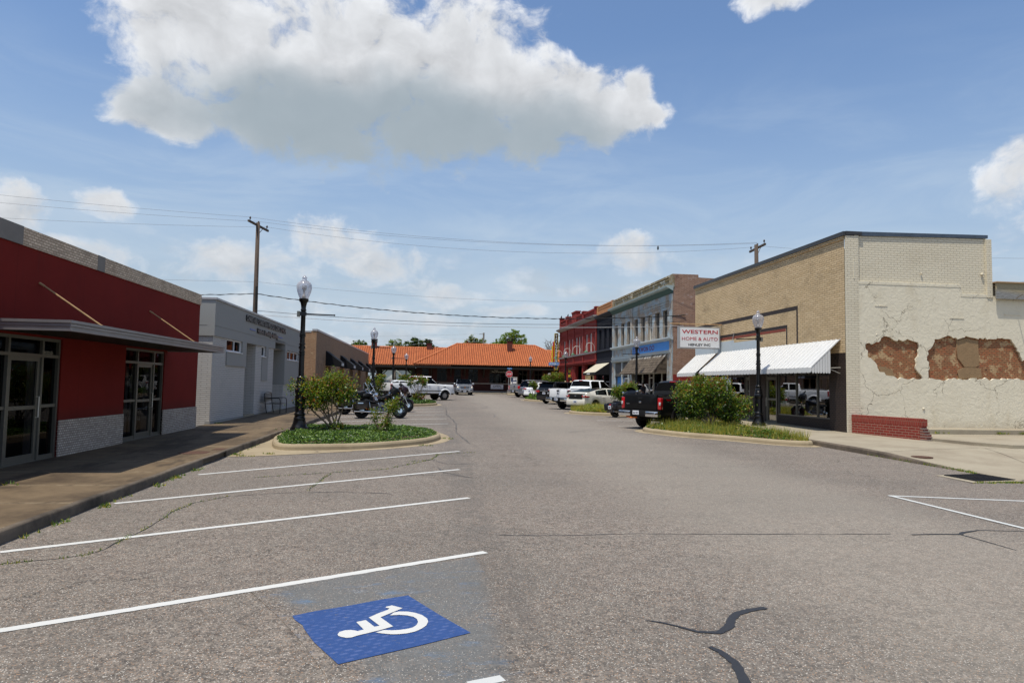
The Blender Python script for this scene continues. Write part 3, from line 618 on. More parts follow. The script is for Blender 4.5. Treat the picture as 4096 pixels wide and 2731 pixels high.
# ---------------------------------------------------------------- ground, road, pavements
def struct(o): o['kind'] = 'structure'; return o
YS = [-15, 130]
def sheet(name, x0, x1, ys, off, mat):
    mb = MB()
    for a, b in zip(ys[:-1], ys[1:]): mb.quad((x0, a, G(a)+off), (x1, a, G(a)+off), (x1, b, G(b)+off), (x0, b, G(b)+off))
    return struct(mb.obj(name, mat))
sheet('ground', -600, 600, [-400, -15, 130, 1800], -.06, A['field'])
sheet('road', -80, 90, [-60, -15, 87.2], 0, A['asphalt'])
def sweep(mb, prof, ys, dx=None):
    secs = [[(x+(dx(y) if dx else 0), y, G(y)+z) for x, z in prof] for y in ys]
    mb.loft(secs, closed=True)
def sidewalks():
    mb = MB(); sweep(mb, [(-7.75, -.1), (-4.70, -.1), (-4.70, .142), (-7.75, .138)], [-15, 85]); struct(mb.obj('sidewalk', A['walk_l']))
    mb = MB()
    wob = lambda y: .012*math.sin(y*1.7)+.01*math.sin(y*4.1)
    ys = [-15+i*.5 for i in range(60)]; ys = [y for y in ys if y <= 14.8]+[14.85]
    pr = [(-4.71, -.1), (-4.625, -.1), (-4.63, .125), (-4.645, .145), (-4.66, .15), (-4.71, .149)]
    sweep(mb, pr, ys, wob); ys = [16.5+i*.5 for i in range(137)]
    sweep(mb, pr, ys, wob); sweep(mb, [(-4.71, .118), (-4.63, .118), (-4.635, .143), (-4.66, .15), (-4.71, .149)], [14.85, 15.7, 16.5], wob)
    mb.box(-4.698, -4.69, 14.85, 16.5, G(15), G(15)+.118)
    struct(mb.obj('kerb', A['kerb_dark'], smooth=True, ang=40))
    # right pavement: rises out of the road, full kerb height from y=18 on
    mb = MB()
    def h(x, y):
        t = max(0, min(1, (y-14.2)/3.6)); return .014+.132*t*t*(3-2*t)
    xs = [12.12, 12.6, 13.3, 14.2, 15.5, 18, 22, 27, 34]; ys = [12.95, 13.6, 14.4, 15.2, 16, 16.8, 17.6, 18.4, 20, 22, 24.1]
    ed = lambda i, y: xs[i] if i else xs[0]
    for i in range(len(xs)-1):
        for j in range(len(ys)-1):
            P = [(xs[a], ys[b]-(.0 if xs[a] < 13 else 0), G(ys[b])+h(xs[a], ys[b])) for a, b in ((i, j), (i+1, j), (i+1, j+1), (i, j+1))]
            mb.quad(*P)
    mb.box(12.121, 15.7, 24.1, 85, -.3, -.3)
    mb.quad((12.12, 24.1, G(24.1)+.146), (15.9, 24.1, G(24.1)+.146), (15.9, 85, G(85)+.146), (12.12, 85, G(85)+.146))
    mb.quad((15.9, 38.4, G(38)+.144), (40, 38.4, G(38)+.144), (40, 42.6, G(42)+.144), (15.9, 42.6, G(42)+.144))
    # skirt along the street edge
    for a, b in zip(ys[:-1], ys[1:]): mb.quad((12.12, a, G(a)-.05), (12.12, b, G(b)-.05), (12.12, b, G(b)+h(12, b)), (12.12, a, G(a)+h(12, a)))
    struct(mb.obj('sidewalk', A['walk_r']))
    mb = MB(); secs = []
    for y in [14.6, 15.4, 16.2, 17, 18, 19, 20.4, 22, 30, 50, 70, 85]:
        k = h(12, y)+.006; e = -.03 if y < 20 else 0
        secs.append([(12.13, y, G(y)-.05), (12.0+e, y, G(y)-.05), (12.01+e, y, G(y)+k-.03), (12.04+e, y, G(y)+k), (12.13, y, G(y)+k)])
    mb.loft(secs, closed=True); struct(mb.obj('kerb', A['kerb_dark'], smooth=True, ang=40))
    # joints in the right pavement
    mb = MB()
    for a, b in (((12.15, 17.2), (15.95, 18.35)), ((12.1, 21.0), (15.6, 22.6)), ((15.96, 18.3), (24, 17.6)), ((13.6, 13.2), (16, 18.2))):
        p, q = Vector((*a, G(a[1])+h(*a)+.003)), Vector((*b, G(b[1])+h(*b)+.003)); n = 8; d = (q-p); s = Vector((-d.y, d.x, 0)).normalized()*.008
        for i in range(n):
            u, v = p+d*i/n, p+d*(i+1)/n; u.z = G(u.y)+h(u.x, u.y)+.004; v.z = G(v.y)+h(v.x, v.y)+.004
            mb.quad(u-s, v-s, v+s, u+s)
    for y in range(24, 84, 3): mb.quad((12.15, y, G(y)+.15), (15.38, y, G(y)+.15), (15.38, y+.015, G(y)+.15), (12.15, y+.015, G(y)+.15))
    struct(mb.obj('pavement_joint', A['kerb_dark']))
    # raised lot beside the building
    mb = MB(); z = G(20)
    mb.prism([(16.25, 20.4, 0), (16.45, 19.2, 0), (16.9, 18.2, 0), (30, 17.4, 0), (30, 22.6, 0), (16.1, 22.6, 0)], (0, 0, z+.235))
    mb.prism([(16.0, 22.6, 0), (34, 22.6, 0), (34, 23.95, 0), (15.7, 23.95, 0)], (0, 0, z+.40))
    struct(mb.obj('raised_concrete_lot', A['walk_r']))
sidewalks()
struct(MB().add([(-40, 85, .775), (90, 85, .775), (90, 88.2, .775), (-40, 88.2, .775), (-40, 85, .5), (90, 85, .5)], [(0,1,2,3), (0,4,5,1)]).obj('station_pavement', A['walk_r']))
struct(MB().add([(9.0, 80.6, G(81)+.13), (9.6, 79.6, G(81)+.13), (13, 78.6, G(81)+.13), (15.4, 78.6, G(81)+.13), (15.4, 85, G(85)+.147), (9.4, 85, G(85)+.14), (9.0, 80.6, .4), (9.6, 79.6, .4), (13, 78.6, .4), (15.4, 78.6, .4)],
       [(0,1,2,3,4,5), (0,6,7,1), (1,7,8,2), (2,8,9,3)]).obj('corner_pavement', A['kerb']))

def strip(mb, pts, w, off=.005, jit=0):
    ws = w if isinstance(w, (list, tuple)) else [w]*len(pts)
    P = [Vector((x, y, 0)) for x, y in pts]; L = []; Rr = []
    for i, p in enumerate(P):
        d = (P[min(i+1, len(P)-1)]-P[max(i-1, 0)]).normalized(); n = Vector((-d.y, d.x, 0))*ws[i]/2
        j = random.uniform(-jit, jit)
        L.append(p+n*(1+j)); Rr.append(p-n*(1-j))
    for q in L+Rr: q.z = G(q.y)+off
    for i in range(len(P)-1): mb.quad(L[i], Rr[i], Rr[i+1], L[i+1])
def dens(pts, step=.3, jit=0):
    out = []
    for (a, b) in zip(pts[:-1], pts[1:]):
        n = max(1, int(math.dist(a, b)/step))
        for i in range(n): out.append((a[0]+(b[0]-a[0])*i/n+random.uniform(-jit, jit), a[1]+(b[1]-a[1])*i/n+random.uniform(-jit, jit)))
    return out+[pts[-1]]
Lb = ['nearest line, running past the blue wheelchair square', 'second line from the camera', 'third line from the camera', 'fourth line, closest to the planted island']
lines = [[(.64, 7.6), (-3.08, 5.5), (-4.55, 4.6)], [(.65, 11.01), (-4.42, 7.82)], [(.63, 14.4), (-4.5, 10.6)], [(.78, 17.97), (-1.8, 15.75), (-4.3, 13.56)]]
for p, l in zip(lines, Lb):
    mb = MB(); q = dens(p, .06, .0035); strip(mb, q, [.102*random.uniform(.93, 1.05) for _ in q], .005); tag(mb.obj('parking_line', A['line']), 'white painted parking line on the left, '+l, 'road marking', 'white parking lines on the left')
far = [28.7, 32.2, 35.8, 39.0, 42.5, 50.5, 54.0, 57.5, 61.0]
for i, y in enumerate(far):
    mb = MB(); strip(mb, dens([(.75, y), (-1.7, y-1.2), (-4.5, y-3.6)], .8), .1)
    where = ['just behind the front left planted island', 'under the front motorcycle', 'between the motorcycles', 'in front of the second left island', 'at the kerb of the second left island', 'just past the second left island', 'before the white crew cab pickup', 'under the white crew cab pickup', 'beyond the white crew cab pickup'][i]
    tag(mb.obj('parking_line', A['line']), 'white parking line '+where, 'road marking', 'white parking lines on the left')
rl = [((7.95, 28.5), 'beside the black pickup rear tyre'), ((7.95, 32.15), 'left of the black pickup'), ((8.2, 42.9), 'beside the cream hatchback'), ((8.3, 46.0), 'under the white pickup tailgate'), ((8.6, 49.45), 'between white pickup and black minivan'), ((8.6, 52.9), 'beside the black minivan'), ((8.9, 64.5), 'beside the white crossover'), ((8.9, 68.0), 'beside the silver off-road wagon'), ((8.8, 71.6), 'beside the far silver pickup')]
for (a, w) in rl:
    mb = MB(); strip(mb, [a, (a[0]+1.7, a[1]+.13), (a[0]+3.6, a[1]+.9)], .1); tag(mb.obj('parking_line', A['line']), 'white parking line on the right '+w, 'road marking', 'white parking lines on the right')
mb = MB(); strip(mb, [(7.93, 11.14), (10.01, 10.59), (14.5, 9.4)], .09); strip(mb, [(7.95, 11.1), (8.05, 8.53), (8.2, 4.5)], .09, .009)
tag(mb.obj('corner_marking', A['line_old']), 'worn white V shaped road line at the lower right', 'road marking')
mb = MB(); strip(mb, [(.28, 4.36), (.5, 4.44)], .09); tag(mb.obj('line_stub', A['line_old']), 'short worn stub of white paint at the bottom edge', 'road marking')
mb = MB(); strip(mb, [(-40, 84.2), (60, 84.2)], .12, .006); tag(mb.obj('street_edge_line', A['line_old']), 'thin pale line across the street before the station', 'road marking')
# faded blue box and wheelchair square
mb = MB(); mb.quad(*[(x, y, G(y)+.0035) for x, y in [(-1.53,6.34),(-.5,6.9),(.51,7.38),(.62,6.4),(.6,5.4),(.66,4.3),(.62,3.3),(-.25,3.4),(-.45,4.1),(-.57,4.45),(-.84,5.07),(-1.12,5.62)]])
tag(mb.obj('faded_blue_paint', A['blue_stain']), 'faded blue paint traces on the asphalt around the wheelchair square', 'road marking')
PAD = [(-1.04,5.669),(-.88,5.774),(-.635,5.884),(-.392,6.023),(-.154,6.131),(.109,5.627),(.34,5.219),(-.038,4.998),(-.382,4.815),(-.562,4.719),(-.784,5.116),(-.902,5.388),(-.923,5.456),(-1.006,5.581)]
BODY = [(-.635,5.242),(-.628,5.289),(-.592,5.319),(-.551,5.324),(-.515,5.31),(-.496,5.296),(-.455,5.326),(-.527,5.489),(-.459,5.528),(-.38,5.378),(-.343,5.397),(-.441,5.584),(-.367,5.685),(-.302,5.757),(-.292,5.791),(-.325,5.806),(-.32,5.835),(-.276,5.862),(-.185,5.788),(-.35,5.583),(-.24,5.377),(-.339,5.302),(-.487,5.209),(-.528,5.173),(-.562,5.168),(-.604,5.191),(-.627,5.214)]
WH = [(-.281,5.621),(-.27,5.642),(-.254,5.687),(-.21,5.709),(-.146,5.703),(-.082,5.671),(-.024,5.611),(.015,5.533),(.024,5.462),(.009,5.377),(-.026,5.313),(-.072,5.26),(-.13,5.227),(-.188,5.215),(-.246,5.216),(-.317,5.239),(-.362,5.262),(-.304,5.307),(-.25,5.296),(-.192,5.3),(-.145,5.313),(-.092,5.342),(-.063,5.399),(-.054,5.467),(-.066,5.529),(-.092,5.576),(-.143,5.612),(-.207,5.629)]
pad = MB().quad(*[(x, y, G(y)+.008) for x, y in PAD]).obj('wheelchair_parking_marking', A['blue_pad']); tag(pad, 'blue square with white wheelchair symbol painted on the asphalt', 'road marking')
mb = MB(); mb.quad(*[(x, y, G(y)+.012) for x, y in BODY]); mb.quad(*[(x, y, G(y)+.012) for x, y in WH]); mb.obj('wheelchair_symbol', A['line'], pad)
# tar seals and cracks
tars = [([(1.74,5.4),(1.85,5.35),(1.94,5.27),(2.07,5.13),(2.22,5.1),(2.36,5.22),(2.45,5.38),(2.55,5.5),(2.7,5.58),(2.87,5.63)], [.012,.03,.03,.045,.07,.095,.09,.085,.08,.07], 'black wavy tar seal at the lower centre right'),
        ([(2.04,4.84),(2.08,4.75),(2.1,4.55),(2.04,4.3),(1.95,4.0),(1.9,3.7)], [.05,.07,.085,.09,.1,.1], 'black tar seal running off the bottom edge'),
        ([(6.17,8.23),(6.5,8.25),(6.85,8.23),(6.98,8.33),(7.3,8.45),(7.89,8.37),(8.4,8.2)], [.04,.05,.06,.07,.03,.03,.02], 'black forked tar seal by the right edge'),
        ([(6.85,8.23),(6.87,7.9),(6.88,7.4)], [.04,.03,.02], 'thin branch of the forked tar seal')]
for p, w, l in tars:
    mb = MB(); pp = []; ww = []
    for i in range(len(p)-1):
        for k in range(8): f = k/8; pp.append((p[i][0]+(p[i+1][0]-p[i][0])*f, p[i][1]+(p[i+1][1]-p[i][1])*f)); ww.append((w[i]+(w[i+1]-w[i])*f)*random.uniform(.66, .92))
    pp.append(p[-1]); ww.append(w[-1]*.7); strip(mb, pp, ww, .006 if 'branch' not in l else .0045); tag(mb.obj('tar_seal', A['tar']), l, 'tar seal', 'tar seals on the road')
cracks = [[(.86,8.42),(1.57,8.36),(2.62,8.42),(3.96,8.34),(5.92,8.29)], [(-.43,15.73),(.07,16.13),(.22,17.19),(1.17,17.7)], [(.07,16.13),(.34,15.38),(1.02,15.33)], [(.2,14.69),(.31,13.92),(.88,13.17)], [(-.94,13.47),(.31,13.6),(.88,13.2)],
          [(-4.4,7.25),(-3.72,7.52),(-3.49,7.69),(-3.42,7.9),(-3.43,8.41),(-3.41,9.29),(-3.48,9.95),(-3.41,10.63),(-3.07,11.23)], [(-3.07,11.23),(-2.24,11.51),(-1.45,11.6),(-.6,11.4)], [(-1.96,11.71),(-1.96,12.35),(-1.94,13.07),(-1.89,13.74)], [(-3.2,13.2),(-1.9,13.9),(-.9,14.4),(.07,16.13)],
          [(5.0,24.5),(6.3,26.2),(7.2,25.2),(8.4,24.6)], [(4.2,27.5),(6.0,27.9),(7.6,28.8)], [(2.8,38),(3.4,36),(3.1,33.5)], [(1.2,20),(.9,24),(1.1,29),(.85,36),(1.0,44)], [(3.4,44),(3.9,47),(3.2,52)]]
mb = MB()
for c in cracks: q = dens(c, .18, .02 if c[0][1] < 20 else .05); strip(mb, q, [random.uniform(.006, .018)*(1+c[0][1]/30) for _ in q], .004)
o = struct(mb.obj('road_crack', A['tar']))
# iron things in the ground
def grate():
    t = empty('storm_grate', (11.5, 13.3, G(13.3)), 'black iron storm grate in a concrete surround at the right kerb', 'storm drain')
    mb = MB(); z = G(13.3)
    P = [(10.82, 13.68), (12.1, 13.98), (12.2, 12.8), (10.76, 12.58)]
    mb.quad(*[(x, y, z+.008) for x, y in P]); mb.obj('surround', A['walk_r'], t)
    mb = MB(); q = [(11.0, 13.62), (12.0, 13.82), (12.04, 12.94), (10.99, 12.74)]
    mb.quad(*[(x, y, z+.011) for x, y in q]); mb.obj('pit', A['dark_int'], t)
    mb = MB()
    for i in range(26):
        f = i/25; a = Vector((q[0][0]+(q[1][0]-q[0][0])*f, q[0][1]+(q[1][1]-q[0][1])*f, z+.017)); b = Vector((q[3][0]+(q[2][0]-q[3][0])*f, q[3][1]+(q[2][1]-q[3][1])*f, z+.017)); mb.bar(a, b, .016, .008)
    for f in (0, .2, .4, .6, .8, 1):
        a = Vector((q[0][0]+(q[3][0]-q[0][0])*f, q[0][1]+(q[3][1]-q[0][1])*f, z+.022)); b = Vector((q[1][0]+(q[2][0]-q[1][0])*f, q[1][1]+(q[2][1]-q[1][1])*f, z+.022)); mb.bar(a, b, .02, .008)
    mb.obj('grille', A['grate'], t)
grate()
tag(MB().lathe((12.55, 16.3, G(16.3)+.105), [(.25, -.02), (.25, .008), (.21, .012), (.2, .009)], 20).obj('manhole_cover', A['rustplate']), 'round rusty cover in the right pavement', 'manhole cover', 'utility covers')
tag(MB().lathe((-5.2, 16.05, G(16)+.138), [(.33, -.02), (.33, .006), (.29, .009), (.28, .006)], 20).obj('manhole_cover', A['rustplate']), 'round dark cover in the left pavement near the kerb', 'manhole cover', 'utility covers')
tag(MB().box(-5.0, -4.82+.06, 16.6, 17.0, G(16.8)+.13, G(16.8)+.145).obj('utility_plate', A['rustplate']), 'small square rusty plate in the left pavement', 'manhole cover')

# ---------------------------------------------------------------- planted islands
def smooth(pts, n=5, closed=True):
    out = []; N = len(pts)
    for i in range(N):
        p0, p1, p2, p3 = [Vector(pts[(i+k-1) % N]) for k in range(4)]
        for k in range(n):
            t = k/n; out.append(tuple(.5*((2*p1)+(-p0+p2)*t+(2*p0-5*p1+4*p2-p3)*t*t+(-p0+3*p1-3*p2+p3)*t**3)))
    return out
def inset(pts, d):
    out = []; N = len(pts); area = sum(pts[i][0]*pts[(i+1) % N][1]-pts[(i+1) % N][0]*pts[i][1] for i in range(N)); sg = 1 if area > 0 else -1
    for i in range(N):
        a, b = Vector(pts[i-1]), Vector(pts[(i+1) % N]); t = (b-a).normalized(); n = Vector((-t.y, t.x))*sg; out.append(tuple(Vector(pts[i])+n*d))
    return out
def island(outline, label, cat='planter', apron=.3):
    P = smooth([(x, y) for x, y in outline]); c = (sum(p[0] for p in P)/len(P), sum(p[1] for p in P)/len(P))
    t = empty('kerbed_island', (c[0], c[1], G(c[1])), label, 'island', 'kerbed planting islands')
    rings = []
    for d, h in ((0, -.03), (.012, .09), (.04, .135), (.085, .155), (.16, .155), (.19, .12)):
        Q = inset(P, d); rings.append([(x, y, G(y)+h) for x, y in Q])
    mb = MB(); n = len(P)
    for a, b in zip(rings[:-1], rings[1:]):
        for i in range(n): mb.quad(a[i], a[(i+1) % n], b[(i+1) % n], b[i])
    mb.obj('kerb_ring', A['kerb'], t, smooth=True)
    mb = MB(); Q = inset(P, .18); mb.quad(*[(x, y, G(y)+.12) for x, y in Q]); mb.obj('soil_bed', A['soil'], t)
    mb = MB(); Q = inset(P, -apron); R2 = inset(P, .01)
    for i in range(n):
        mb.quad(*[(x, y, G(y)+.005) for x, y in (Q[i], Q[(i+1) % n], R2[(i+1) % n], R2[i])])
    mb.obj('gutter', A['kerb'], t)
    return t, P
def inpoly(x, y, P):
    c = False; j = len(P)-1
    for i in range(len(P)):
        if (P[i][1] > y) != (P[j][1] > y) and x < (P[j][0]-P[i][0])*(y-P[i][1])/(P[j][1]-P[i][1])+P[i][0]: c = not c
        j = i
    return c
def leafquad(mb, c, size, up=.3, ratio=.5):
    n = Vector((random.gauss(0, 1), random.gauss(0, 1), random.gauss(0, 1)+up)).normalized()
    a = n.orthogonal().normalized(); a.rotate(Matrix.Rotation(random.uniform(0, 6.28), 3, n)); b = n.cross(a)
    a = a*size; b = b*size*ratio; c = Vector(c)
    mb.quad(c-a, c-b, c+a, c+b)
def cover(P, n, mats, h, size, label, name='ground_cover', cat='ground cover', base=.12, weights=(4, 3, 3), grass=None):
    Q = inset(P, .12); mb = MB(); xs = [p[0] for p in Q]; ys = [p[1] for p in Q]; k = 0; edge = inset(P, .45)
    while k < n:
        x, y = random.uniform(min(xs), max(xs)), random.uniform(min(ys), max(ys))
        if not inpoly(x, y, Q): continue
        k += 1; hh = h*(.45 if not inpoly(x, y, edge) else 1)*(.75+.35*math.sin(x*2.3+y*1.1)*math.sin(y*1.9-x)+.25*math.sin(x*7+1)*math.sin(y*6))
        z = G(y)+base+hh*random.uniform(.35, 1.0)**.6
        mb.m = random.choices(range(len(mats)), weights)[0]
        if grass and random.random() < grass(x, y):
            mb.m = len(mats)-1-random.choice((0, 0, 1)); d = Vector((random.gauss(0, .3), random.gauss(0, .3), 1)).normalized()*random.uniform(.15, .5)*(.55+h)*(.6+.6*abs(math.sin(x*1.9+y)))
            w = Vector((random.gauss(0, 1), random.gauss(0, 1), 0)).normalized()*.008; p = Vector((x, y, G(y)+base+hh*.4)); mb.quad(p-w, p+w, p+d)
        else: leafquad(mb, (x, y, z), size*random.uniform(.7, 1.25), 1.2, .5)
    return tag(mb.obj(name, mats), label, cat, None, 'stuff')
IV = [A['iv_mid'], A['iv_lit'], A['iv_dk']]
_, P1 = island([(-4.15,18.9),(-3.75,18.0),(-3.0,17.95),(-1.7,18.35),(-.35,19.6),(.22,20.8),(.34,22.1),(.1,23.6),(-.6,24.8),(-2.4,25.2),(-4.45,24.6),(-4.5,21)], 'kerbed planting island at front left round the lamp post')
cover(P1, 34000, IV, .12, .036, 'glossy green vine covering the front left island')
_, P2 = island([(-4.5,44.2),(-2.5,44.4),(-.4,46.2),(.35,47.7),(.45,49.2),(-.2,50.6),(-2.4,51),(-4.5,50)], 'second planting island on the left beside the white pickup')
cover(P2, 9000, IV, .26, .08, 'dark green vine covering the second left island', weights=(4, 2, 4))
_, P3 = island([(8.1,25.6),(8.35,24.2),(8.95,22.95),(9.9,21.9),(11.0,20.3),(11.95,20.3),(12.0,23),(11.98,27.5),(11.2,28.3),(9.4,27.2)], 'kerbed planting island at front right with weeds and a lamp post')
gr = lambda x, y: .75 if (math.sin(x*2.1+1.2)+math.sin(y*1.3+x)) > .2 else .25
cover(P3, 17000, [A['iv_mid'], A['gr_br'], A['gr_mid'], A['gr_lit']], .24, .05, 'yellow green weeds and tall grass on the front right island', 'weed_patch', 'weeds', weights=(4, 1.2, 3, 1.5), grass=gr)
_, P4 = island([(7.95,38.9),(8.4,37.6),(9.3,36.9),(10.6,36.5),(11.95,36.6),(12,39.8),(10.6,41.0),(9.4,40.4),(8.4,39.8)], 'planting island in front of the cream hatchback')
cover(P4, 12000, [A['gr_mid'], A['iv_lit'], A['gr_lit'], A['gr_lit']], .36, .07, 'bright yellow green weeds in front of the cream hatchback', 'weed_patch', 'weeds', weights=(3, 2, 3, 1), grass=lambda x, y: .4)
_, P5 = island([(8.45,61.9),(8.7,60),(9.4,58.4),(11,57.5),(12,57.6),(12,62),(10.4,63),(9,62.9)], 'far right planting island beside the black minivan')
cover(P5, 6000, [A['iv_mid'], A['iv_lit'], A['gr_mid']], .42, .1, 'low green shrubs behind the black minivan', weights=(3, 4, 3))
mb = MB(); mb.quad(*[(x, y, G(y)+.0075) for x, y in [(-4.63,16.45),(-4.2,16.5),(-3.2,17.0),(-1.9,17.75),(-2.2,18.2),(-3.4,18.0),(-4.1,18.6),(-4.3,19.6),(-4.63,19.8)]]); struct(mb.obj('inlet_apron', A['kerb']))
mb = MB(); strip(mb, dens([(-2.9, 17.95), (-2.75, 17.6), (-2.8, 17.35)], .05, .01), .012, .011); strip(mb, dens([(-1.1, 19.0), (-.95, 18.75)], .05, .01), .012, .011); struct(mb.obj('kerb_crack', A['tar']))
def tufts():
    mb = MB(); spots = []
    for _ in range(60): y = random.choice((random.uniform(7, 14), random.uniform(16.7, 19.5), random.uniform(24, 40))); spots.append((-4.57+random.uniform(-.02, .05), y, .05, .7))
    for y, n in ((10.35, 10), (13.1, 14), (12.2, 6), (14.2, 8), (16.9, 14), (9.2, 5)):
        for _ in range(n): spots.append((-4.54+random.gauss(0, .04), y+random.gauss(0, .12), .06, 1))
    for _ in range(230): t = random.random()**1.3; y = 17.6-3.7*t; spots.append((12.02+random.gauss(0, .025), y, .07, .8))
    for _ in range(90): spots.append((random.uniform(10.8, 12.2), 12.6+random.gauss(0, .03), .045, .8))
    for c in (cracks[5], cracks[7], cracks[1], cracks[8]):
        for (x, y) in dens(c, .035, .02):
            if random.random() < .5: spots.append((x, y, .035, .45))
    for x, y, n in ((-3.8, 17.05, 14), (-.1, 19.35, 10), (-4.3, 16.6, 12), (.55, 21.6, 12), (18.0, 22.55, 10), (20.5, 22.5, 14), (21.4, 22.5, 10), (22.4, 18.6, 14), (19, 18.5, 6), (15.9, 23.7, 6), (-4.7, 22.9, 6), (-6.3, 11.5, 5), (-7.5, 25.5, 9)):
        for _ in range(n): spots.append((x+random.gauss(0, .12), y+random.gauss(0, .05), .1 if x > 5 else .055, 1))
    for x, y, h, k in spots:
        base = G(y)+(.25 if x > 15.9 and y < 23 else (.14 if x < -4.68 else 0))
        for _ in range(4):
            mb.m = random.choice((0, 0, 1)); d = Vector((random.gauss(0, .5), random.gauss(0, .5), 1)).normalized()*h*random.uniform(.5, 1.3)
            w = Vector((random.gauss(0, 1), random.gauss(0, 1), 0)).normalized()*.012*k; p = Vector((x+random.gauss(0, .02), y+random.gauss(0, .02), base)); mb.quad(p-w, p+w, p+d)
    tag(mb.obj('kerb_weeds', [A['gr_mid'], A['gr_lit']]), 'small weeds growing along kerbs and cracks', 'weeds', None, 'stuff')
tufts()
# ---------------------------------------------------------------- buildings, left side
FL = Face((-7.6, 0, 0), (0, 1, 0), (-1, 0, 0)); FR = Face((15.4, 0, 0), (0, 1, 0), (1, 0, 0))
def FS(y): return Face((0, y, 0), (1, 0, 0), (0, 1, 0))
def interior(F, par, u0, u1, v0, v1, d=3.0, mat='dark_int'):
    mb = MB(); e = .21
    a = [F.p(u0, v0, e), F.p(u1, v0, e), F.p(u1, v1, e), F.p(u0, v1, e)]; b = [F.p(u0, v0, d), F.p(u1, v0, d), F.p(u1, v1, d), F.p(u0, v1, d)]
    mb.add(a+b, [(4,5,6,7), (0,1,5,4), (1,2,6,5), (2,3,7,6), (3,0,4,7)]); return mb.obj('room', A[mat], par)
def curtain(F, par, u0, u1, v0, v1, d=.34):
    mb = MB(); n = int((u1-u0)/.03); secs = []
    for i in range(n+1):
        u = u0+(u1-u0)*i/n; w = .03*math.sin(i*1.25)+.012*math.sin(i*.47)
        secs.append([F.p(u, v0, d+w), F.p(u+.01*math.sin(i), (v0+v1)/2, d+w*.8), F.p(u, v1, d+w*.6)])
    mb.loft(secs, caps=False); return mb.obj('curtain', A['curtain'], par, smooth=True)
def red_store():
    t = empty('shopfront_building', (-7.6, 18, .2), 'deep red one storey building with pale tile band and metal canopy', 'building')
    A0, A1, B0, B1 = 11.9, 15.12, 18.1, 20.62; zt = 2.655; holes = [(A0, A1, .1, zt), (B0, B1, .1, zt), (4, 9, .1, zt)]
    mb = MB(); FL.wall(mb, -12, 23.4, -.1, 4.32, holes, .22); mb.quad((-7.6, 23.4, -.1), (-22, 23.4, -.1), (-22, 23.4, 4.4), (-7.6, 23.4, 4.4)); mb.quad((-7.6, -12, 4.3), (-7.6, 23.4, 4.3), (-22, 23.4, 4.3), (-22, -12, 4.3)); mb.quad((-7.6, -12, -.1), (-22, -12, -.1), (-22, -12, 4.4), (-7.6, -12, 4.4)); mb.quad((-22, -12, -.1), (-22, 23.4, -.1), (-22, 23.4, 4.4), (-22, -12, 4.4))
    mb.obj('wall', A['red_stucco'], t)
    mb = MB(); FL.box(mb, -12, 23.42, 4.32, 4.66, -.025, .3); mb.obj('parapet_band', A['mosaic'], t)
    for a, b in ((12.15, 13.5), (16.35, 16.7)): mb = MB(); FL.box(mb, a, b, 4.318, 4.664, -.03, .3); mb.obj('mortar_patch', A['stone'], t)
    for a, b in ((A1, B0), (B1, 23.42), (9, A0)): mb = MB(); FL.box(mb, a, b, 0, 1.0, -.025, .1); mb.obj('plinth', A['plinth'], t)
    for (a, b, mul, door, base) in ((A0, A1, (13.4, 14.5), (13.44, 14.46), .2), (B0, B1, (18.92, 19.98), (18.96, 19.94), .255)):
        mb = MB(); FL.frame(mb, a, b, base, zt, .06, .03, .14, mul, (2.3,)); FL.box(mb, a+.06, mul[0]-.03, 1.28, 1.34, .05, .12); FL.box(mb, mul[1]+.03, b-.06, 1.28, 1.34, .05, .12)
        FL.box(mb, a+.06, mul[0]-.03, base+.06, base+.14, .045, .12); FL.box(mb, mul[1]+.03, b-.06, base+.06, base+.14, .045, .12)
        w = mb.obj('window', A['alum'], t)
        MB().quad(FL.p(a+.05, base+.05, .09), FL.p(mul[0], base+.05, .09), FL.p(mul[0], zt-.05, .09), FL.p(a+.05, zt-.05, .09)).quad(FL.p(mul[1], base+.05, .09), FL.p(b-.05, base+.05, .09), FL.p(b-.05, zt-.05, .09), FL.p(mul[1], zt-.05, .09)).quad(FL.p(mul[0], 2.31, .09), FL.p(mul[1], 2.31, .09), FL.p(mul[1], zt-.05, .09), FL.p(mul[0], zt-.05, .09)).obj('pane', A['glass'], w)
        mb = MB(); FL.frame(mb, door[0], door[1], base+.01, 2.27, .085, .06, .11, (), ()); FL.box(mb, door[0]+.085, door[1]-.085, 1.26, 1.33, .065, .105)
        FL.box(mb, door[0]+.085, door[1]-.085, base+.09, base+.2, .065, .105); dr = mb.obj('door', A['alum'], t)
        MB().quad(FL.p(door[0]+.06, base+.15, .09), FL.p(door[1]-.06, base+.15, .09), FL.p(door[1]-.06, 2.2, .09), FL.p(door[0]+.06, 2.2, .09)).obj('pane', A['glass'], dr)
        MB().tube([FL.p(door[1]-.12, 1.1, .03), FL.p(door[1]-.12, 1.1, -.02), FL.p(door[1]-.12, 1.5, -.02), FL.p(door[1]-.12, 1.5, .03)], .012).obj('handle', A['alum_l'], dr)
        curtain(FL, t, mul[1]+.05, b-.08, base+.1, 2.25); curtain(FL, t, a+.08, mul[0]-.06, base+.1, 2.25)
    for k in range(3): curtain(FL, t, B0+.95+k*.3, B0+1.15+k*.3, .4, 2.2, .5)
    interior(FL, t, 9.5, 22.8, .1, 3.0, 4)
    c = empty('canopy', (-6.8, 16.5, 2.7)); c.parent = t; c.location = Vector((-6.8, 16.5, 2.7))-wl(t); WL[c.name] = Vector((-6.8, 16.5, 2.7))
    # the canopy is one part mesh
    bpy.data.objects.remove(c)
    mb = MB(); mb.box(-7.6, -6.1, 12.32, 20.78, 2.70, 2.80)
    cn = mb.obj('canopy', A['dark_trim'], t); mb = MB()
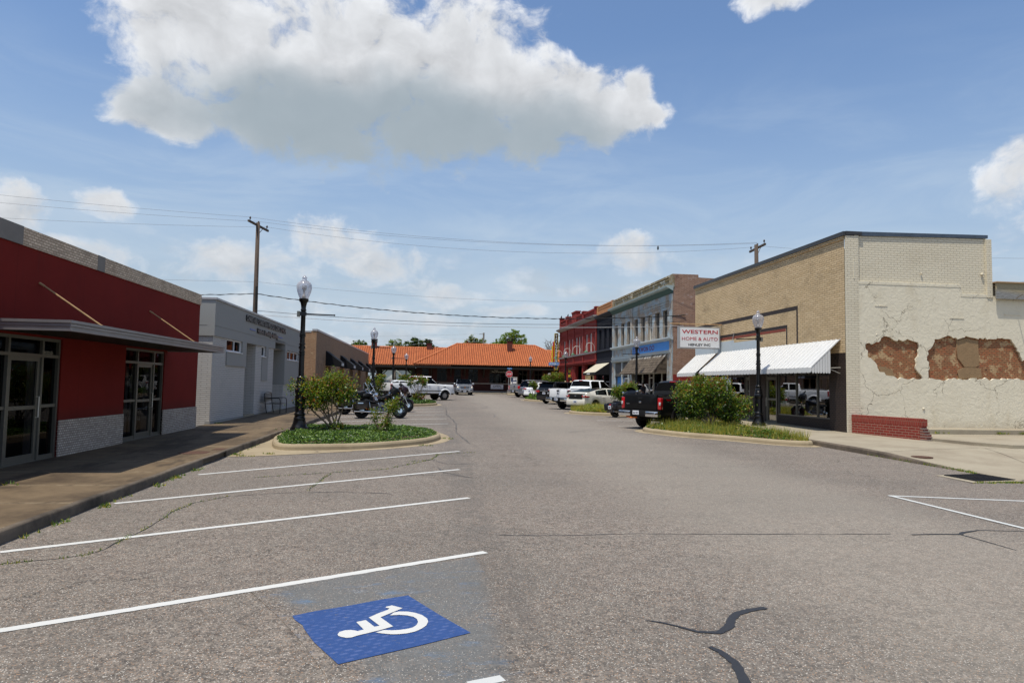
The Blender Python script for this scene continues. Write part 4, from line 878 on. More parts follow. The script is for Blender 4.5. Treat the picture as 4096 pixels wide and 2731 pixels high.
    for z0, z1, o in ((2.665, 2.70, .03), (2.70, 2.745, .0), (2.745, 2.785, .02), (2.785, 2.80, .0), (2.80, 2.85, .035)):
        mb.box(-6.12, -6.06+o, 12.26-o, 20.82+o, z0, z1-.001); mb.box(-7.6, -6.12, 12.26-o, 12.32, z0, z1-.001); mb.box(-7.6, -6.12, 20.78, 20.82+o, z0, z1-.001)
    mb.obj('fascia', A['galv'], cn)
    for y in (14.15, 19.39):
        MB().tube([(-7.6, y, 3.70), (-7.58, y, 3.69), (-7.5, y, 3.64)], .022, 6).tube([(-7.5, y, 3.64), (-6.42, y, 2.90)], .016, 6).tube([(-6.42, y, 2.90), (-6.3, y, 2.83)], .02, 6).obj('tie_rod', A['rust_rod'], t)
red_store()
def clinic():
    t = empty('clinic_building', (-7.6, 33, .3), 'white brick and grey render clinic with black lettering on its parapet', 'building')
    y0, y1 = 25.0, 41.2; D = .05
    # brick body, recessed behind the render; each recess is a hole in it
    holes = [(29.3, 30.95, .2, 3.6), (34.35, 36.75, .2, 3.9), (26.66, 28.62, 2.96, 3.6), (32.0, 32.6, 2.96, 3.6), (37.3, 40.4, 3.0, 3.46)]
    mb = MB(); FL.wall(mb, y0, y1, .1, 3.45, holes, .9, D); S = FS(y0+D)
    mb.quad((-7.6-D, y0+D, .1), (-22, y0+D, .1), (-22, y0+D, 3.45), (-7.6-D, y0+D, 3.45)); mb.quad((-7.65, y1, .1), (-22, y1, .1), (-22, y1, 4.5), (-7.65, y1, 4.5)); mb.obj('wall', A['white_brick'], t)
    mb = MB(); FL.box(mb, y0, y1, .1, .42, .03, .2); mb.obj('foundation', A['eifs'], t)
    mb = MB()
    FL.box(mb, y0, y1, 3.79, 4.70, 0, .25); FL.box(mb, y0, 34.45, 3.42, 3.765, 0, .25); FL.box(mb, 36.8, y1, 3.47, 3.765, 0, .25); FL.box(mb, y0, y1, 3.765, 3.79, .012, .25)
    FL.box(mb, 34.3, 34.362, 3.42, 3.765, .004, .6); FL.box(mb, 36.738, 36.8, 1.67, 3.765, .004, .88)
    mb.box(-22, -7.85, y0, y0+.25, 3.42, 3.765); mb.box(-22, -7.85, y0, y0+.25, 3.79, 4.70); mb.box(-22, -7.85, y0+.012, y0+.25, 3.765, 3.79)
    FL.box(mb, 26.6, 29.28, 2.42, 2.93, 0, .1); FL.box(mb, 28.66, 29.28, 2.93, 3.42, 0, .1)
    FL.box(mb, 32.05, 33.15, 1.86, 2.93, .02, .12); FL.box(mb, 32.64, 33.15, 2.93, 3.42, .0, .12)
    FL.box(mb, 36.8, y1, 1.67, 3.0, 0, .1); FL.box(mb, 36.8, 37.27, 3.0, 3.47, 0, .1); FL.box(mb, 40.43, y1, 3.0, 3.47, 0, .1)
    mb.obj('render_band', A['eifs'], t)
    mb = MB(); FL.box(mb, 29.2, 31.0, .2, 3.7, .92, 1.0); FL.box(mb, 29.3, 30.95, 3.43, 3.6, .2, .9); mb.obj('recess_wall', A['eifs'], t); mb = MB(); FL.box(mb, 34.3, 36.8, 1.67, 3.9, .92, 1.0); FL.box(mb, 34.45, 36.75, 3.8, 3.9, .0, .9); mb.obj('recess_wall', A['eifs'], t)
    mb = MB(); FL.box(mb, 34.3, 36.8, .2, 1.67, .89, .95); mb.obj('recess_brickwork', A['white_brick'], t)
    mb = MB(); FL.box(mb, y0-.03, y1+.03, 4.70, 4.77, -.04, .28); mb.box(-22, -7.88, y0-.03, y0+.28, 4.70, 4.77); mb.quad((-7.8, y0+.2, 4.5), (-7.8, y1, 4.5), (-22, y1, 4.5), (-22, y0+.2, 4.5)); mb.obj('coping', A['coping'], t)
    for (a, b, c, d, ms) in ((26.66, 28.62, 2.96, 3.42, (27.72,)), (32.02, 32.6, 2.96, 3.42, ()), (37.3, 40.4, 3.0, 3.46, (38.35, 39.4))):
        mb = MB(); FL.frame(mb, a, b, c, d, .05, .07, .14, ms); FL.box(mb, a-.02, b+.02, c-.03, c, -.03, .14); w = mb.obj('window', A['white_vinyl'], t)
        MB().quad(FL.p(a, c, .11), FL.p(b, c, .11), FL.p(b, d, .11), FL.p(a, d, .11)).obj('pane', A['glass'], w)
        interior(FL, t, a, b, c, d, 1.6)
    text('CHARITABLE CHRISTIAN MEDICAL CLINIC OF HOPE', 'lettering', (-7.6, 28.94, 4.3), (0, 1, 0), (0, 0, 1), 7.65, .27, A['black_letter'], t, .05, .035)
    text('Historic Brundidge Building', 'lettering', (-7.6, 30.8, 3.87), (0, 1, 0), (0, 0, 1), 3.98, .28, A['black_letter'], t, .05, .04)
    mb = MB(); FL.box(mb, 29.62, 30.5, 4.0, 4.035, -.03, 0); FL.box(mb, 35.02, 35.9, 4.02, 4.055, -.03, 0); mb.obj('blue_strip', A['blue_bar'], t)
    mb = MB(); mb.box(-9, -7.6, 29.35, 30.9, .2, G(30)+.22); mb.box(-9, -7.62, 34.4, 36.7, .2, G(36)+.17); mb.obj('door_step', A['walk_r'], t)
clinic()
def brown():
    t = empty('brown_brick_building', (-7.6, 60, .45), 'long low brown brick building with black awnings on the left', 'building')
    y0, y1 = 46.3, 84.5; aw = [(50.55, 52.5), (58.5, 60.6), (65.5, 67.4), (72.7, 74.7), (81.2, 82.9)]
    op = [(a+.05, b+.75, .55, 3.05) for a, b in aw]
    op += [(c, c+.42, .55, 3.05) for c in (54.0, 56.7, 57.6, 62.0, 63.3, 64.4, 69.2, 70.4, 71.5, 76.3, 77.6, 79.0, 80.2)]
    slit = [47.6, 48.65, 49.8]; op += [(c-.06, c+.06, .8, 3.1) for c in slit]
    mb = MB(); FL.wall(mb, y0, y1, .2, 5.2, op, .25); mb.obj('wall', A['brown_wall'], t)
    mb = MB(); mb.quad((-7.6, y0, .2), (-22, y0, .2), (-22, y0, 5.2), (-7.6, y0, 5.2)); mb.obj('end_wall', A['brown_brick'], t); MB().quad((-7.6, y1, .2), (-22, y1, .2), (-22, y1, 5.2), (-7.6, y1, 5.2)).obj('far_wall', A['brown_brick'], t)
    mb = MB(); FL.box(mb, y0-.03, y1, 5.2, 5.33, -.04, .28); mb.box(-22, -7.95, y0-.02, y0+.2, 5.1, 5.2); mb.quad((-7.8, y0, 5.05), (-7.8, y1, 5.05), (-22, y1, 5.05), (-22, y0, 5.05)); mb.obj('coping', A['coping'], t)
    mb = MB()
    for c in slit: FL.box(mb, c-.06, c+.06, .8, 3.1, .1, .2)
    mb.obj('slit_panel', A['slit_brown'], t)
    mb = MB()
    for a, b, c, d in op[:-3]: mb.quad(FL.p(a, c, .18), FL.p(b, c, .18), FL.p(b, d, .18), FL.p(a, d, .18))
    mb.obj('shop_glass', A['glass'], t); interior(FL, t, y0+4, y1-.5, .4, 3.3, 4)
    for a, b, c, d in op[:-3]:
        mb = MB(); FL.frame(mb, a, b, c, d, .07, -.012, .16, ((a+b)/2,) if b-a > 1.5 else ()); mb.obj('window_frame', A['tan_pil'], t)
    for i, (a, b) in enumerate(aw):
        w = empty('awning', (-7.1, (a+b)/2, 3.5)); bpy.data.objects.remove(w)
        mb = MB(); P = [(-7.6, 4.09), (-6.5, 3.28), (-6.5, 2.98), (-7.6, 3.03)]
        mb.prism([(x, a, z) for x, z in P], (0, b-a, 0)); ao = mb.obj('awning', A['awning_black'], t)
        mb = MB(); n = 9 if i == 0 else 6
        for k in range(n):
            if k != n//2: u = a+.35+(b-a-.7)*k/n; mb.box(-6.505, -6.495, u, u+(b-a-.7)/n*.72, 3.03, 3.23)
        mb.obj('awning_print', A['white_print'], ao)
brown()

# ---------------------------------------------------------------- station at the end of the street
def tiles(mb, xs0, xs1, yfun, y0, z0, sl, pitch=.286, row=.31):
    """barrel tiles: columns along x, rows up the slope; yfun(x) is where the slope ends"""
    n = int((xs1-xs0)/pitch); k = 6
    for c in range(n):
        for s in range(k):
            xa, xb = xs0+(c+s/k)*pitch, xs0+(c+(s+1)/k)*pitch
            hh = lambda x: .085*max(0, math.sin(math.pi*(((x-xs0)/pitch) % 1)*1.0)) if ((x-xs0)/pitch) % 1 < .98 else 0
            ha = .12*math.sin(math.pi*min(1, s/k*1.2)) if s/k < .83 else 0; f = (s+1)/k; hb = .12*math.sin(math.pi*min(1, f*1.2)) if f < .83 else 0
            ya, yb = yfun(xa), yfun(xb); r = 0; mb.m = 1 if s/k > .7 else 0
            while True:
                p = y0+r*row; q = p+row
                if p >= max(ya, yb)-1e-3: break
                qa, qb = min(q, max(ya, p)), min(q, max(yb, p)); l = .07
                mb.quad((xa, p, z0+(p-y0)*sl+ha+l), (xb, p, z0+(p-y0)*sl+hb+l), (xb, qb, z0+(qb-y0)*sl+hb), (xa, qa, z0+(qa-y0)*sl+ha))
                mb.quad((xa, p, z0+(p-y0)*sl+ha), (xb, p, z0+(p-y0)*sl+hb), (xb, p, z0+(p-y0)*sl+hb+l), (xa, p, z0+(p-y0)*sl+ha+l)); r += 1
def station():
    t = empty('railway_station', (6, 88, .7), 'dark brick station with orange clay tile roof closing the street', 'building')
    F = FS(88.0); wins = [(-1.2, -.3, 2.1, 3.75), (.72, 2.0, 2.1, 3.8), (4.74, 5.98, 2.1, 3.8), (7.45, 9.65, 1.95, 3.3), (11.2, 12.4, 1.9, 3.75), (13.3, 14.4, 1.9, 3.75), (16.2, 17.6, 1.9, 3.75), (2.9, 3.8, .8, 3.75)]
    mb = MB(); F.wall(mb, -1.95, 24, .6, 4.1, wins, .2); mb.quad((-1.95, 88, .6), (-1.95, 95, .6), (-1.95, 95, 4.1), (-1.95, 88, 4.1)); mb.quad((-1.95, 95, .6), (24, 95, .6), (24, 95, 4.1), (-1.95, 95, 4.1))
    mb.obj('wall', A['station_brick'], t)
    mb = MB(); F.box(mb, -1.99, 24, .7, 1.0, -.06, 0); F.box(mb, -1.99, 2.85, 1.86, 2.0, -.05, 0); F.box(mb, 3.85, 24, 1.86, 2.0, -.05, 0); mb.obj('stone_course', A['stone'], t)
    for i, (a, b, c, d) in enumerate(wins):
        nm = 'door' if c < 1 else 'window'; ms = (a+(b-a)/3, a+2*(b-a)/3) if b-a > 2 else ((a+b)/2,) if b-a > 1 else ()
        mb = MB(); F.frame(mb, a, b, c, d, .08, .04, .14, ms, (d-(d-c)*.3,)); w = mb.obj(nm, A['dark_trim'], t)
        mb = MB().quad(F.p(a, c, .1), F.p(b, c, .1), F.p(b, d, .1), F.p(a, d, .1)); mb.obj('pane', A['glass'], w)
        interior(F, t, a, b, c, d, 2.5)
    # white model shapes and cloths seen in the big window
    mb = MB(); mb.prism([(7.6, 88.7, 2.0), (8.1, 88.7, 2.0), (7.9, 88.7, 2.5)], (0, .05, 0)); mb.prism([(8.3, 88.7, 2.0), (8.7, 88.7, 2.0), (8.8, 88.7, 3.2), (8.5, 88.7, 3.2)], (0, .05, 0)); mb.obj('window_display', A['whiteish'], t)
    mb = MB(); F.box(mb, 4.85, 5.3, 3.35, 3.72, .12, .14); mb.obj('window_notice', A['banner'], t)
    mb = MB()                                                   # roof
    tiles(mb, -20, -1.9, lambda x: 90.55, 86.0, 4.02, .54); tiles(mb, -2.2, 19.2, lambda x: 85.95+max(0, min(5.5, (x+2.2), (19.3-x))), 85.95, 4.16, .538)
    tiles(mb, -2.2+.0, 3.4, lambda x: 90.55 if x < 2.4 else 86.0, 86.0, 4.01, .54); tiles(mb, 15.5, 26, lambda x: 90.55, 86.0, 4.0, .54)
    mb.m = 0
    mb.quad((3.3, 91.45, 7.12), (13.8, 91.45, 7.12), (19.3, 97, 4.1), (-2.3, 97, 4.1)); mb.quad((-2.3, 86, 4.15), (3.3, 91.45, 7.12), (-2.3, 97, 4.15)); mb.quad((19.3, 86, 4.15), (13.8, 91.45, 7.12), (19.3, 97, 4.15))
    mb.quad((-20, 90.55, 6.48), (26, 90.55, 6.48), (26, 95.2, 4.0), (-20, 95.2, 4.0))
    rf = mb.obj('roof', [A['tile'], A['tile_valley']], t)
    mb = MB()
    def ridge(a, b, r=.11):
        a, b = Vector(a), Vector(b); n = int((b-a).length/.4)
        for i in range(n): mb.tube([a+(b-a)*(i/n), a+(b-a)*((i+1.12)/n)], [r*.88, r*1.08], 8)
    ridge((-2.25, 85.95, 4.3), (3.35, 91.45, 7.2)); ridge((3.3, 91.45, 7.18), (13.85, 91.45, 7.18)); ridge((13.8, 91.45, 7.2), (19.3, 86, 4.3)); ridge((-20, 90.55, 6.5), (2.2, 90.55, 6.5)); ridge((14.6, 90.55, 6.5), (26, 90.55, 6.5))
    mb.obj('ridge_tiles', A['tile'], t, smooth=True)
    for x, z, y in ((-7.45, 7.5, 90.2), (-.35, 7.5, 90.2), (10.25, 8.0, 89.8)):
        zb = 5.6 if x < 5 else 5.7; mb = MB(); mb.box(x-.34, x+.34, y-.3, y+.3, zb, z-.45); ch = mb.obj('chimney', A['chimney_brick'], rf)
        mb = MB(); mb.box(x-.4, x+.4, y-.36, y+.36, z-.45, z-.38); mb.box(x-.42, x+.42, y-.38, y+.38, z-.12, z-.04)
        mb.add([(x-.38, y-.34, z-.04), (x+.38, y-.34, z-.04), (x+.38, y+.34, z-.04), (x-.38, y+.34, z-.04), (x, y, z+.04)], [(0,1,4),(1,2,4),(2,3,4),(3,0,4)])
        for a in (-1, 1):
            for b in (-1, 1): mb.box(x+a*.33-.04, x+a*.33+.04, y+b*.29-.04, y+b*.29+.04, z-.38, z-.12)
        mb.obj('chimney_cap', A['dark_trim'], rf)
        MB().quad((x-.45, y-.55, zb-.22+.1), (x+.45, y-.55, zb-.22+.1), (x+.45, y-.3, zb+.2), (x-.45, y-.3, zb+.2)).obj('flashing', A['kerb'], rf)
    MB().box(4.6, 4.85, 91.6, 91.85, 6.9, 7.6).box(4.55, 4.9, 91.55, 91.9, 7.5, 7.56).obj('chimney', A['chimney_brick'], rf)
    mb = MB(); mb.box(-20, 26, 86.1, 88, 3.86, 3.9); mb.obj('soffit', A['soffit'], t)
    mb = MB(); mb.box(-20, 26, 86.02, 86.1, 3.78, 4.0); mb.box(-20, -2.0, 87.75, 88.0, 3.55, 3.86); mb.box(-20, -2, 92.4, 92.6, 3.5, 3.86)
    for x in (-.0, 2.5, 4.25, 6.7, 10.3, 12.9, 15.2): mb.bar((x, 88, 2.9), (x, 86.5, 3.8), .14, .16); mb.box(x-.07, x+.07, 87.9, 88, 2.7, 3.86)
    mb.obj('eave_bracket', A['dark_trim'], t)
    for x in (-6.65, -2.25, -11, -15.5):
        for y in (88.0, 92.3):
            mb = MB(); mb.box(x-.2, x+.2, y-.2, y+.2, .6, 3.6); mb.bar((x-.18, y, 2.9), (x-.9, y, 3.6), .12, .12); mb.bar((x+.18, y, 2.9), (x+.9, y, 3.6), .12, .12); mb.obj('portico_post', A['dark_trim'], t)
    mb = MB(); mb.box(-7.6, -6.9, 90.5, 92, .7, 2.6); mb.obj('portico_wall', A['station_brick'], t)
    b = MB(); F.box(b, 7.5, 9.95, 3.33, 3.78, -.08, -.02); sb = b.obj('name_board', A['dark_trim'], t)
    text('Hope', 'lettering', (8.1, 87.92, 3.59), (1, 0, 0), (0, 0, 1), .45, .13, A['whiteish'], sb, .006); text('Visitor Information Center', 'lettering', (7.75, 87.92, 3.4), (1, 0, 0), (0, 0, 1), 2.0, .14, A['whiteish'], sb, .006)
    b = MB(); F.box(b, 7.66, 9.27, 1.24, 1.83, -.09, -.075); bn = b.obj('open_banner', A['banner']); tag(bn, 'white OPEN banner hanging on the station wall', 'banner')
    text('OPEN', 'lettering', (7.95, 87.91, 1.5), (1, 0, 0), (0, 0, 1), 1.05, .24, A['black_letter'], bn, .004, .02); text('CLINTON EXHIBITS', 'lettering', (7.72, 87.91, 1.29), (1, 0, 0), (0, 0, 1), 1.48, .12, A['black_letter'], bn, .004, .01)
    n = empty('notice_board', (10.35, 85.6, G(85)), 'white framed notice board behind the stop sign', 'notice board')
    MB().box(9.95, 10.75, 85.6, 85.66, 1.88, 2.78).obj('board', A['poster'], n)
    m2 = MB(); f2 = FS(85.6); f2.frame(m2, 9.92, 10.78, 1.85, 2.81, .06, -.03, .05); m2.obj('frame', A['whiteish'], n)
    m2 = MB(); [f2.box(m2, *q, -.012, 0) for q in ((10.28, 10.5, 2.4, 2.72), (10.55, 10.7, 2.45, 2.72), (10.0, 10.16, 1.95, 2.2), (10.25, 10.68, 2.0, 2.25))]; m2.obj('posters', A['white_print'], n)
    MB().box(10.0, 10.06, 85.62, 85.68, .7, 1.85).box(10.64, 10.7, 85.62, 85.68, .7, 1.85).obj('post', A['dark_trim'], n)
station()
def houses():
    for (x0, x1, y, ze, za, lab) in ((-9.3, -5.35, 122, 3.35, 5.0, 'larger white gabled house seen through the station portico'), (-6.35, -4.05, 126, 3.9, 4.95, 'smaller white gable right of the other white house')):
        t = empty('white_house', ((x0+x1)/2, y, .9), lab, 'house', 'white houses behind the station'); c = (x0+x1)/2
        mb = MB(); mb.prism([(x0, y, .8), (x1, y, .8), (x1, y, ze), (c, y, za), (x0, y, ze)], (0, 9, 0)); mb.obj('wall', A['white_board'], t)
        mb = MB(); sx = (x1-x0)/2; k = (za-ze)/sx
        for sg in (-1, 1): mb.prism([(c, y-.35, za+.02), (c+sg*(sx+.25), y-.35, ze-k*.25+.02), (c+sg*(sx+.25), y-.35, ze-k*.25+.12), (c, y-.35, za+.12)], (0, 9.6, 0))
        mb.obj('roof', A['white_roof'], t)
        mb = MB()
        for sg in (-1, 1): mb.prism([(c, y-.37, za-.1), (c+sg*(sx+.25), y-.37, ze-k*.25-.1), (c+sg*(sx+.25), y-.37, ze-k*.25+.06), (c, y-.37, za+.06)], (0, .03, 0))
        mb.obj('bargeboard', A['white_trim'], t)
        mb = MB(); FS(y).box(mb, c+.2, c+.6, 1.5, 2.3, -.02, .02); mb.obj('window', A['boarded'], t)
    t = empty('iron_fence', (-6, 100, .75), 'black iron railing behind the station portico', 'fence'); mb = MB(); xs = [-9+i*.19 for i in range(34)]
    for x in xs: mb.box(x-.012, x+.012, 99.99, 100.01, .8, 2.62 if int((x+9)/.19) % 2 else 2.72)
    mb.obj('pickets', A['post_black'], t); MB().box(-9, -2.6, 99.98, 100.02, 2.35, 2.39).box(-9, -2.6, 99.98, 100.02, 1.0, 1.04).obj('rails', A['post_black'], t)
houses()
# ---------------------------------------------------------------- buildings, right side
def body(par, y0, y1, top, mat, x1=34, south=None, d=.0):
    mb = MB(); a = 15.4+.001
    for y in (y0, y1): mb.quad((a, y, .1), (x1, y, .1), (x1, y, top), (a, y, top))
    mb.quad((x1, y0, .1), (x1, y1, .1), (x1, y1, top), (x1, y0, top)); return mb.obj('side_wall', mat, par)
def flatroof(par, y0, y1, z, x1=34): return MB().quad((15.5, y0, z), (15.5, y1, z), (x1, y1, z), (x1, y0, z)).obj('roof', A['tarpaper'], par)
def sash(F, par, a, b, c, d, fm, pm='glass', w=.07, dep=.1, mid=True, nm='window'):
    mb = MB(); F.frame(mb, a, b, c, d, w, dep-.05, dep+.05, (), ((c+d)/2,) if mid else ()); o = mb.obj(nm, A[fm], par)
    MB().quad(F.p(a, c, dep+.02), F.p(b, c, dep+.02), F.p(b, d, dep+.02), F.p(a, d, dep+.02)).obj('pane', A[pm], o); return o
def upper_room(par, y0, y1, z0=4.9, z1=7.3): interior(FR, par, y0, y1, z0, z1, 5)
def red_two():
    t = empty('red_corner_building', (15.4, 72, .6), 'two storey red painted brick building at the far right corner', 'building')
    wy = [78.6, 75.9, 74.1, 71.9, 70.5, 69.25, 67.1, 65.3, 63.65]; wins = [(y-.45, y+.45, 5.2, 7.02) for y in wy]
    low = [(77.35, 79.75, .5, 3.3), (73.95, 76.45, .5, 3.95), (69.05, 72.4, .5, 3.98), (63.45, 67.9, .5, 3.98)]
    mb = MB(); FR.wall(mb, 62.75, 81.1, .3, 9.1, wins+low, .35); mb.obj('wall', A['red_brick_paint'], t); body(t, 62.78, 81.1, 9.0, A['red_brick_paint']); flatroof(t, 62.8, 81, 8.8)
    mb = MB()
    for a, b in ((80.6, 81.15), (76.7, 77.2), (72.9, 73.4), (68.2, 68.7), (62.78, 63.25)): FR.box(mb, a, b, .3, 8.2, -.08, .02)
    for a, b, z in ((80.5, 81.2, 9.95), (76.6, 77.3, 9.75), (71.6, 73.9, 9.9), (68.1, 68.8, 9.5), (62.78, 63.35, 9.4)): FR.box(mb, a, b, 8.5, z, -.12, .35); FR.box(mb, a-.05, b+.05, z-.12, z, -.18, .4)
    FR.box(mb, 63.35, 68.1, 9.1, 9.28, -.1, .3); FR.box(mb, 68.8, 71.6, 9.2, 9.38, -.1, .3); FR.box(mb, 73.9, 76.6, 9.3, 9.45, -.1, .3); FR.box(mb, 77.3, 80.5, 9.4, 9.55, -.1, .3); FR.box(mb, 68.7, 80.6, 9.0, 9.3, -.03, .3)
    for z in (7.3, 7.45, 7.6): [FR.box(mb, a, b, z, z+.06, -.05, .01) for a, b in ((63.3, 68.15), (68.75, 72.85), (73.45, 76.65), (77.25, 80.55))]
    FR.box(mb, 62.78, 81.2, 4.05, 4.2, -.16, .01); FR.box(mb, 62.78, 81.2, 4.2, 4.28, -.22, .01); mb.obj('brick_trim', A['red_brick_paint'], t)
    mb = MB(); P = [(0, 8.2), (-.12, 8.25), (-.42, 8.4), (-.48, 8.52), (-.4, 8.55), (0, 8.56)]; mb.prism([(15.4+x, 62.5, z) for x, z in P], (0, 19.1, 0)); mb.obj('cornice', A['grey_cornice'], t)
    mb = MB(); mb.prism([(15.4+x, 62.6, z) for x, z in [(0, 4.98), (-.14, 5.02), (-.16, 5.16), (0, 5.17)]], (0, 18.9, 0)); mb.obj('sill_course', A['grey_cornice'], t)
    for a, b, c, d in wins: sash(FR, t, a+.04, b-.04, c, d, 'white_trim', w=.13, dep=.16)
    upper_room(t, 63, 81); interior(FR, t, 63, 80, .3, 4.1, 6)
    mb = MB(); FR.frame(mb, 63.5, 67.85, .6, 3.0, .12, .1, .2, (66.2, 66.6, 65.9, 64.6)); FR.box(mb, 66.65, 67.75, .6, 2.9, .16, .2); dd = mb.obj('door', A['wood_tan'], t)
    MB().quad(FR.p(66.8, 1, .155), FR.p(67.3, 1, .155), FR.p(67.3, 2.4, .155), FR.p(66.8, 2.4, .155)).obj('door_panel', A['tin_blue'], dd)
    mb = MB(); FR.box(mb, 73.97, 76.43, 2.55, 3.9, .05, .1); sb = mb.obj('sign_board', A['black_letter'], t)
    text("Ken's", 'lettering', (15.45, 76.2, 3.3), (0, -1, 0), (0, 0, 1), 1.2, .42, A['neon_yellow'], sb, .01, .02); text('BBQ', 'lettering', (15.45, 76.2, 2.75), (0, -1, 0), (0, 0, 1), 1.2, .34, A['neon_yellow'], sb, .01, .02)
    MB().lathe((0, 0, 0), [(.3, 0), (.3, .02)], 12).obj('tmp', A['gloss_red']) and bpy.data.objects.remove(bpy.data.objects['tmp'])
    mb = MB(); Rm = Matrix.Rotation(R(0), 3, 'X'); mb.ell((15.42, 74.5, 3.25), .02, .3, .52, 14, 8); mb.obj('painted_emblem', A['gloss_red'], sb)
    # round headed opening in the first bay
    mb = MB(); n = 12; c = 78.55; r = 1.2
    for i in range(n):
        a0, a1 = math.pi*i/n, math.pi*(i+1)/n
        mb.quad(FR.p(c+r*math.cos(a0), 2.4+r*.95*math.sin(a0), -.01), FR.p(c+r*math.cos(a1), 2.4+r*.95*math.sin(a1), -.01), FR.p(c+(r+.22)*math.cos(a1), 2.4+(r+.22)*.95*math.sin(a1), -.01), FR.p(c+(r+.22)*math.cos(a0), 2.4+(r+.22)*.95*math.sin(a0), -.01))
    mb.obj('arch_moulding', A['red_paint'], t)
    for i, y in enumerate((63.2, 69.1, 74.0, 79.2)):
        lab = ['nearest, by the navy building', 'second from the navy building', 'third from the navy building', 'farthest, beside the vertical sign'][i]
        L = empty('gooseneck_lamp', (15.3, y, 5.15), 'green shaded gooseneck lamp on the red facade, '+lab, 'wall lamp', 'gooseneck lamps on the red facade')
        pts = [(15.3, y, 5.15), (15.26, y, 5.5)]+[(14.86+.4*math.cos(a), y, 5.55+.4*math.sin(a)) for a in [math.pi*k/10 for k in range(11)]]+[(14.46, y, 5.25)]
        MB().tube(pts, .022, 6).obj('arm', A['alum_l'], L, smooth=True); MB().lathe((14.46, y, 5.02), [(.27, 0), (.25, .03), (.12, .11), (.05, .15), (.04, .25)], 14).obj('shade', A['lamp_green'], L, smooth=True)
    for i, (y, z) in enumerate(((80.9, 9.95), (76.9, 9.75), (75.8, 9.45), (72.0, 9.9))[:3]):
        o = MB().ell((15.45, y, z+.13), .09, .17, .1, 8, 6).ell((15.45, y-.13, z+.24), .05, .06, .06, 8, 6).tube([(15.45, y+.12, z+.12), (15.45, y+.3, z+.05)], [.05, .02], 6).obj('pigeon', A['pigeon'], smooth=True)
        tag(o, ['dark pigeon on the far corner of the red parapet', 'dark pigeon on the red parapet pilaster, middle one', 'dark pigeon on the red parapet nearest the raised block'][i], 'bird', 'pigeons on the red parapet')
red_two()
def blade_sign():
    t = empty('vertical_neon_sign', (14.9, 81.4, 3.8), 'tall black and yellow blade sign reading TAILGATERS with blue BURGER bar', 'sign')
    F = FS(81.2); mb = MB(); mb.box(14.74, 15.14, 81.24, 81.6, 3.78, 8.1); bd = mb.obj('black_blade', A['black_letter'], t)
    mb = MB(); F.frame(mb, 14.70, 15.16, 3.74, 8.14, .045, 0, .05); mb.obj('yellow_edge', A['neon_yellow'], t)
    for i, ch in enumerate('TAILGATERS'): text(ch, 'letter', (14.80 if ch != 'I' else 14.89, 81.238, 7.68-i*.335), (1, 0, 0), (0, 0, 1), .26 if ch != 'I' else .08, .27, A['sign_white'], bd, .02, .03)
    text('CO', 'letter', (14.79, 81.238, 3.86), (1, 0, 0), (0, 0, 1), .3, .2, A['sign_white'], bd, .02, .02)
    mb = MB(); P = [(14.70, 3.95), (14.56, 4.1), (14.54, 6.9), (14.58, 7.1), (14.70, 7.2)]; mb.prism([(x, 81.3, z) for x, z in P], (0, .25, 0)); mb.obj('red_fin', A['gloss_red'], t)
    mb = MB(); mb.box(14.42, 14.54, 81.3, 81.5, 4.5, 6.6); mb.obj('yellow_fin', A['neon_yellow'], t)
    mb = MB(); mb.rbox((14.72, 81.3, 4.42), 1.28, .3, .4, .03); bb = mb.obj('burger_bar', A['blue_panel'], t); text('BURGER', 'letter', (14.15, 81.148, 4.32), (1, 0, 0), (0, 0, 1), .82, .22, A['sign_white'], bb, .01, .03)
    MB().box(15.04, 15.34, 81.14, 81.148, 4.5, 4.53).box(15.04, 15.34, 81.14, 81.148, 4.4, 4.43).box(15.04, 15.34, 81.14, 81.148, 4.3, 4.33).obj('stripe', A['sign_white'], bb)
    MB().box(15.1, 15.6, 81.38, 81.42, 7.85, 7.9).box(15.1, 15.6, 81.38, 81.42, 5.0, 5.05).obj('bracket', A['post_black'], t)
    for x in (15.6,): MB().box(15.39, 15.75, 81.0, 81.45, 3.7, 8.2).obj('wall_plate', A['red_paint'], t)
blade_sign()
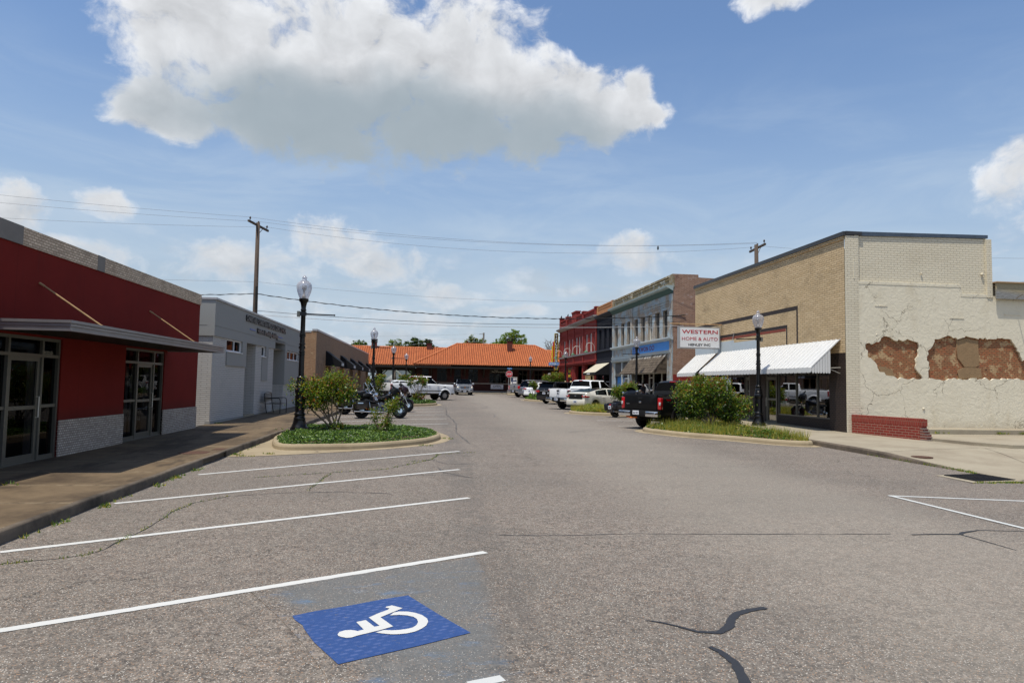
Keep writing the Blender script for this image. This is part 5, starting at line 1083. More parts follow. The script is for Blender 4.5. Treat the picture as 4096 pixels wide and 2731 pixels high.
def navy_two():
    t = empty('navy_building', (15.4, 60, .45), 'narrow two storey dark navy brick building with orange parapet', 'building')
    wins = [(61.05, 61.9, 5.2, 7.05), (59.2, 60.05, 5.2, 7.05), (57.6, 58.4, 5.2, 7.05)]; low = [(57.9, 62.4, .4, 3.3)]
    mb = MB(); FR.wall(mb, 57.05, 62.75, .3, 8.3, wins+low, .35, .01); mb.obj('wall', A['navy_brick'], t)
    mb = MB(); FR.box(mb, 57.07, 62.74, 8.3, 9.15, .02, .3); FR.box(mb, 57.07, 57.5, 8.3, 9.3, -.05, .3); FR.box(mb, 62.3, 62.74, 8.3, 9.2, -.04, .3); FR.box(mb, 57.07, 62.7, 9.15, 9.28, -.03, .3); FR.box(mb, 57.5, 62.3, 8.95, 9.05, -.01, .02); mb.obj('parapet', A['orange_brick'], t)
    flatroof(t, 57.1, 62.7, 8.8); mb = MB(); P = [(0, 8.02), (-.15, 8.08), (-.36, 8.24), (-.38, 8.34), (0, 8.36)]; mb.prism([(15.4+x, 57.06, z) for x, z in P], (0, 5.5, 0)); FR.box(mb, 57.06, 62.74, 5.0, 5.14, -.14, .02)
    for z in (7.35, 7.5, 7.65): FR.box(mb, 57.4, 62.4, z, z+.06, -.04, .02)
    FR.box(mb, 57.06, 62.7, 4.02, 4.14, -.12, .02); FR.box(mb, 57.06, 57.9, .3, 4.0, -.06, .02); mb.obj('cornice', A['navy'], t)
    for w in wins: sash(FR, t, *w, 'navy', w=.07, dep=.2)
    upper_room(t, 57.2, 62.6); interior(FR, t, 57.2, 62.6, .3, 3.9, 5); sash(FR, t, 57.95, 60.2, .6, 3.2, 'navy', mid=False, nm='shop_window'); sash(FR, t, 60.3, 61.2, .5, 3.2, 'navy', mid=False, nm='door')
    mb = MB(); mb.m = 0; y0, y1 = 57.8, 62.65; mb.quad((15.38, y0, 3.96), (15.38, y1, 3.96), (14.08, y1, 3.08), (14.08, y0, 3.08)); top = mb.obj('canopy_top', A['tan_canvas'], t)
    mb = MB(); mb.quad((14.08, y0, 3.08), (14.08, y1, 3.08), (14.08, y1, 2.86), (14.08, y0, 2.86))
    for y in (y0, y1): mb.quad((15.38, y, 3.955), (14.08, y, 3.075), (14.08, y, 2.86), (15.38, y, 2.86))
    mb.obj('canopy_side', A['awning_black'], t); mb = MB(); [mb.box(14.065, 14.075, 60.9-k*.2, 61.03-k*.2, 2.91, 3.02) for k in range(6)]; mb.obj('canopy_print', A['white_print'], t)
navy_two()
def grey_two():
    t = empty('peeling_blue_building', (15.4, 50, .37), 'two storey brick building with peeling pale blue paint and shingled porch roof', 'building')
    y0, y1 = 42.35, 57.05; wy = [(55.5, 56.4), (53.6, 54.5), (51.95, 52.75), (49.9, 50.8), (48.2, 49.1), (46.55, 47.45), (44.98, 45.9), (43.4, 44.3)]
    wins = [(a, b, 5.18, 7.0) for a, b in wy]; low = [(43.5, 51.3, .3, 2.9), (51.55, 56.5, .3, 3.85)]
    mb = MB(); FR.wall(mb, y0, y1, .2, 8.25, wins+[(43.5, 51.3, .2, 2.9), (51.55, 56.5, .2, 3.85)], .4); mb.obj('wall', A['pale_blue_brick'], t)
    mb = MB(); FR.box(mb, y0, y1, 8.25, 9.1, .02, .35); FR.box(mb, y0, y1, 9.08, 9.22, -.04, .38)
    for a, b in ((42.33, 42.9), (51.1, 51.7), (56.5, 57.05)): FR.box(mb, a, b, 8.3, 9.08, -.07, .1)
    FR.box(mb, y0, y1, 8.93, 8.99, -.03, .03); mb.obj('parapet', A['tan_brick_worn'], t)
    mb = MB(); y = y0; mb.prism([(15.4, y, .1), (17.1, y, .1), (34, y, .1), (34, y, 8.7), (18.6, y, 9.0), (17.12, y, 9.04), (17.1, y, 9.22), (15.4, y, 9.22)], (0, .3, 0)); mb.quad((34, y0, .1), (34, y1, .1), (34, y1, 8.7), (34, y0, 8.7)); mb.obj('side_wall', A['side_brick'], t)
    mb = MB(); mb.box(15.4, 16.95, 42.335, 42.349, .3, 2.72); mb.obj('red_painted_patch', A['red_brick_paint'], t)
    flatroof(t, 42.6, 57, 8.6); body
    mb = MB(); P = [(0, 8.12), (-.1, 8.16), (-.32, 8.28), (-.44, 8.34), (-.46, 8.46), (0, 8.48)]; mb.prism([(15.4+x, 42.3, z) for x, z in P], (0, 14.9, 0)); mb.obj('cornice', A['green_cornice'], t)
    mb = MB(); mb.prism([(15.4+x, 42.33, z) for x, z in [(0, 7.98), (-.06, 8.0), (-.3, 8.24), (0, 8.24)]], (0, 14.7, 0)); mb.obj('cornice_soffit', A['green_dark'], t)
    mb = MB()
    for z in (7.22, 7.38, 7.56): [FR.box(mb, a, b, z, z+.07, -.04, .01) for a, b in ((42.95, 51.1), (51.7, 56.5))]
    for a, b in ((42.35, 42.9), (51.15, 51.65), (56.55, 57.04)): FR.box(mb, a, b, .3, 7.95, -.06, .01)
    mb.obj('brick_trim', A['pale_blue_brick'], t)
    mb = MB(); mb.prism([(15.4+x, 42.3, z) for x, z in [(0, 4.92), (-.1, 4.96), (-.22, 5.06), (-.22, 5.15), (0, 5.16)]], (0, 14.85, 0)); mb.prism([(15.4+x, 42.6, z) for x, z in [(0, 4.08), (-.1, 4.12), (-.16, 4.3), (0, 4.31)]], (0, 14.4, 0))
    mb.prism([(15.4+x, 51.4, z) for x, z in [(0, 3.84), (-.14, 3.9), (-.2, 4.07), (0, 4.08)]], (0, 5.6, 0)); mb.obj('sill_course', A['blue_trim'], t)
    mb = MB(); FR.box(mb, 42.8, 51.7, 4.33, 4.9, -.03, .01); pn = mb.obj('painted_sign', A['blue_panel'], t)
    text('TAE KWON DO', 'lettering', (15.37, 51.0, 4.44), (0, -1, 0), (0, 0, 1), 5.0, .36, A['maroon'], pn, .01, .01, spacing=1.1)
    for i, w in enumerate(wins): sash(FR, t, *w, 'boarded' if i != 5 else 'whiteish', 'glass' if i in (1, 2, 5) else 'boarded', w=.07, dep=.2, mid=i in (1, 5))
    upper_room(t, 42.8, 56.8)
    # shingled porch roof, courses of real shingles
    mb = MB(); xa, za, xb, zb = 15.38, 4.05, 14.42, 2.82; n = 7; L = math.hypot(xa-xb, za-zb); ux, uz = (xb-xa)/L, (zb-za)/L
    mb.quad((xa, 43.5, za), (xa, 51.35, za), (xb, 51.35, zb), (xb, 43.5, zb))
    for r in range(n):
        y = 43.42+random.random()*.1
        while y < 51.3:
            w = random.uniform(.1, .2); l = (r+1.12+random.uniform(-.04, .04))*L/n; u0 = r*L/n-.02; e = .035+random.uniform(0, .02); tl = random.uniform(-.008, .008)
            mb.add([(xa+ux*u0, y, za+uz*u0+.012), (xa+ux*u0, y+w-.008, za+uz*u0+.012), (xa+ux*l, y+w-.008, za+uz*l+e+tl), (xa+ux*l, y, za+uz*l+e-tl), (xa+ux*l, y+w-.008, za+uz*l), (xa+ux*l, y, za+uz*l)], [(0,1,2,3), (3,2,4,5)]); y += w
    sh = mb.obj('porch_roof', A['shingle'], t)
    for y in (43.5, 51.33):
        mb = MB(); mb.quad((15.38, y, 4.03), (14.42, y, 2.8), (15.38, y, 2.8))
        for r in range(4):
            z1 = 2.82+.3*(r+1); z0 = z1-.33; x = 15.38-(4.03-z1)*.78
            while x < 15.36: w = random.uniform(.08, .16); mb.quad((x, y-.01-.02, z0+random.uniform(0, .04)), (x+w, y-.03, z0+random.uniform(0, .04)), (x+w, y-.012, z1), (x, y-.012, z1)); x += w+.006
        mb.obj('porch_gable', A['shingle'], t)
    interior(FR, t, 42.9, 56.9, .3, 3.9, 5)
    mb = MB(); FR.frame(mb, 43.5, 51.3, .45, 2.88, .07, .1, .2, (44.85, 46.6, 47.5, 49.1)); FR.box(mb, 46.6, 47.5, 2.5, 2.57, .1, .2); sw = mb.obj('shop_front', A['alum_l'], t); MB().quad(FR.p(43.5, .4, .15), FR.p(51.3, .4, .15), FR.p(51.3, 2.88, .15), FR.p(43.5, 2.88, .15)).obj('pane', A['glass'], sw)
    mb = MB(); FR.box(mb, 51.55, 56.5, 2.72, 2.8, .02, .12)
    for a, b in ((51.6, 52.3), (52.5, 54.1), (54.4, 56.4)): FR.box(mb, a, b, 2.82, 3.8, .08, .12)
    mb.obj('boarded_transom', A['boarded'], t)
    for y in (51.6, 52.35, 54.2, 56.45): mb = MB(); FR.box(mb, y-.09, y+.09, .4, 3.85, -.02, .12); mb.obj('column', A['blue_trim'], t)
    mb = MB(); FR.box(mb, 54.3, 56.36, .4, 2.7, .25, .3); FR.box(mb, 51.7, 52.26, .4, 2.7, .25, .3); mb.obj('blue_panel', A['blue_panel'], t)
    mb = MB(); FR.frame(mb, 52.7, 53.9, .45, 2.6, .12, .15, .25); FR.box(mb, 52.45, 52.7, .4, 2.72, .1, .2); dd = mb.obj('door', A['white_trim'], t); MB().quad(FR.p(52.8, .5, .2), FR.p(53.8, .5, .2), FR.p(53.8, 2.5, .2), FR.p(52.8, 2.5, .2)).obj('pane', A['glass'], dd)
grey_two()
def curve_sheet(name, outer, holes, F, thick, mat, parent):
    cu = bpy.data.curves.new(name, 'CURVE'); cu.dimensions = '2D'; cu.fill_mode = 'BOTH'; cu.extrude = thick/2
    for P in [outer]+holes:
        sp = cu.splines.new('POLY'); sp.points.add(len(P)-1); sp.use_cyclic_u = True
        for q, (x, z) in zip(sp.points, P): q.co = (x, z, 0, 1)
    t = bpy.data.objects.new(name, cu); C.objects.link(t); bpy.context.view_layer.update()
    me = bpy.data.meshes.new_from_object(t.evaluated_get(bpy.context.evaluated_depsgraph_get())); C.objects.unlink(t); bpy.data.objects.remove(t); bpy.data.curves.remove(cu)
    off = wl(parent)
    for v in me.vertices: v.co = F.p(v.co.x, v.co.y, v.co.z)-off
    me.materials.clear(); me.materials.append(mat); o = bpy.data.objects.new(name, me); C.objects.link(o); o.parent = parent; WL[o.name] = wl(parent); return o
def zs(x, z): return (16.15+(x-190)*.008585, 2.35+(745-z)*.0079+(x-485)*.00015)
def ragged(P, amp=.05, step=.09):
    out = []
    for i in range(len(P)):
        a, b = Vector(P[i]), Vector(P[(i+1) % len(P)]); n = max(1, int((b-a).length/step))
        for k in range(n): out.append(tuple(a+(b-a)*k/n+Vector((random.uniform(-amp, amp), random.uniform(-amp, amp)))*(.5 if k == 0 else 1)))
    return out
def western():
    t = empty('buff_brick_store', (15.4, 31, .25), 'tall buff brick store with white corrugated awning and cream stucco side wall', 'building')
    y0, y1, top = 23.9, 38.6, 7.72
    mb = MB(); FR.wall(mb, y0+.02, y1, 3.05, top, [(y0+.02, 25.0, 3.05, 3.3)], .02); FR.box(mb, y0+.02, y0+.5, top-.12, top, -.05, 0); mb.obj('wall', A['yellow_brick'], t)
    mb = MB(); mb.quad((15.4, y1, .1), (21.4, y1, .1), (21.4, y1, top), (15.4, y1, top)); mb.quad((21.4, y1, .1), (34, y1, .1), (34, y1, 5.9), (21.4, y1, 5.9)); mb.quad((34, y1, .1), (34, y0, .1), (34, y0, 6), (34, y1, 6)); mb.quad((21.4, y1, .1), (21.4, y0+.2, .1), (21.4, y0+.2, 7.3), (21.4, y1, 7.3)); mb.obj('rear_wall', A['side_brick'], t)
    mb = MB(); FR.box(mb, y0-.08, y1+.05, top, top+.16, -.1, .35); mb.obj('coping', A['tarpaper'], t); mb = MB(); FR.box(mb, y0+.5, y1, top-.1, top-.003, -.06, .01); mb.obj('corbel', A['yellow_brick'], t)
    MB().quad((15.6, y0+.3, 7.3), (15.6, y1, 7.3), (21.4, y1, 7.3), (21.4, y0+.3, 7.3)).quad((21.4, y0+.3, 5.8), (21.4, y1, 5.8), (34, y1, 5.8), (34, y0+.3, 5.8)).obj('roof', A['tarpaper'], t)
    # dark brick outline patterns
    mb = MB(); FR.box(mb, 27.25, 38.55, 5.28, 5.44, -.006, .01); FR.box(mb, 27.25, 27.36, 3.85, 5.28, -.006, .01); FR.box(mb, 28.12, 38.55, 4.56, 4.70, -.006, .01); FR.box(mb, 28.12, 28.22, 3.85, 4.56, -.006, .01); mb.obj('dark_brick_line', A['black_brick'], t)
    mb = MB(); FR.box(mb, 28.26, 38.55, 4.44, 4.55, -.006, .01); mb.obj('soldier_course', A['red_soldier'], t)
    mb = MB()
    for a, b, c in ((33.4, 35.1, 4.35), (35.12, 38.5, 4.3), (30.9, 33.38, 4.22)): FR.box(mb, a, b, 3.78, c, -.04, .0)
    mb.obj('tin_sheet', A['tin_blue'], t)
    # storefront, recessed 20 cm
    D = .2; X = 15.6
    mb = MB(); FR.wall(mb, y0+.02, 38.55, .1, 3.05, [(25.0, 29.42, .74, 2.95), (29.46, 30.52, .1, 2.95), (32.1, 32.62, .1, 2.95), (32.7, 38.45, .78, 2.95)], .15, D); FR.box(mb, y0+.02, 24.998, .1, 3.3, .003, D-.002); FR.box(mb, 38.452, 38.6, .1, 3.05, .003, D-.002); mb.obj('storefront_brick', A['black_brick'], t)
    mb = MB(); FR.box(mb, 25.0, 38.45, 3.04, 3.06, 0, D+.1); mb.obj('lintel', A['dark_trim'], t)
    for a, b, c, ms in ((25.0, 29.42, .74, (26.25, 27.87)), (32.7, 38.45, .78, (34.3, 35.9, 37.2))):
        mb = MB(); FR.frame(mb, a, b, c, 2.95, .05, D+.03, D+.12, ms); w = mb.obj('shop_window', A['alum'], t); MB().quad(FR.p(a, c, D+.08), FR.p(b, c, D+.08), FR.p(b, 2.95, D+.08), FR.p(a, 2.95, D+.08)).obj('pane', A['glass'], w)
    for a, b in ((29.46, 30.52), (32.1, 32.62)):
        mb = MB(); FR.frame(mb, a, b, .33, 2.93, .07, D+.02, D+.12, (), (2.42,)); FR.frame(mb, a+.07, b-.07, .36, 2.4, .09, D+.04, D+.1, (), (1.42,)); w = mb.obj('door', A['alum'], t)
        MB().quad(FR.p(a, .35, D+.08), FR.p(b, .35, D+.08), FR.p(b, 2.93, D+.08), FR.p(a, 2.93, D+.08)).obj('pane', A['glass'], w); MB().box(15.53, 15.545, b-.2, b-.18, 1.1, 1.5).obj('handle', A['alum_l'], w)
    interior(FR, t, y0+.6, 38.3, .2, 3.02, 7)
    # goods seen dimly behind the glass
    mb = MB(); rr = random.Random(3)
    for _ in range(26):
        y = rr.choice((rr.uniform(25.2, 29.2), rr.uniform(32.9, 38))); x = rr.uniform(16.1, 18); h = rr.uniform(.3, 1.1); mb.m = rr.choice((0, 0, 1, 2, 3)); mb.box(x, x+rr.uniform(.1, .5), y, y+rr.uniform(.1, .5), .3, .3+h)
        mb.m = 4; mb.tube([(x, y, .8), (x+.2, y+rr.uniform(-.4, .4), 1.6)], .014, 5)
    mb.obj('goods_in_window', [A['gloss_red'], A['neon_yellow'], A['lamp_green'], A['sh_teal'], A['alum_l']], t)
    # corrugated awning in two lengths
    def awn(a, b, endslats, dz=0):
        mb = MB(); p = .31; n = int((b-a)/p); xo, zo, xi, zi = 14.2, 2.72+dz, 15.39, 3.82+dz; prof = [(0, 0), (.12, .0), (.2, .022), (.32, .022), (.4, 0)]
        ys = []; 
        for i in range(n):
            for f, h in ((0, 0), (.74, 0.004), (.77, .028), (.90, .028), (.92, .0), (.96, -.02)): ys.append((a+(i+f)*p, h))
        ys.append((a+n*p, 0)); nx, nz = -(zi-zo), (xi-xo); l = math.hypot(nx, nz); nx, nz = nx/l, nz/l
        for (ya, ha), (yb, hb) in zip(ys[:-1], ys[1:]):
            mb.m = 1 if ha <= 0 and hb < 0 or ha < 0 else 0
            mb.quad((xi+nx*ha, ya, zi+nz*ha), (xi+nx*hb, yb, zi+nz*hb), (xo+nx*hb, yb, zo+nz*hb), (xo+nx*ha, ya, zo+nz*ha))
        mb.m = 0
        for i in range(n):      # scalloped valance
            q = a+i*p; mb.add([(xo-.01, q, zo+.01), (xo-.01, q+p*.96, zo+.01), (xo-.02, q+p*.985, zo-.16), (xo-.02, q+p*.86, zo-.19), (xo-.02, q+p*.12, zo-.19), (xo-.02, q, zo-.16)], [(0,1,2,3,4,5)])
            mb.quad((xo-.01, q, zo+.01), (xo-.02, q, zo-.14), (xo+.015, q-.004, zo-.14), (xo+.015, q-.004, zo+.01))
        if endslats:
            for k in range(7):
                x = xo+.02+k*.108; zt = zo+(x-xo)*(zi-zo)/(xi-xo)+.02; mb.add([(x, a-.012, zt-.02), (x+.1, a-.012, zt+.05), (x+.1, a-.012, zo-.15), (x+.08, a-.012, zo-.2), (x+.02, a-.012, zo-.2), (x, a-.012, zo-.15)], [(0,1,2,3,4,5)])
            mb.add([(xo, a-.02, zo-.0), (xi, a-.02, zi-.0), (xi, a-.02, zi+.05), (xo, a-.02, zo+.05)], [(0,1,2,3)])
        return mb.obj('awning', [A['awn_white'], A['awn_seam']], t)
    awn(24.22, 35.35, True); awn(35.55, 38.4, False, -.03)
    mb = MB(); 
    for y in (24.25, 29, 34, 35.5, 38.3): mb.tube([(14.25, y, 2.7), (15.5, y, 2.75)], .012, 5); mb.tube([(14.9, y+.02, 2.72), (15.4, y+.02, 2.52)], .01, 5)
    mb.obj('awning_strut', A['alum_l'], t)
    # south side wall: brick above, thick stucco skin below with ragged holes over old brick
    F = FS(23.9); mb = MB()
    mb.quad(F.p(15.4, .1, .0), F.p(16.2, .1, .0), F.p(16.2, top+.05, .0), F.p(15.4, top+.05, .0)); F.box(mb, 15.401, 15.919, .1, top+.03, -.071, -.002); mb.quad(F.p(16.2, 5.4, 0), F.p(21.3, 5.4, 0), F.p(21.3, 7.85, 0), F.p(16.2, 7.75, 0)); mb.obj('side_wall', A['cream_brick'], t)
    mb = MB(); mb.quad(F.p(16.2, .1, .012), F.p(32, .1, .012), F.p(32, 5.45, .012), F.p(16.2, 5.45, .012)); mb.obj('old_brickwork', A['bare_brick'], t)
    h1 = [zs(*q) for q in ((192,600),(190,575),(225,574),(250,568),(265,548),(290,540),(318,548),(340,558),(400,555),(437,566),(440,605),(438,628),(425,645),(425,690),(440,715),(458,740),(400,741),(330,740),(300,725),(275,712),(255,708),(245,690),(235,660),(205,640))]
    h2 = [zs(*q) for q in ((485,605),(505,585),(520,548),(545,550),(560,543),(600,535),(630,551),(650,545),(670,535),(690,540),(720,545),(800,546),(850,542),(888,550),(905,570),(920,590),(935,630),(945,655),(962,642),(1010,640),(1010,745),(900,743),(800,742),(700,740),(600,744),(540,746),(485,743),(490,690),(480,650))]
    outer = [(15.92, .3), (32, .3), (32, 5.62), (20.15, 5.62), (20.12, 5.98), (15.92, 5.98)]
    st = curve_sheet('stucco_skin', outer, [ragged(h1), ragged(h2)], FS(23.865), .07, A['stucco'], t)
    mb = MB(); F2 = FS(23.83); F2.box(mb, 15.9, 20.1, 5.9, 6.0, -.01, .06); F2.box(mb, 20.1, 21.25, 5.55, 5.66, -.01, .06); mb.obj('stucco_ledge', A['stucco'], t)
    mp = [zs(*q) for q in ((628,558),(660,548),(680,545),(705,552),(733,556),(736,640),(735,675),(720,684),(665,684),(645,655),(632,640))]; mq = [zs(*q) for q in ((632,700),(655,688),(700,684),(745,690),(748,738),(635,738))]
    curve_sheet('mortar_patch', mp, [], FS(23.895), .03, A['old_mortar'], t); curve_sheet('mortar_patch', mq, [], FS(23.897), .025, A['old_mortar'], t); curve_sheet('mortar_patch', [zs(*q) for q in ((255,680),(285,685),(320,700),(330,742),(300,728),(262,708))], [], FS(23.897), .025, A['old_mortar'], t)
    mb = MB(); mb.box(15.4, 16.05, 23.8, 24.3, top+.04, top+.17); mb.obj('roof_edge', A['tarpaper'], t); mb = MB(); mb.prism([F.p(16.0, 7.74, -.05), F.p(21.32, 7.87, -.05), F.p(21.32, 7.99, -.05), F.p(16.0, 7.90, -.05)], (0, .4, 0)); mb.obj('flashing', A['bluish_flash'], t)
    mb = MB(); mb.box(21.2, 21.42, 23.8, 24.1, 5.55, 7.82); mb.obj('corner_board', A['cream_brick'], t)
    mb = MB(); mb.ell((21.05, 23.86, 6.45), .06, .05, .06); mb.ell((18.5, 23.86, 6.4), .035, .03, .035); mb.ell((16.6, 23.84, 4.0), .04, .03, .04); mb.ell((18.45, 23.82, 1.25), .05, .03, .05); mb.obj('wall_stud', A['cream_brick'], t)
    mb = MB(); [F2.box(mb, *q, -.015, .03) for q in ((16.55, 17.05, 5.08, 5.11), (19.6, 20.2, 4.7, 4.74), (21.9, 22.6, 4.9, 4.95), (15.7, 15.74, 6.1, 6.9))]; mb.obj('plaster_ridge', A['stucco'], t)
    # lower rear wing to the right
    mb = MB(); mb.quad(F.p(21.3, 5.5, .05), F.p(32, 5.5, .05), F.p(32, 6.1, .05), F.p(21.3, 6.1, .05)); mb.obj('wing_wall', A['cream_brick'], t)
    mb = MB(); mb.box(21.46, 32, 23.66, 23.72, 5.50, 6.12); mb.obj('board_fascia', A['plywood'], t); mb = MB(); mb.box(21.43, 32, 23.6, 24.4, 6.12, 6.16); mb.obj('wing_coping', A['tan_pil'], t); MB().bar((22.6, 23.9, 6.19), (23.2, 24.1, 6.25), .12, .03).obj('loose_board', A['tarpaper'], t)
    MB().bar((22.25, 23.3, 5.66), (22.33, 23.84, 5.5), .03, .03).obj('bracket', A['stone'], t)
    MB().box(23.0, 23.5, 23.78, 23.84, 4.55, 4.6).obj('wall_sill', A['stucco'], t)
western()
def low_wall():
    t = empty('low_brick_wall', (15.8, 22.2, .25), 'low dark red brick wall with a broken stepped end beside the stucco wall', 'wall')
    a, b = Vector((15.53, 23.8, 0)), Vector((16.02, 20.9, 0)); d = (b-a).normalized(); n = Vector((-d.y, d.x, 0)); L = (b-a).length
    if n.x < 0: n = -n
    f = Face(a, d, n); mb = MB(); f.box(mb, 0, L, .1, .76, 0, .24)
    for k in range(8): f.box(mb, L+.001, L+.08+.052*k+random.uniform(-.015, .015), .76-.088*(k+1)+.004, .76-.088*k-.004, .006, .234)
    mb.obj('brick_courses', A['red_low_brick'], t); mb = MB(); f.box(mb, 0, L, .76, 1.0, -.004, .244); f.box(mb, L+.003, L+.1, .76, .985, .002, .236); mb.obj('soldier_cap', A['red_soldier'], t)
    mb = MB(); [f.box(mb, L+.02, L+.10+.05*k, .76-.088*k-.01, .76-.088*k+.01, -.002, .23) for k in range(1, 7)]; mb.obj('broken_mortar', A['stone'], t)
low_wall()
def store_sign():
    t = empty('hanging_sign', (14.1, 34.8, 4.5), 'white hanging sign reading WESTERN HOME AND AUTO', 'sign')
    MB().box(12.98, 15.26, 34.8, 35.05, 3.96, 5.12).obj('sign_box', A['sign_frame'], t); MB().box(13.05, 15.2, 34.785, 34.8, 4.02, 5.06).obj('sign_face', A['sign_white'], t)
    f = lambda s, x, z, w, h, m, b: text(s, 'lettering', (x, 34.784, z), (1, 0, 0), (0, 0, 1), w, h, A[m], t, .006, b)
    f('WESTERN', 13.14, 4.75, 1.98, .2, 'sign_red', .012); f('HOME & AUTO', 13.14, 4.39, 1.98, .18, 'sign_red', 0); f('HENLEY INC', 13.5, 4.1, 1.22, .13, 'black_letter', .02)
    MB().tube([(12.55, 34.92, 5.27), (15.4, 34.92, 5.27)], .028, 8).obj('rod', A['rust_rod'], t)
    MB().tube([(13.05, 34.92, 5.27), (13.05, 34.92, 5.1)], .012, 6).tube([(15.15, 34.92, 5.27), (15.15, 34.92, 5.1)], .012, 6).tube([(13.05, 34.92, 5.3), (13.0, 34.92, 5.38)], .02, 6).tube([(14.4, 34.92, 5.3), (14.45, 34.92, 5.38)], .01, 6).obj('hanger', A['alum'], t)
    MB().tube([(15.0, 34.95, 3.96), (15.02, 35.0, 3.8), (15.2, 35.1, 3.68), (15.35, 35.0, 3.75)], .012, 6).tube([(15.38, 33.9, 3.75), (15.36, 33.3, 4.75)], .015, 6).obj('cable', A['wire_pale'], t)
store_sign()
# ---------------------------------------------------------------- street lamps
def lamp_proto():
    t = empty('street_lamp', (0, 0, 0)); H = 4.92
    mb = MB(); pr = [(.26, 0), (.26, .04), (.235, .06), (.235, .1), (.2, .16), (.17, .26), (.15, .36), (.155, .38), (.15, .42), (.135, .44), (.13, .5), (.15, .52), (.15, .55), (.125, .58), (.115, .62), (.12, .9), (.125, 1.1), (.118, 1.14), (.14, 1.2), (.15, 1.27), (.14, 1.34), (.12, 1.38), (.13, 1.4), (.13, 1.44), (.11, 1.47), (.118, 1.5), (.118, 1.53), (.1, 1.56), (.1, 1.66), (.108, 1.68), (.1, 1.71), (.075, 1.73), (.066, 2.8), (.062, 3.2), (.06, 3.8), (.075, 3.82), (.075, 3.85), (.062, 3.88), (.07, 3.98), (.09, 4.08), (.12, 4.12), (.125, 4.2), (.1, 4.2)]
    pr = [(r*1.2, h) for r, h in pr]; mb.lathe((0, 0, 0), pr, 20)
    for k in range(10):
        a = 2*math.pi*k/10; mb.bar((.138*math.cos(a), .138*math.sin(a), .62), (.149*math.cos(a), .149*math.sin(a), 1.12), .024, .02)
    mb.obj('post', A['post_black'], t, smooth=True, world=False, ang=50)
    mb = MB(); mb.lathe((0, 0, 0), [(.12, 4.19), (.165, 4.28), (.215, 4.42), (.24, 4.54), (.235, 4.64), (.195, 4.72), (.15, 4.745)], 20); mb.lathe((0, 0, 0), [(.135, 4.745), (.138, 4.765), (.1, 4.78), (.075, 4.8), (.062, 4.85), (.08, 4.87), (.08, 4.89), (.05, 4.91), (.03, 4.945), (.008, 4.96)], 16)
    mb.obj('globe', A['globe'], t, smooth=True, world=False)
    MB().lathe((0, 0, 0), [(.06, 4.2), (.06, 4.3), (.035, 4.32), (.035, 4.48), (.07, 4.5), (.075, 4.62), (.03, 4.64)], 12).obj('bulb_holder', A['alum_l'], t, smooth=True, world=False)
    mb = MB(); mb.tube([(0, 0, 3.72), (.95, 0, 3.70)], .021, 8); mb.ell((.97, 0, 3.7), .03, .03, .03); mb.box(-.09, .09, -.08, .08, 3.66, 3.78); mb.obj('banner_arm', A['post_black'], t, world=False, smooth=True, ang=40)
    mb = MB(); mb.box(-.19, -.1, -.05, .05, 3.62, 3.8); mb.obj('receptacle', A['alum'], t, world=False)
    mb = MB()
    for z in (2.5, 2.75, 3.0, 2.42, 3.06): mb.lathe((0, 0, 0), [(.085, z-.02), (.102, z-.01), (.102, z+.02), (.085, z+.03)], 12)
    mb.box(-.1, .1, -.03, .03, 2.6, 2.68); mb.obj('collar', A['post_black'], t, world=False, smooth=True, ang=40)
    return t
LP = [(-4.1, 22.33, .14, 1.0, 0, 'in the front left island'), (13.7, 27.4, .14, .98, 180, 'before the white corrugated awning'),
      (-3.57, 43.0, .0, 1.0, 0, 'behind the motorcycles'), (-3.5, 64.0, .0, .98, 0, 'behind the white crew cab pickup'),
      (-2.9, 80.0, .0, .95, 90, 'before the portico, farthest on the left'), (14.0, 45.6, .14, .98, 180, 'in front of the shingled porch'),
      (14.0, 70.6, .14, .98, 180, 'in front of the red corner building'), (12.3, 84.6, .14, .95, 90, 'beside the station notice board')]
lp0 = lamp_proto()
for i, (x, y, dz, sc, rz, w) in enumerate(LP):
    o = lp0 if i == 0 else copy_tree(lp0)
    o.location = (x, y, G(y)+dz); o.scale = (sc,)*3; o.rotation_euler = (0, 0, R(rz)); tag(o, 'black lamp post with clear acorn globe '+w, 'street lamp', 'black acorn street lamps')
# ---------------------------------------------------------------- poles and wires
def pole(x, y, top, base, label, a, b, r=.14):
    t = empty('utility_pole', (x, y, base), label, 'utility pole', 'wooden utility poles')
    MB().tube([(x+.1, y, base-.3), (x+.04, y, (top+base)/2), (x, y, top)], [r*1.2, r*1.05, r*.85], 12).obj('pole', A['pole_wood'], t, smooth=True)
    a, b = Vector(a), Vector(b); MB().bar(a, b, .11, .12).obj('crossarm', A['pole_wood'], t)
    m = (a+b)/2; MB().bar(m+(b-a)*.22-Vector((0, 0, .05)), (x+.02, y, top-.75), .03, .03).obj('brace', A['stone'], t)
    mb = MB()
    for f in (.08, .5, .93):
        p = a+(b-a)*f+Vector((0, 0, .06)); mb.lathe(p, [(.02, 0), (.02, .1), (.06, .11), (.045, .16), (.065, .17), (.03, .25)], 8)
    mb.obj('insulator', A['porcelain'], t, smooth=True); return t
pL = pole(-11.05, 44, 11.75, .3, 'tall wooden utility pole with slanting crossarm on the left behind the clinic', (-11.35, 42.9, 11.62), (-10.75, 45.4, 11.55))
MB().tube([(-10.95, 43.85, 6.3), (-10.95, 43.85, 7.7)], .06, 8).obj('conduit', A['dark_trim'], pL)
pR = pole(20.4, 41, 11.05, .3, 'short wooden pole top with crossarm above the buff brick store', (20.6, 42.3, 10.85), (20.6, 40.2, 10.95))
pS = empty('utility_pole', (8.65, 115, .9), 'small pale pole behind the station roof', 'utility pole', 'wooden utility poles')
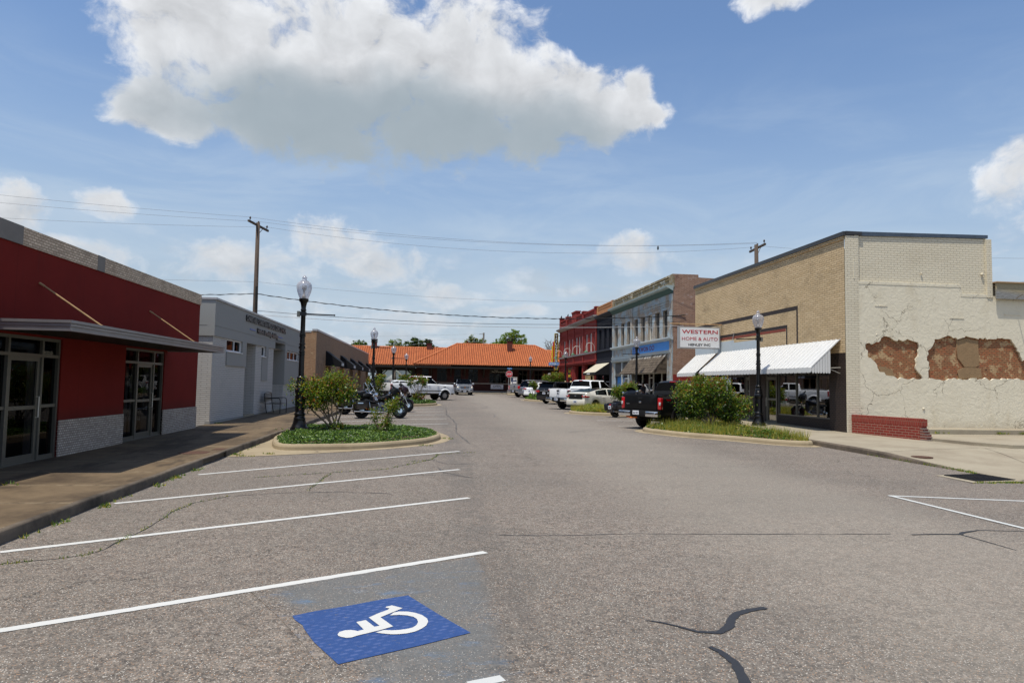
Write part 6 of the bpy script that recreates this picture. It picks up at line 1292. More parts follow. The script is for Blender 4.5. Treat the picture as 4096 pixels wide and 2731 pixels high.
MB().tube([(8.65, 115, .6), (8.65, 115, 10.5)], .14, 8).obj('pole', A['stone'], pS); MB().tube([(8.65, 115, 10.3), (7.9, 115, 10.25)], .04, 6).obj('arm', A['stone'], pS)
def wire(a, b, sag, r=.012, label='', mat=None, n=24, twist=False, group='overhead wires', mid=None):
    mat = mat or ('wire_thin' if r < .012 else 'wire'); a, b = Vector(a), Vector(b); P = [a+(b-a)*i/n-Vector((0, 0, sag*4*(i/n)*(1-i/n))) for i in range(n+1)]
    mb = MB(); mb.tube(P, r, 5)
    if twist:
        N = n*8; Q = [a+(b-a)*i/N-Vector((0, 0, sag*4*(i/N)*(1-i/N)))+Vector((0, math.cos(i*.8)*.03, math.sin(i*.8)*.03)) for i in range(N+1)]; mb.tube(Q, r*.7, 4)
    return tag(mb.obj('overhead_wire', A[mat]), label, 'wire', group)
wire((-11.3, 42.95, 11.85), (20.1, 40.1, 10.95), .75, .0075, 'thin power line between the two pole tops, front wire')
wire((-11.05, 44.1, 11.85), (20.45, 41, 11.2), .72, .0075, 'thin power line between the two pole tops, middle wire')
wire((-10.78, 45.3, 11.78), (20.8, 41.9, 11.1), .95, .0075, 'thin power line between the two pole tops, lower rear wire')
wire((-11.3, 42.95, 11.85), (-60, 36, 15.2), .9, .0075, 'thin power line left of the tall pole, front wire')
wire((-11.05, 44.1, 11.85), (-60, 38, 14.6), .9, .0075, 'thin power line left of the tall pole, middle wire')
wire((-10.78, 45.3, 11.78), (-60, 40, 12.7), .9, .0075, 'thin power line left of the tall pole, lower wire')
wire((-10.95, 43.9, 7.25), (16.2, 42.3, 6.55), .75, .02, 'thick twisted service cable crossing the street', twist=True)
wire((-10.95, 43.9, 6.2), (15.9, 42.3, 6.1), .45, .014, 'dark wire crossing the street below the twisted cable')
wire((-10.95, 43.9, 5.95), (16.1, 42.3, 5.85), .38, .016, 'pale wire crossing the street, lowest of the three', 'wire_pale')
wire((-10.95, 43.9, 7.25), (-40, 42, 7.6), .6, .018, 'service cable left of the tall pole above the clinic', twist=True)
wire((-10.95, 43.9, 8.0), (-60, 44, 8.9), .4, .008, 'faint wire to the left of the tall pole')
wire((-10.95, 43.9, 8.0), (20, 50, 8.6), .6, .007, 'faint high wire crossing behind the lamp post')
wire((7.95, 115, 10.3), (-40, 112, 9.0), .5, .012, 'faint wire above the station roof, highest', 'wire_pale', group='thin wires above the station'); wire((8.6, 115, 9.6), (-40, 113, 8.0), .5, .012, 'faint wire above the station roof, second', 'wire_pale', group='thin wires above the station'); wire((8.6, 115, 9.0), (-30, 113, 7.6), .4, .012, 'faint wire just over the roof ridge', 'wire_pale', group='thin wires above the station')
wire((20.8, 41.5, 11.1), (60, 36, 12), 1.0, .0075, 'thin power line right of the pole over the store roof'); wire((24, 30, 7.3), (60, 34, 8.6), .3, .01, 'thin wire at the right edge above the boarded wing')
tag(MB().ell((14.6, 43.0, 11.0), .06, .08, .14, 8, 6).obj('bird', A['pigeon'], smooth=True), 'small dark bird under the high wires', 'bird')
# ---------------------------------------------------------------- stop sign, small signs
def stop():
    t = empty('stop_sign', (9.6, 84.6, G(84.6)+.1), 'red octagonal STOP sign with a blue street name plate above', 'road sign'); y = 84.6; c = (9.64, 3.16)
    MB().bar((9.55, y, .7), (9.64, y, 3.8), .06, .05, (0, 1, 0)).obj('post', A['sign_frame'], t)
    oc = lambda r: [(c[0]+r*math.cos(math.pi/8+k*math.pi/4), c[1]+r*math.sin(math.pi/8+k*math.pi/4)) for k in range(8)]
    MB().prism([(x, y-.06, z) for x, z in oc(.445)], (0, .02, 0)).obj('border', A['sign_white'], t); MB().prism([(x, y-.064, z) for x, z in oc(.415)], (0, .004, 0)).obj('plate', A['sign_stop'], t)
    text('STOP', 'lettering', (9.36, y-.066, 3.0), (1, 0, 0), (0, 0, 1), .57, .3, A['sign_white'], t, .004, .015)
    nb = MB().box(9.38, 9.98, y-.03, y, 3.78, 3.93).obj('street_name', A['sign_blue'], t); MB().box(9.5, 9.86, y-.034, y-.03, 3.83, 3.88).obj('name_stroke', A['tin_blue'], nb)
stop()
t = empty('parking_sign', (13.9, 80, G(80)+.14), 'small white narrow parking sign behind the far right shrub', 'road sign'); MB().box(13.88, 13.92, 79.98, 80.02, .7, 3.2).obj('post', A['sign_frame'], t); MB().box(13.76, 14.04, 79.95, 79.97, 2.7, 3.3).obj('plate', A['banner'], t); MB().lathe((13.9, 79.94, 2.95), [(.07, 0), (.07, .01)], 10, 'y').obj('symbol', A['sign_blue'], t)
# ---------------------------------------------------------------- metal chair by the clinic
def bench():
    t = empty('metal_armchair', (-7.2, 32.9, .39), 'black metal slatted armchair against the white brick clinic wall', 'chair'); z = G(33)+.145
    ya, yb = 32.0, 33.35; xb, xf = -7.45, -6.75
    P = 'post_black'; mb = MB()
    for y in (ya, yb): mb.tube([(xb+.12, y, z), (xb+.04, y, z+.45), (xb, y, z+.9)], .018, 6)
    mb.tube([(xb, ya, z+.9), (xb, (ya+yb)/2, z+.97), (xb, yb, z+.9)], .018, 6); mb.obj('back_leg', A[P], t)
    mb = MB()
    for k in range(6): mb.box(xb-.01, xb+.02, ya, yb, z+.55+k*.06, z+.585+k*.06)
    mb.obj('backrest', A[P], t); mb = MB()
    for k in range(9): mb.box(xb+.06+k*.07, xb+.11+k*.07, ya, yb, z+.43, z+.45)
    mb.obj('seat', A[P], t)
    for y in (ya, yb): MB().tube([(xb+.03, y, z+.68), (xf-.1, y, z+.7), (xf-.02, y, z+.66), (xf, y, z+.55), (xf, y, z)], .018, 6).obj('arm_and_front_leg', A[P], t)
bench()
# ---------------------------------------------------------------- shrubs and trees
def shrub(base, blobs, n, size, label, group, mats=('lf_mid', 'lf_lit', 'lf_dk', 'lf_red', 'lf_gold'), w=(5, 4, 4, 1.6, 1.4), stems=6, seed=1, sprig=55, name='crape_myrtle', cat='shrub', red_top=True):
    rd = random.Random(seed); st = random.getstate(); random.seed(seed)
    t = empty(name, base, label, cat, group); b = Vector(base); mb = MB()
    for k in range(stems):
        bl = blobs[k % len(blobs)]; c = Vector(bl[:3]); e = c+Vector((rd.uniform(-.5, .5)*bl[3], rd.uniform(-.5, .5)*bl[4], rd.uniform(-.1, .4)*bl[5])); m = b.lerp(e, .45)+Vector((rd.uniform(-.12, .12), rd.uniform(-.12, .12), -.05)); f = (e-b).length
        s0 = b+Vector((rd.uniform(-.1, .1), rd.uniform(-.08, .08), -.05)); P = [s0, s0.lerp(m, .5)+Vector((rd.uniform(-.05, .05), 0, .03)), m, m.lerp(e, .5)+Vector((rd.uniform(-.06, .06), rd.uniform(-.06, .06), .04)), e]
        mb.tube(P, [.035*f**.3, .03, .024, .016, .008], 6)
        for q in range(4): a = P[2+q % 2]; mb.tube([a, a+Vector((rd.uniform(-.3, .3), rd.uniform(-.3, .3), rd.uniform(.1, .4)))*min(1, bl[3]*2)], [.012, .004], 4)
    mb.obj('stem', A['bark'], t, smooth=True)
    mb = MB(); tot = sum(q[3]*q[4]*q[5] for q in blobs)
    # leaf clumps on the shell of each blob, with gaps
    for (x, y, z, rx, ry, rz) in blobs:
        m = int(n*rx*ry*rz/tot); cl = []
        for _ in range(max(10, int(m/26))):
            d = Vector((rd.gauss(0, 1), rd.gauss(0, 1), rd.gauss(0, 1))).normalized()*rd.uniform(.35, 1.15); cl.append((x+d.x*rx, y+d.y*ry, z+d.z*rz, d.z))
        for (cx, cy, cz, dz) in cl:
            cs = rd.uniform(.05, .1)*(rx+rz+.55)
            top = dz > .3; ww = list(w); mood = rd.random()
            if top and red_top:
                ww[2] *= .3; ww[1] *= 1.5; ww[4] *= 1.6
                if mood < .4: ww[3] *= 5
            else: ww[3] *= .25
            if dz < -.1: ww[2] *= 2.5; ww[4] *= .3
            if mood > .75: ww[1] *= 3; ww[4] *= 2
            for _ in range(26):
                mb.m = rd.choices(range(len(mats)), ww)[0]
                leafquad(mb, (cx+rd.gauss(0, cs), cy+rd.gauss(0, cs), cz+rd.gauss(0, cs*.9)), size*rd.uniform(.7, 1.3), .4, .45)
        for _ in range(int(sprig*rx*rz*4)):     # upright shoots
            a = rd.uniform(0, 6.28); p = Vector((x+math.cos(a)*rx*rd.uniform(.2, .95), y+math.sin(a)*ry*rd.uniform(.2, .9), z+rz*rd.uniform(.5, .9))); d = Vector((rd.gauss(0, .35)+math.cos(a)*.4, rd.gauss(0, .35), 1)).normalized()*rd.uniform(.12, .34)*(.6+rx)
            for k in range(9): mb.m = rd.choices((1, 3, 4, 0), (3, 3, 2, 2))[0] if k > 4 and red_top else rd.choice((0, 1)); leafquad(mb, p+d*k/9+Vector((rd.gauss(0, .02), rd.gauss(0, .02), 0)), size*.85, .5, .45)
    mb.obj('foliage', [A[m] for m in mats], t); random.setstate(st); return t
GS = 'crape myrtle shrubs in the street islands'
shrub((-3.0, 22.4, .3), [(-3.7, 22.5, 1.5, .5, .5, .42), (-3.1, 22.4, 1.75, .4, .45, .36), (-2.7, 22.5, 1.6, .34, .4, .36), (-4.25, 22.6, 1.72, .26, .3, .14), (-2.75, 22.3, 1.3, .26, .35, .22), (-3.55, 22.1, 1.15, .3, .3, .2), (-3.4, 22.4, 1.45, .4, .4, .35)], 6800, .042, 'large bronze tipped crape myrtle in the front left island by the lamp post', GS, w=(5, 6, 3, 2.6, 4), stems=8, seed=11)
shrub((-3.0, 22.3, .3), [(-3.0, 22.3, .45, .28, .22, .14)], 500, .035, 'leafy suckers round the foot of the large front left crape myrtle', GS, w=(4, 2, 6, .3, .2), stems=2, seed=12, sprig=20)
shrub((-1.55, 22.3, .3), [(-1.25, 22.3, 1.05, .2, .2, .22), (-1.4, 22.3, .62, .2, .18, .18), (-1.75, 22.3, .75, .12, .12, .22), (-1.1, 22.3, 1.32, .07, .07, .18)], 1500, .034, 'small young crape myrtle in the front left island, right of the large one', GS, w=(4, 5, 2, 1.5, 3), stems=4, seed=13, sprig=40)
shrub((-.8, 49.3, .62), [(-1.45, 49.3, 1.85, .3, .35, .28), (-.95, 49.3, 1.98, .34, .35, .28), (-.5, 49.3, 1.85, .3, .35, .28), (-.8, 49.3, .75, .45, .4, .3)], 1150, .06, 'crape myrtle in front of the white crew cab pickup', GS, w=(4, 2.4, 5, 3, 1.5), stems=8, seed=14)
shrub((-3.2, 45, .4), [(-3.6, 45, 1.4, .45, .4, .45), (-3.25, 45.2, 1.9, .3, .35, .45), (-3.8, 45, 1.7, .3, .35, .35)], 1700, .06, 'crape myrtle behind the parked motorcycles', GS, w=(5, 3, 4, 1, 1.5), stems=5, seed=15)
shrub((10.6, 25.0, .3), [(9.75, 25, 1.45, .55, .6, .55), (10.25, 25, 1.8, .55, .6, .42), (10.9, 25, 1.65, .45, .55, .5), (9.9, 25, 1.1, .5, .55, .35), (10.8, 25, 1.1, .4, .5, .3), (10.1, 25, 2.1, .2, .3, .22), (11.1, 25, 2.0, .18, .25, .22)], 9500, .045, 'largest dense crape myrtle in the front right island beside the black pickup', GS, w=(5, 3.6, 4, 1.2, 1.2), stems=9, seed=21)
shrub((11.5, 25.2, .3), [(11.6, 25.2, 1.2, .38, .4, .34), (12.05, 25.2, 1.25, .3, .3, .26), (11.45, 25.2, .85, .35, .4, .3), (11.9, 25.1, .95, .3, .3, .25), (11.5, 25.2, 1.5, .2, .2, .2)], 3300, .045, 'lower crape myrtle right of the dense one in the front right island', GS, w=(5, 3.6, 3.6, 1.2, 1), stems=5, seed=22)
shrub((10.8, 38.6, .3), [(10.75, 38.6, 1.55, .35, .35, .32), (11.4, 38.6, 1.7, .38, .35, .35), (11.1, 38.6, 1.3, .4, .35, .25), (11.65, 38.7, 1.45, .25, .25, .25)], 4200, .05, 'crape myrtle rising behind the black pickup tailgate', GS, w=(4, 6, 2.5, 1, 2), stems=6, seed=23)
shrub((9.2, 60.2, .5), [(9.0, 60.2, 1.95, .32, .3, .16), (9.3, 60.2, 1.65, .22, .25, .2)], 900, .06, 'small crape myrtle before the white crossover', GS, w=(4, 4, 3, 2, 1), stems=3, seed=24)
shrub((13.6, 74.5, .7), [(13.0, 74.5, 2.5, .7, .6, .4), (13.9, 74.5, 2.7, .7, .6, .45), (14.4, 74.5, 2.4, .4, .5, .35), (13.5, 74.5, 2.2, .8, .6, .3)], 3600, .075, 'farthest shrub before the red corner building', GS, w=(5, 5, 3, 2.4, 1.5), stems=5, seed=25)
shrub((-3.0, 66, .5), [(-2.75, 66, 2.2, .35, .35, .3), (-2.5, 66, 1.9, .25, .3, .3)], 420, .08, 'small crape myrtle behind the white pickup cab', GS, w=(5, 4, 4, 1, 1.5), stems=4, seed=26)

def tree(base, blobs, n, size, label, group, mats, w, trunk=.25, seed=1, bare=False, density=.9, name='broadleaf_tree'):
    rd = random.Random(seed); st = random.getstate(); random.seed(seed); b = Vector(base); t = empty(name, base, label, 'tree', group); mb = MB()
    zc = sum(q[2] for q in blobs)/len(blobs); fork = Vector((b.x, b.y, b.z+(zc-b.z)*.5)); mb.tube([b, b.lerp(fork, .5)+Vector((.08, 0, 0)), fork], [trunk, trunk*.8, trunk*.6], 8)
    for (x, y, z, rx, ry, rz) in blobs:
        for k in range(3 if not bare else 9):
            e = Vector((x+rd.uniform(-.6, .6)*rx, y+rd.uniform(-.6, .6)*ry, z+rd.uniform(-.2, .8)*rz)); m = fork.lerp(e, .5)+Vector((rd.uniform(-.3, .3), 0, rd.uniform(0, .3))); mb.tube([fork, m, e], [trunk*.35, trunk*.18, .025], 5)
            for q in range(3 if not bare else 9):
                a = m.lerp(e, rd.uniform(.2, 1)); d = Vector((rd.gauss(0, .8), rd.gauss(0, .5), rd.uniform(.2, 1.2)))*min(rx, rz)*.5; mb.tube([a, a+d*.5+Vector((rd.uniform(-.1, .1), 0, .05)), a+d], [.03, .018, .008], 3)
    mb.obj('trunk', A['tbark'], t, smooth=True)
    if not bare:
        mb = MB(); tot = sum(q[3]*q[4]*q[5] for q in blobs)
        for (x, y, z, rx, ry, rz) in blobs:
            for _ in range(max(6, int(n*rx*ry*rz/tot/30))):
                d = Vector((rd.gauss(0, 1), rd.gauss(0, 1), rd.gauss(0, 1))).normalized()*rd.uniform(.45, 1.05); c = (x+d.x*rx, y+d.y*ry, z+d.z*rz); cs = rd.uniform(.1, .24)*(1 if min(rx, rz) > 1 else .6)
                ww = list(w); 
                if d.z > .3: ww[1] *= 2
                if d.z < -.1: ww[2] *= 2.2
                for _ in range(30): mb.m = rd.choices(range(len(mats)), ww)[0]; leafquad(mb, (c[0]+rd.gauss(0, cs*1.3), c[1]+rd.gauss(0, cs), c[2]+rd.gauss(0, cs*.8)), size*rd.uniform(.6, 1.3), .3, .6)
        mb.obj('crown', [A[m] for m in mats], t)
    random.setstate(st); return t
GT = 'trees beyond the station roof'; MG = ('lf_mid', 'lf_lit', 'lf_dk', 'lf_gold')
tree((-12.2, 117, .9), [(-12.5, 117, 7.9, 1.0, 1, .9), (-11.6, 117, 8.1, .8, .8, .6), (-12.2, 117, 6.6, 1.6, 1, 1.2)], 3800, .13, 'small dark green tree top over the left end of the station roof', GT, MG, (4, 2, 5, .3), seed=31)
tree((-6.2, 118, .9), [(-7.0, 118, 8.3, .8, .8, .9), (-6.0, 118, 8.6, .9, .8, .7), (-5.2, 118, 8.0, .7, .8, .8), (-6.2, 118, 7.0, 1.7, 1, 1.2)], 3600, .11, 'pale loose green tree left of the dark tree behind the station', GT, MG, (4, 6, 1.5, 1.5), seed=32)
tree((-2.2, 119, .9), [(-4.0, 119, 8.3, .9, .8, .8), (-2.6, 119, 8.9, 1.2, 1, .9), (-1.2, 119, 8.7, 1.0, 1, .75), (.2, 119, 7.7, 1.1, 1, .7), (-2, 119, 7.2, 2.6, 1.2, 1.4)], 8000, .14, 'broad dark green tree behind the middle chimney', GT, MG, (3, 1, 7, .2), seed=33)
tree((7.2, 122, .9), [(6.2, 122, 8.9, .9, .9, .9), (7.2, 122, 9.5, .9, .9, .9), (8.8, 122, 9.3, .9, .9, .7), (7.6, 122, 8.2, 2.0, 1, 1.2), (10.3, 122, 8.8, .8, .8, .5)], 5600, .13, 'olive green tree behind the small pole', GT, MG, (4, 2.5, 4, 3), seed=34)
tree((14.0, 117, .9), [(11.6, 117, 8.9, 1.0, 1, .9), (13.0, 117, 9.8, 1.2, 1, 1.2), (14.2, 117, 10.6, 1.0, 1, .8), (15.4, 117, 9.7, 1.0, 1, 1.0), (13.8, 117, 8.4, 2.8, 1.2, 1.2)], 8000, .12, 'bright green tree right of the tall chimney', GT, ('lf_mid', 'lf_lit', 'iv_lit', 'lf_gold'), (4, 8, 2, 2), seed=35)
tree((20.5, 112, .9), [(19.3, 112, 8.2, 1.1, .8, 1.3), (20.8, 112, 8.8, 1.0, .8, 1.3), (21.8, 112, 8.4, 1.0, .8, 1.2)], 0, .1, 'bare leafless tree left of the red corner building', GT, MG, (1,)*4, trunk=.2, seed=36, bare=True, name='bare_tree')
tree((23.0, 113, .9), [(22.8, 113, 7.0, 1.4, 1, 1.6)], 1500, .12, 'green tree peeping beside the vertical sign', GT, MG, (3, 6, 2, 1), seed=37)
for i, (x, y, lab) in enumerate(((-8.6, 112, 'dense green bush left of the white houses'), (-3.6, 112, 'green bush right of the white houses under the portico'), (-1.9, 110, 'pale green bush at the right end of the portico'), (-5.8, 137, 'dark tree behind the two white gables'), (-12, 132, 'dark tree left behind the larger white house'))):
    z = 1.6 if y < 120 else 4.2; r = .8 if y < 120 else 3.0
    if i == 1: z, r = 2.3, 1.1
    tree((x, y, .9), [(x, y, z, r, r*.7, r*.9), (x+.4*r, y, z+.5*r, r*.7, r*.6, r*.6), (x-.5*r, y, z+.2*r, r*.6, r*.6, r*.6)], 2400 if r < 2 else 4200, .1 if r < 2 else .17, lab, 'greenery seen through the portico', MG, (4, 3, 4, 1), trunk=.1, seed=40+i)
# ---------------------------------------------------------------- vehicles
def lerp_tab(tab, x, sm=True):
    if x <= tab[0][0]: return tab[0][1]
    for (a, va), (b, vb) in zip(tab[:-1], tab[1:]):
        if x <= b:
            f = (x-a)/(b-a) if b > a else 1
            return va+(vb-va)*f
    return tab[-1][1]
def wheel(par, x, y, r, w, style, side):
    mb = MB(); s = side; n = 28
    prof = [(r*.62, -w/2), (r*.66, -w/2-.004), (r*.93, -w/2+.0), (r*.985, -w/2+.025), (r, -w/4), (r, w/4), (r*.985, w/2-.025), (r*.93, w/2), (r*.66, w/2+.004), (r*.62, w/2)]
    vs = []; fs = []
    for (q, h) in prof:
        for k in range(n): a = 2*math.pi*k/n; vs.append((x+q*math.cos(a), y+h, r+q*math.sin(a)))
    for i in range(len(prof)-1):
        for k in range(n): fs.append((i*n+k, i*n+(k+1) % n, (i+1)*n+(k+1) % n, (i+1)*n+k))
    mb.add(vs, fs); wh = mb.obj('wheel', A['tyre'], par, smooth=True, world=False, ang=50)
    mb = MB(); R1 = r*.63; o = y+s*(w/2-.02); mb.lathe((x, 0, r), [(R1, y-s*w*.45), (R1, o+s*.018), (R1*.93, o+s*.02), (R1*.88, o-s*.03)], 24, 'y'); 
    mb.lathe((x, 0, r), [(R1*.9, o-s*.06), (R1*.3, o-s*.05)], 20, 'y'); mb.m = 1
    if style == 'steel': mb.lathe((x, 0, r), [(R1*.78, o-s*.012), (R1*.74, o-s*.0), (R1*.3, o+s*.0)], 20, 'y')
    k = {'steel': 8, 'five': 5, 'six': 6, 'ten': 10}[style]
    for i in range(k):
        a = 2*math.pi*i/k+.3; ca, sa = math.cos(a), math.sin(a); wd = R1*(.34 if k <= 6 else .2)
        mb.bar((x+R1*.12*ca, o+s*.0, r+R1*.12*sa), (x+R1*.93*ca, o-s*.005, r+R1*.93*sa), .05, wd, (-sa, 0, ca))
    mb.lathe((x, 0, r), [(R1*.24, o-s*.02), (R1*.24, o+s*.02), (R1*.16, o+s*.035)], 14, 'y')
    mb.obj('rim', [A['well'], A['steel']], wh, world=False, smooth=True, ang=35)
def car(spec):
    S = spec; L0, L1 = S['x0'], S['x1']; W = S['w']/2
    t = empty(S['name'], (*S['loc'], G(S['loc'][1])), S['label'], S['cat'], S.get('group'), S['rz'])
    P = A[S['paint']]; ax = S['axles']; ra = S['arch']; rt = S['tyre']
    xs = sorted({round(L0+(L1-L0)*i/90, 4) for i in range(91)} | {round(v, 4) for tab in ('belt', 'roof', 'wid') for v, _ in S[tab]})
    xs = [x for x in xs if L0 <= x <= L1]
    secs = []; inf = []
    for x in xs:
        zb = lerp_tab(S['belt'], x); zr = max(zb+.004, lerp_tab(S['roof'], x)); w = W*lerp_tab(S['wid'], x); z0 = S['sill']
        for a in ax:
            d = abs(x-a)
            if d < ra: z0 = max(z0, rt+math.sqrt(ra*ra-d*d)*1.0-.0)
        z0 = min(z0, zb-.06); h = zb-z0; cab = zr > zb+.03; tum = S.get('tumble', .82)
        k = min(1, (zr-zb)/.5); wr = w*(.955+(tum-.955)*k)
        bed = S.get('bed') and S['bed'][0] < x < S['bed'][1]
        if bed: top = [(w*.955, zb), (w*.9, zb), (w*.88, zb-.04), (w*.87, zb-.45), (0, zb-.45)]
        elif cab: top = [(w*.955, zb), (wr+.005, zr-.075*k), (wr-.05*k, zr-.02*k), (wr*.6, zr+.0), (0, zr+.012)]
        else: top = [(w*.955, zb), (w*.9, zb+.012), (w*.8, zb+.022), (w*.5, zb+.035), (0, zb+.04)]
        half = [(w*.93, z0), (w*.985, z0+.035*min(1, h/.4)), (w, z0+h*.3), (w*1.0, z0+h*.55), (w*.992, z0+h*.78), (w*.975, zb-.03)]+top
        secs.append([(x, y, z) for y, z in half]+[(x, -y, z) for y, z in reversed(half[:-1])]); inf.append((x, zb, zr, cab, bed))
    n = len(secs[0]); hb = 6; B = MB(); Gs = MB()
    for i in range(len(secs)-1):
        xm = (secs[i][0][0]+secs[i+1][0][0])/2; zr0, zr1 = inf[i][2], inf[i+1][2]; cab = inf[i][3] and inf[i+1][3]
        slope = abs(zr1-zr0)/max(1e-6, inf[i+1][0]-inf[i][0])
        for k in range(n-1):
            kk = k if k < n//2 else n-2-k     # mirrored row index
            g = False
            if cab:
                if kk == hb and any(a < xm < b for a, b in S['side_glass']): g = True
                if kk in (hb+2, hb+3) and any(a < xm < b for a, b in S['top_glass']): g = True
            (Gs if g else B).quad(secs[i][k], secs[i][k+1], secs[i+1][k+1], secs[i+1][k])
    for e in (0, -1):
        s = secs[e]; m = n//2
        for k in range(m): B.quad(s[k], s[k+1], s[n-2-k], s[n-1-k]) if k < m-1 else B.add([s[k], s[k+1], s[n-1-k]], [(0, 1, 2)])
    bo = B.obj('body', P, t, smooth=True, world=False, recalc=True, ang=38)
    if Gs.v: Gs.obj('window', A[S.get('glass', 'carglass')], t, smooth=True, world=False, recalc=True, ang=60)
    u = MB(); u.box(L0+.25, L1-.25, -W+.25, W-.25, S['sill']-.06, S['sill']+.25)
    for a in ax: u.box(a-ra-.02, a+ra+.02, -W+.3, W-.3, .3, min(lerp_tab(S['belt'], a)-.1, rt+ra+.04))
    if not S.get('bed'): pass
    u.box(L0+.8 if not S.get('bed') else S['bed'][1], L1-1.1, -W+.14, W-.14, S['sill']+.2, lerp_tab(S['belt'], 0)-.04)
    u.obj('underbody', A['well'], t, world=False)
    # seats seen through the glass
    u = MB(); 
    for x in S.get('seats', ()):
        for y in (-.38, .38): u.rbox((x, y, lerp_tab(S['belt'], x)-.05), .2, .48, .62, .07); u.rbox((x, y, lerp_tab(S['belt'], x)+.32), .12, .24, .18, .05)
    if u.v: u.obj('seat', A['leather'], t, world=False)
    for a in ax:
        for s in (-1, 1): wheel(t, a, s*(W-.03-S.get('tw', .24)/2-S.get('inset', 0)), rt, S.get('tw', .24), S.get('rim', 'six'), s)
    # arch lips, door seams, handles, mirrors
    for a in ax:
        if S.get('flare'):
            for s in (-1, 1):
                mb = MB(); w = W*lerp_tab(S['wid'], a); m = 14
                for i in range(m):
                    p, q = [math.pi*(.02+.96*j/m) for j in (i, i+1)]; ri, ro = ra-.01, ra+.075
                    pts = [(a+r_*math.cos(v), s*(w+o), rt+r_*math.sin(v)) for v in (p, q) for r_, o in ((ri, .03), (ro, .028), (ro+.03, -.01))]
                    mb.add(pts, [(0,1,4,3), (1,2,5,4)])
                mb.obj('wheel_arch', P, t, world=False, smooth=True)
    mb = MB()
    for x in S.get('seams', ()):
        w = W*lerp_tab(S['wid'], x); zb = lerp_tab(S['belt'], x)
        for s in (-1, 1): mb.box(x-.006, x+.006, s*(w*1.0+.0005)-.002, s*(w+.0005)+.002, S['sill']+.12, zb-.04)
    if mb.v: mb.obj('door_seam', A['well'], t, world=False)
    mb = MB()
    for x in S.get('handles', ()):
        w = W*lerp_tab(S['wid'], x); zb = lerp_tab(S['belt'], x)
        for s in (-1, 1): mb.rbox((x, s*(w+.01), zb-.13), .2, .035, .035, .012)
    if mb.v: mb.obj('door_handle', P if not S.get('chrome_handle') else A['chrome'], t, world=False, smooth=True)
    if 'mirror' in S:
        x, z = S['mirror']; w = W*lerp_tab(S['wid'], x)
        for s in (-1, 1): MB().rbox((x, s*(w+.12), z), .12, .22, .2, .05).obj('side_mirror', A[S.get('mirror_mat', 'blk_plastic')], t, world=False, smooth=True)
    return t, bo
def plate(t, x, z, s='', face=-1, y=0, w=.31):
    p = MB().box(x-.006, x+.006, y-w/2, y+w/2, z-.078, z+.078).obj('licence_plate', A['plate'], t, world=False)
    if s: text(s, 'plate_number', (x+face*.007, y-face*-(w/2-.03)*(1) if False else y+(w/2-.03)*(1 if face < 0 else -1), z-.05), (0, -1 if face < 0 else 1, 0), (0, 0, 1), w-.06, .085, A['plate_ink'], p, .002, .01, world=False)
    else: MB().box(x+face*.007-.001, x+face*.007+.001, y-w*.36, y+w*.36, z-.045, z+.03).obj('plate_number', A['poster'], p, world=False)
    return p
def part(t, name, mat, *boxes, r=.02, smooth=True):
    mb = MB()
    for c, sx, sy, sz in boxes: mb.rbox(c, sx, sy, sz, r)
    return mb.obj(name, A[mat], t, world=False, smooth=smooth, ang=40)
H_R = math.pi/2-R(57)      # heading of the cars nosed in on the right kerb
def place(rl, x_ax, y_tr, rz):
    """where the body's origin goes so that its rear left tyre stands at rl"""
    c, s = math.cos(rz), math.sin(rz); return (rl[0]-(x_ax*c-y_tr*s), rl[1]-(x_ax*s+y_tr*c))
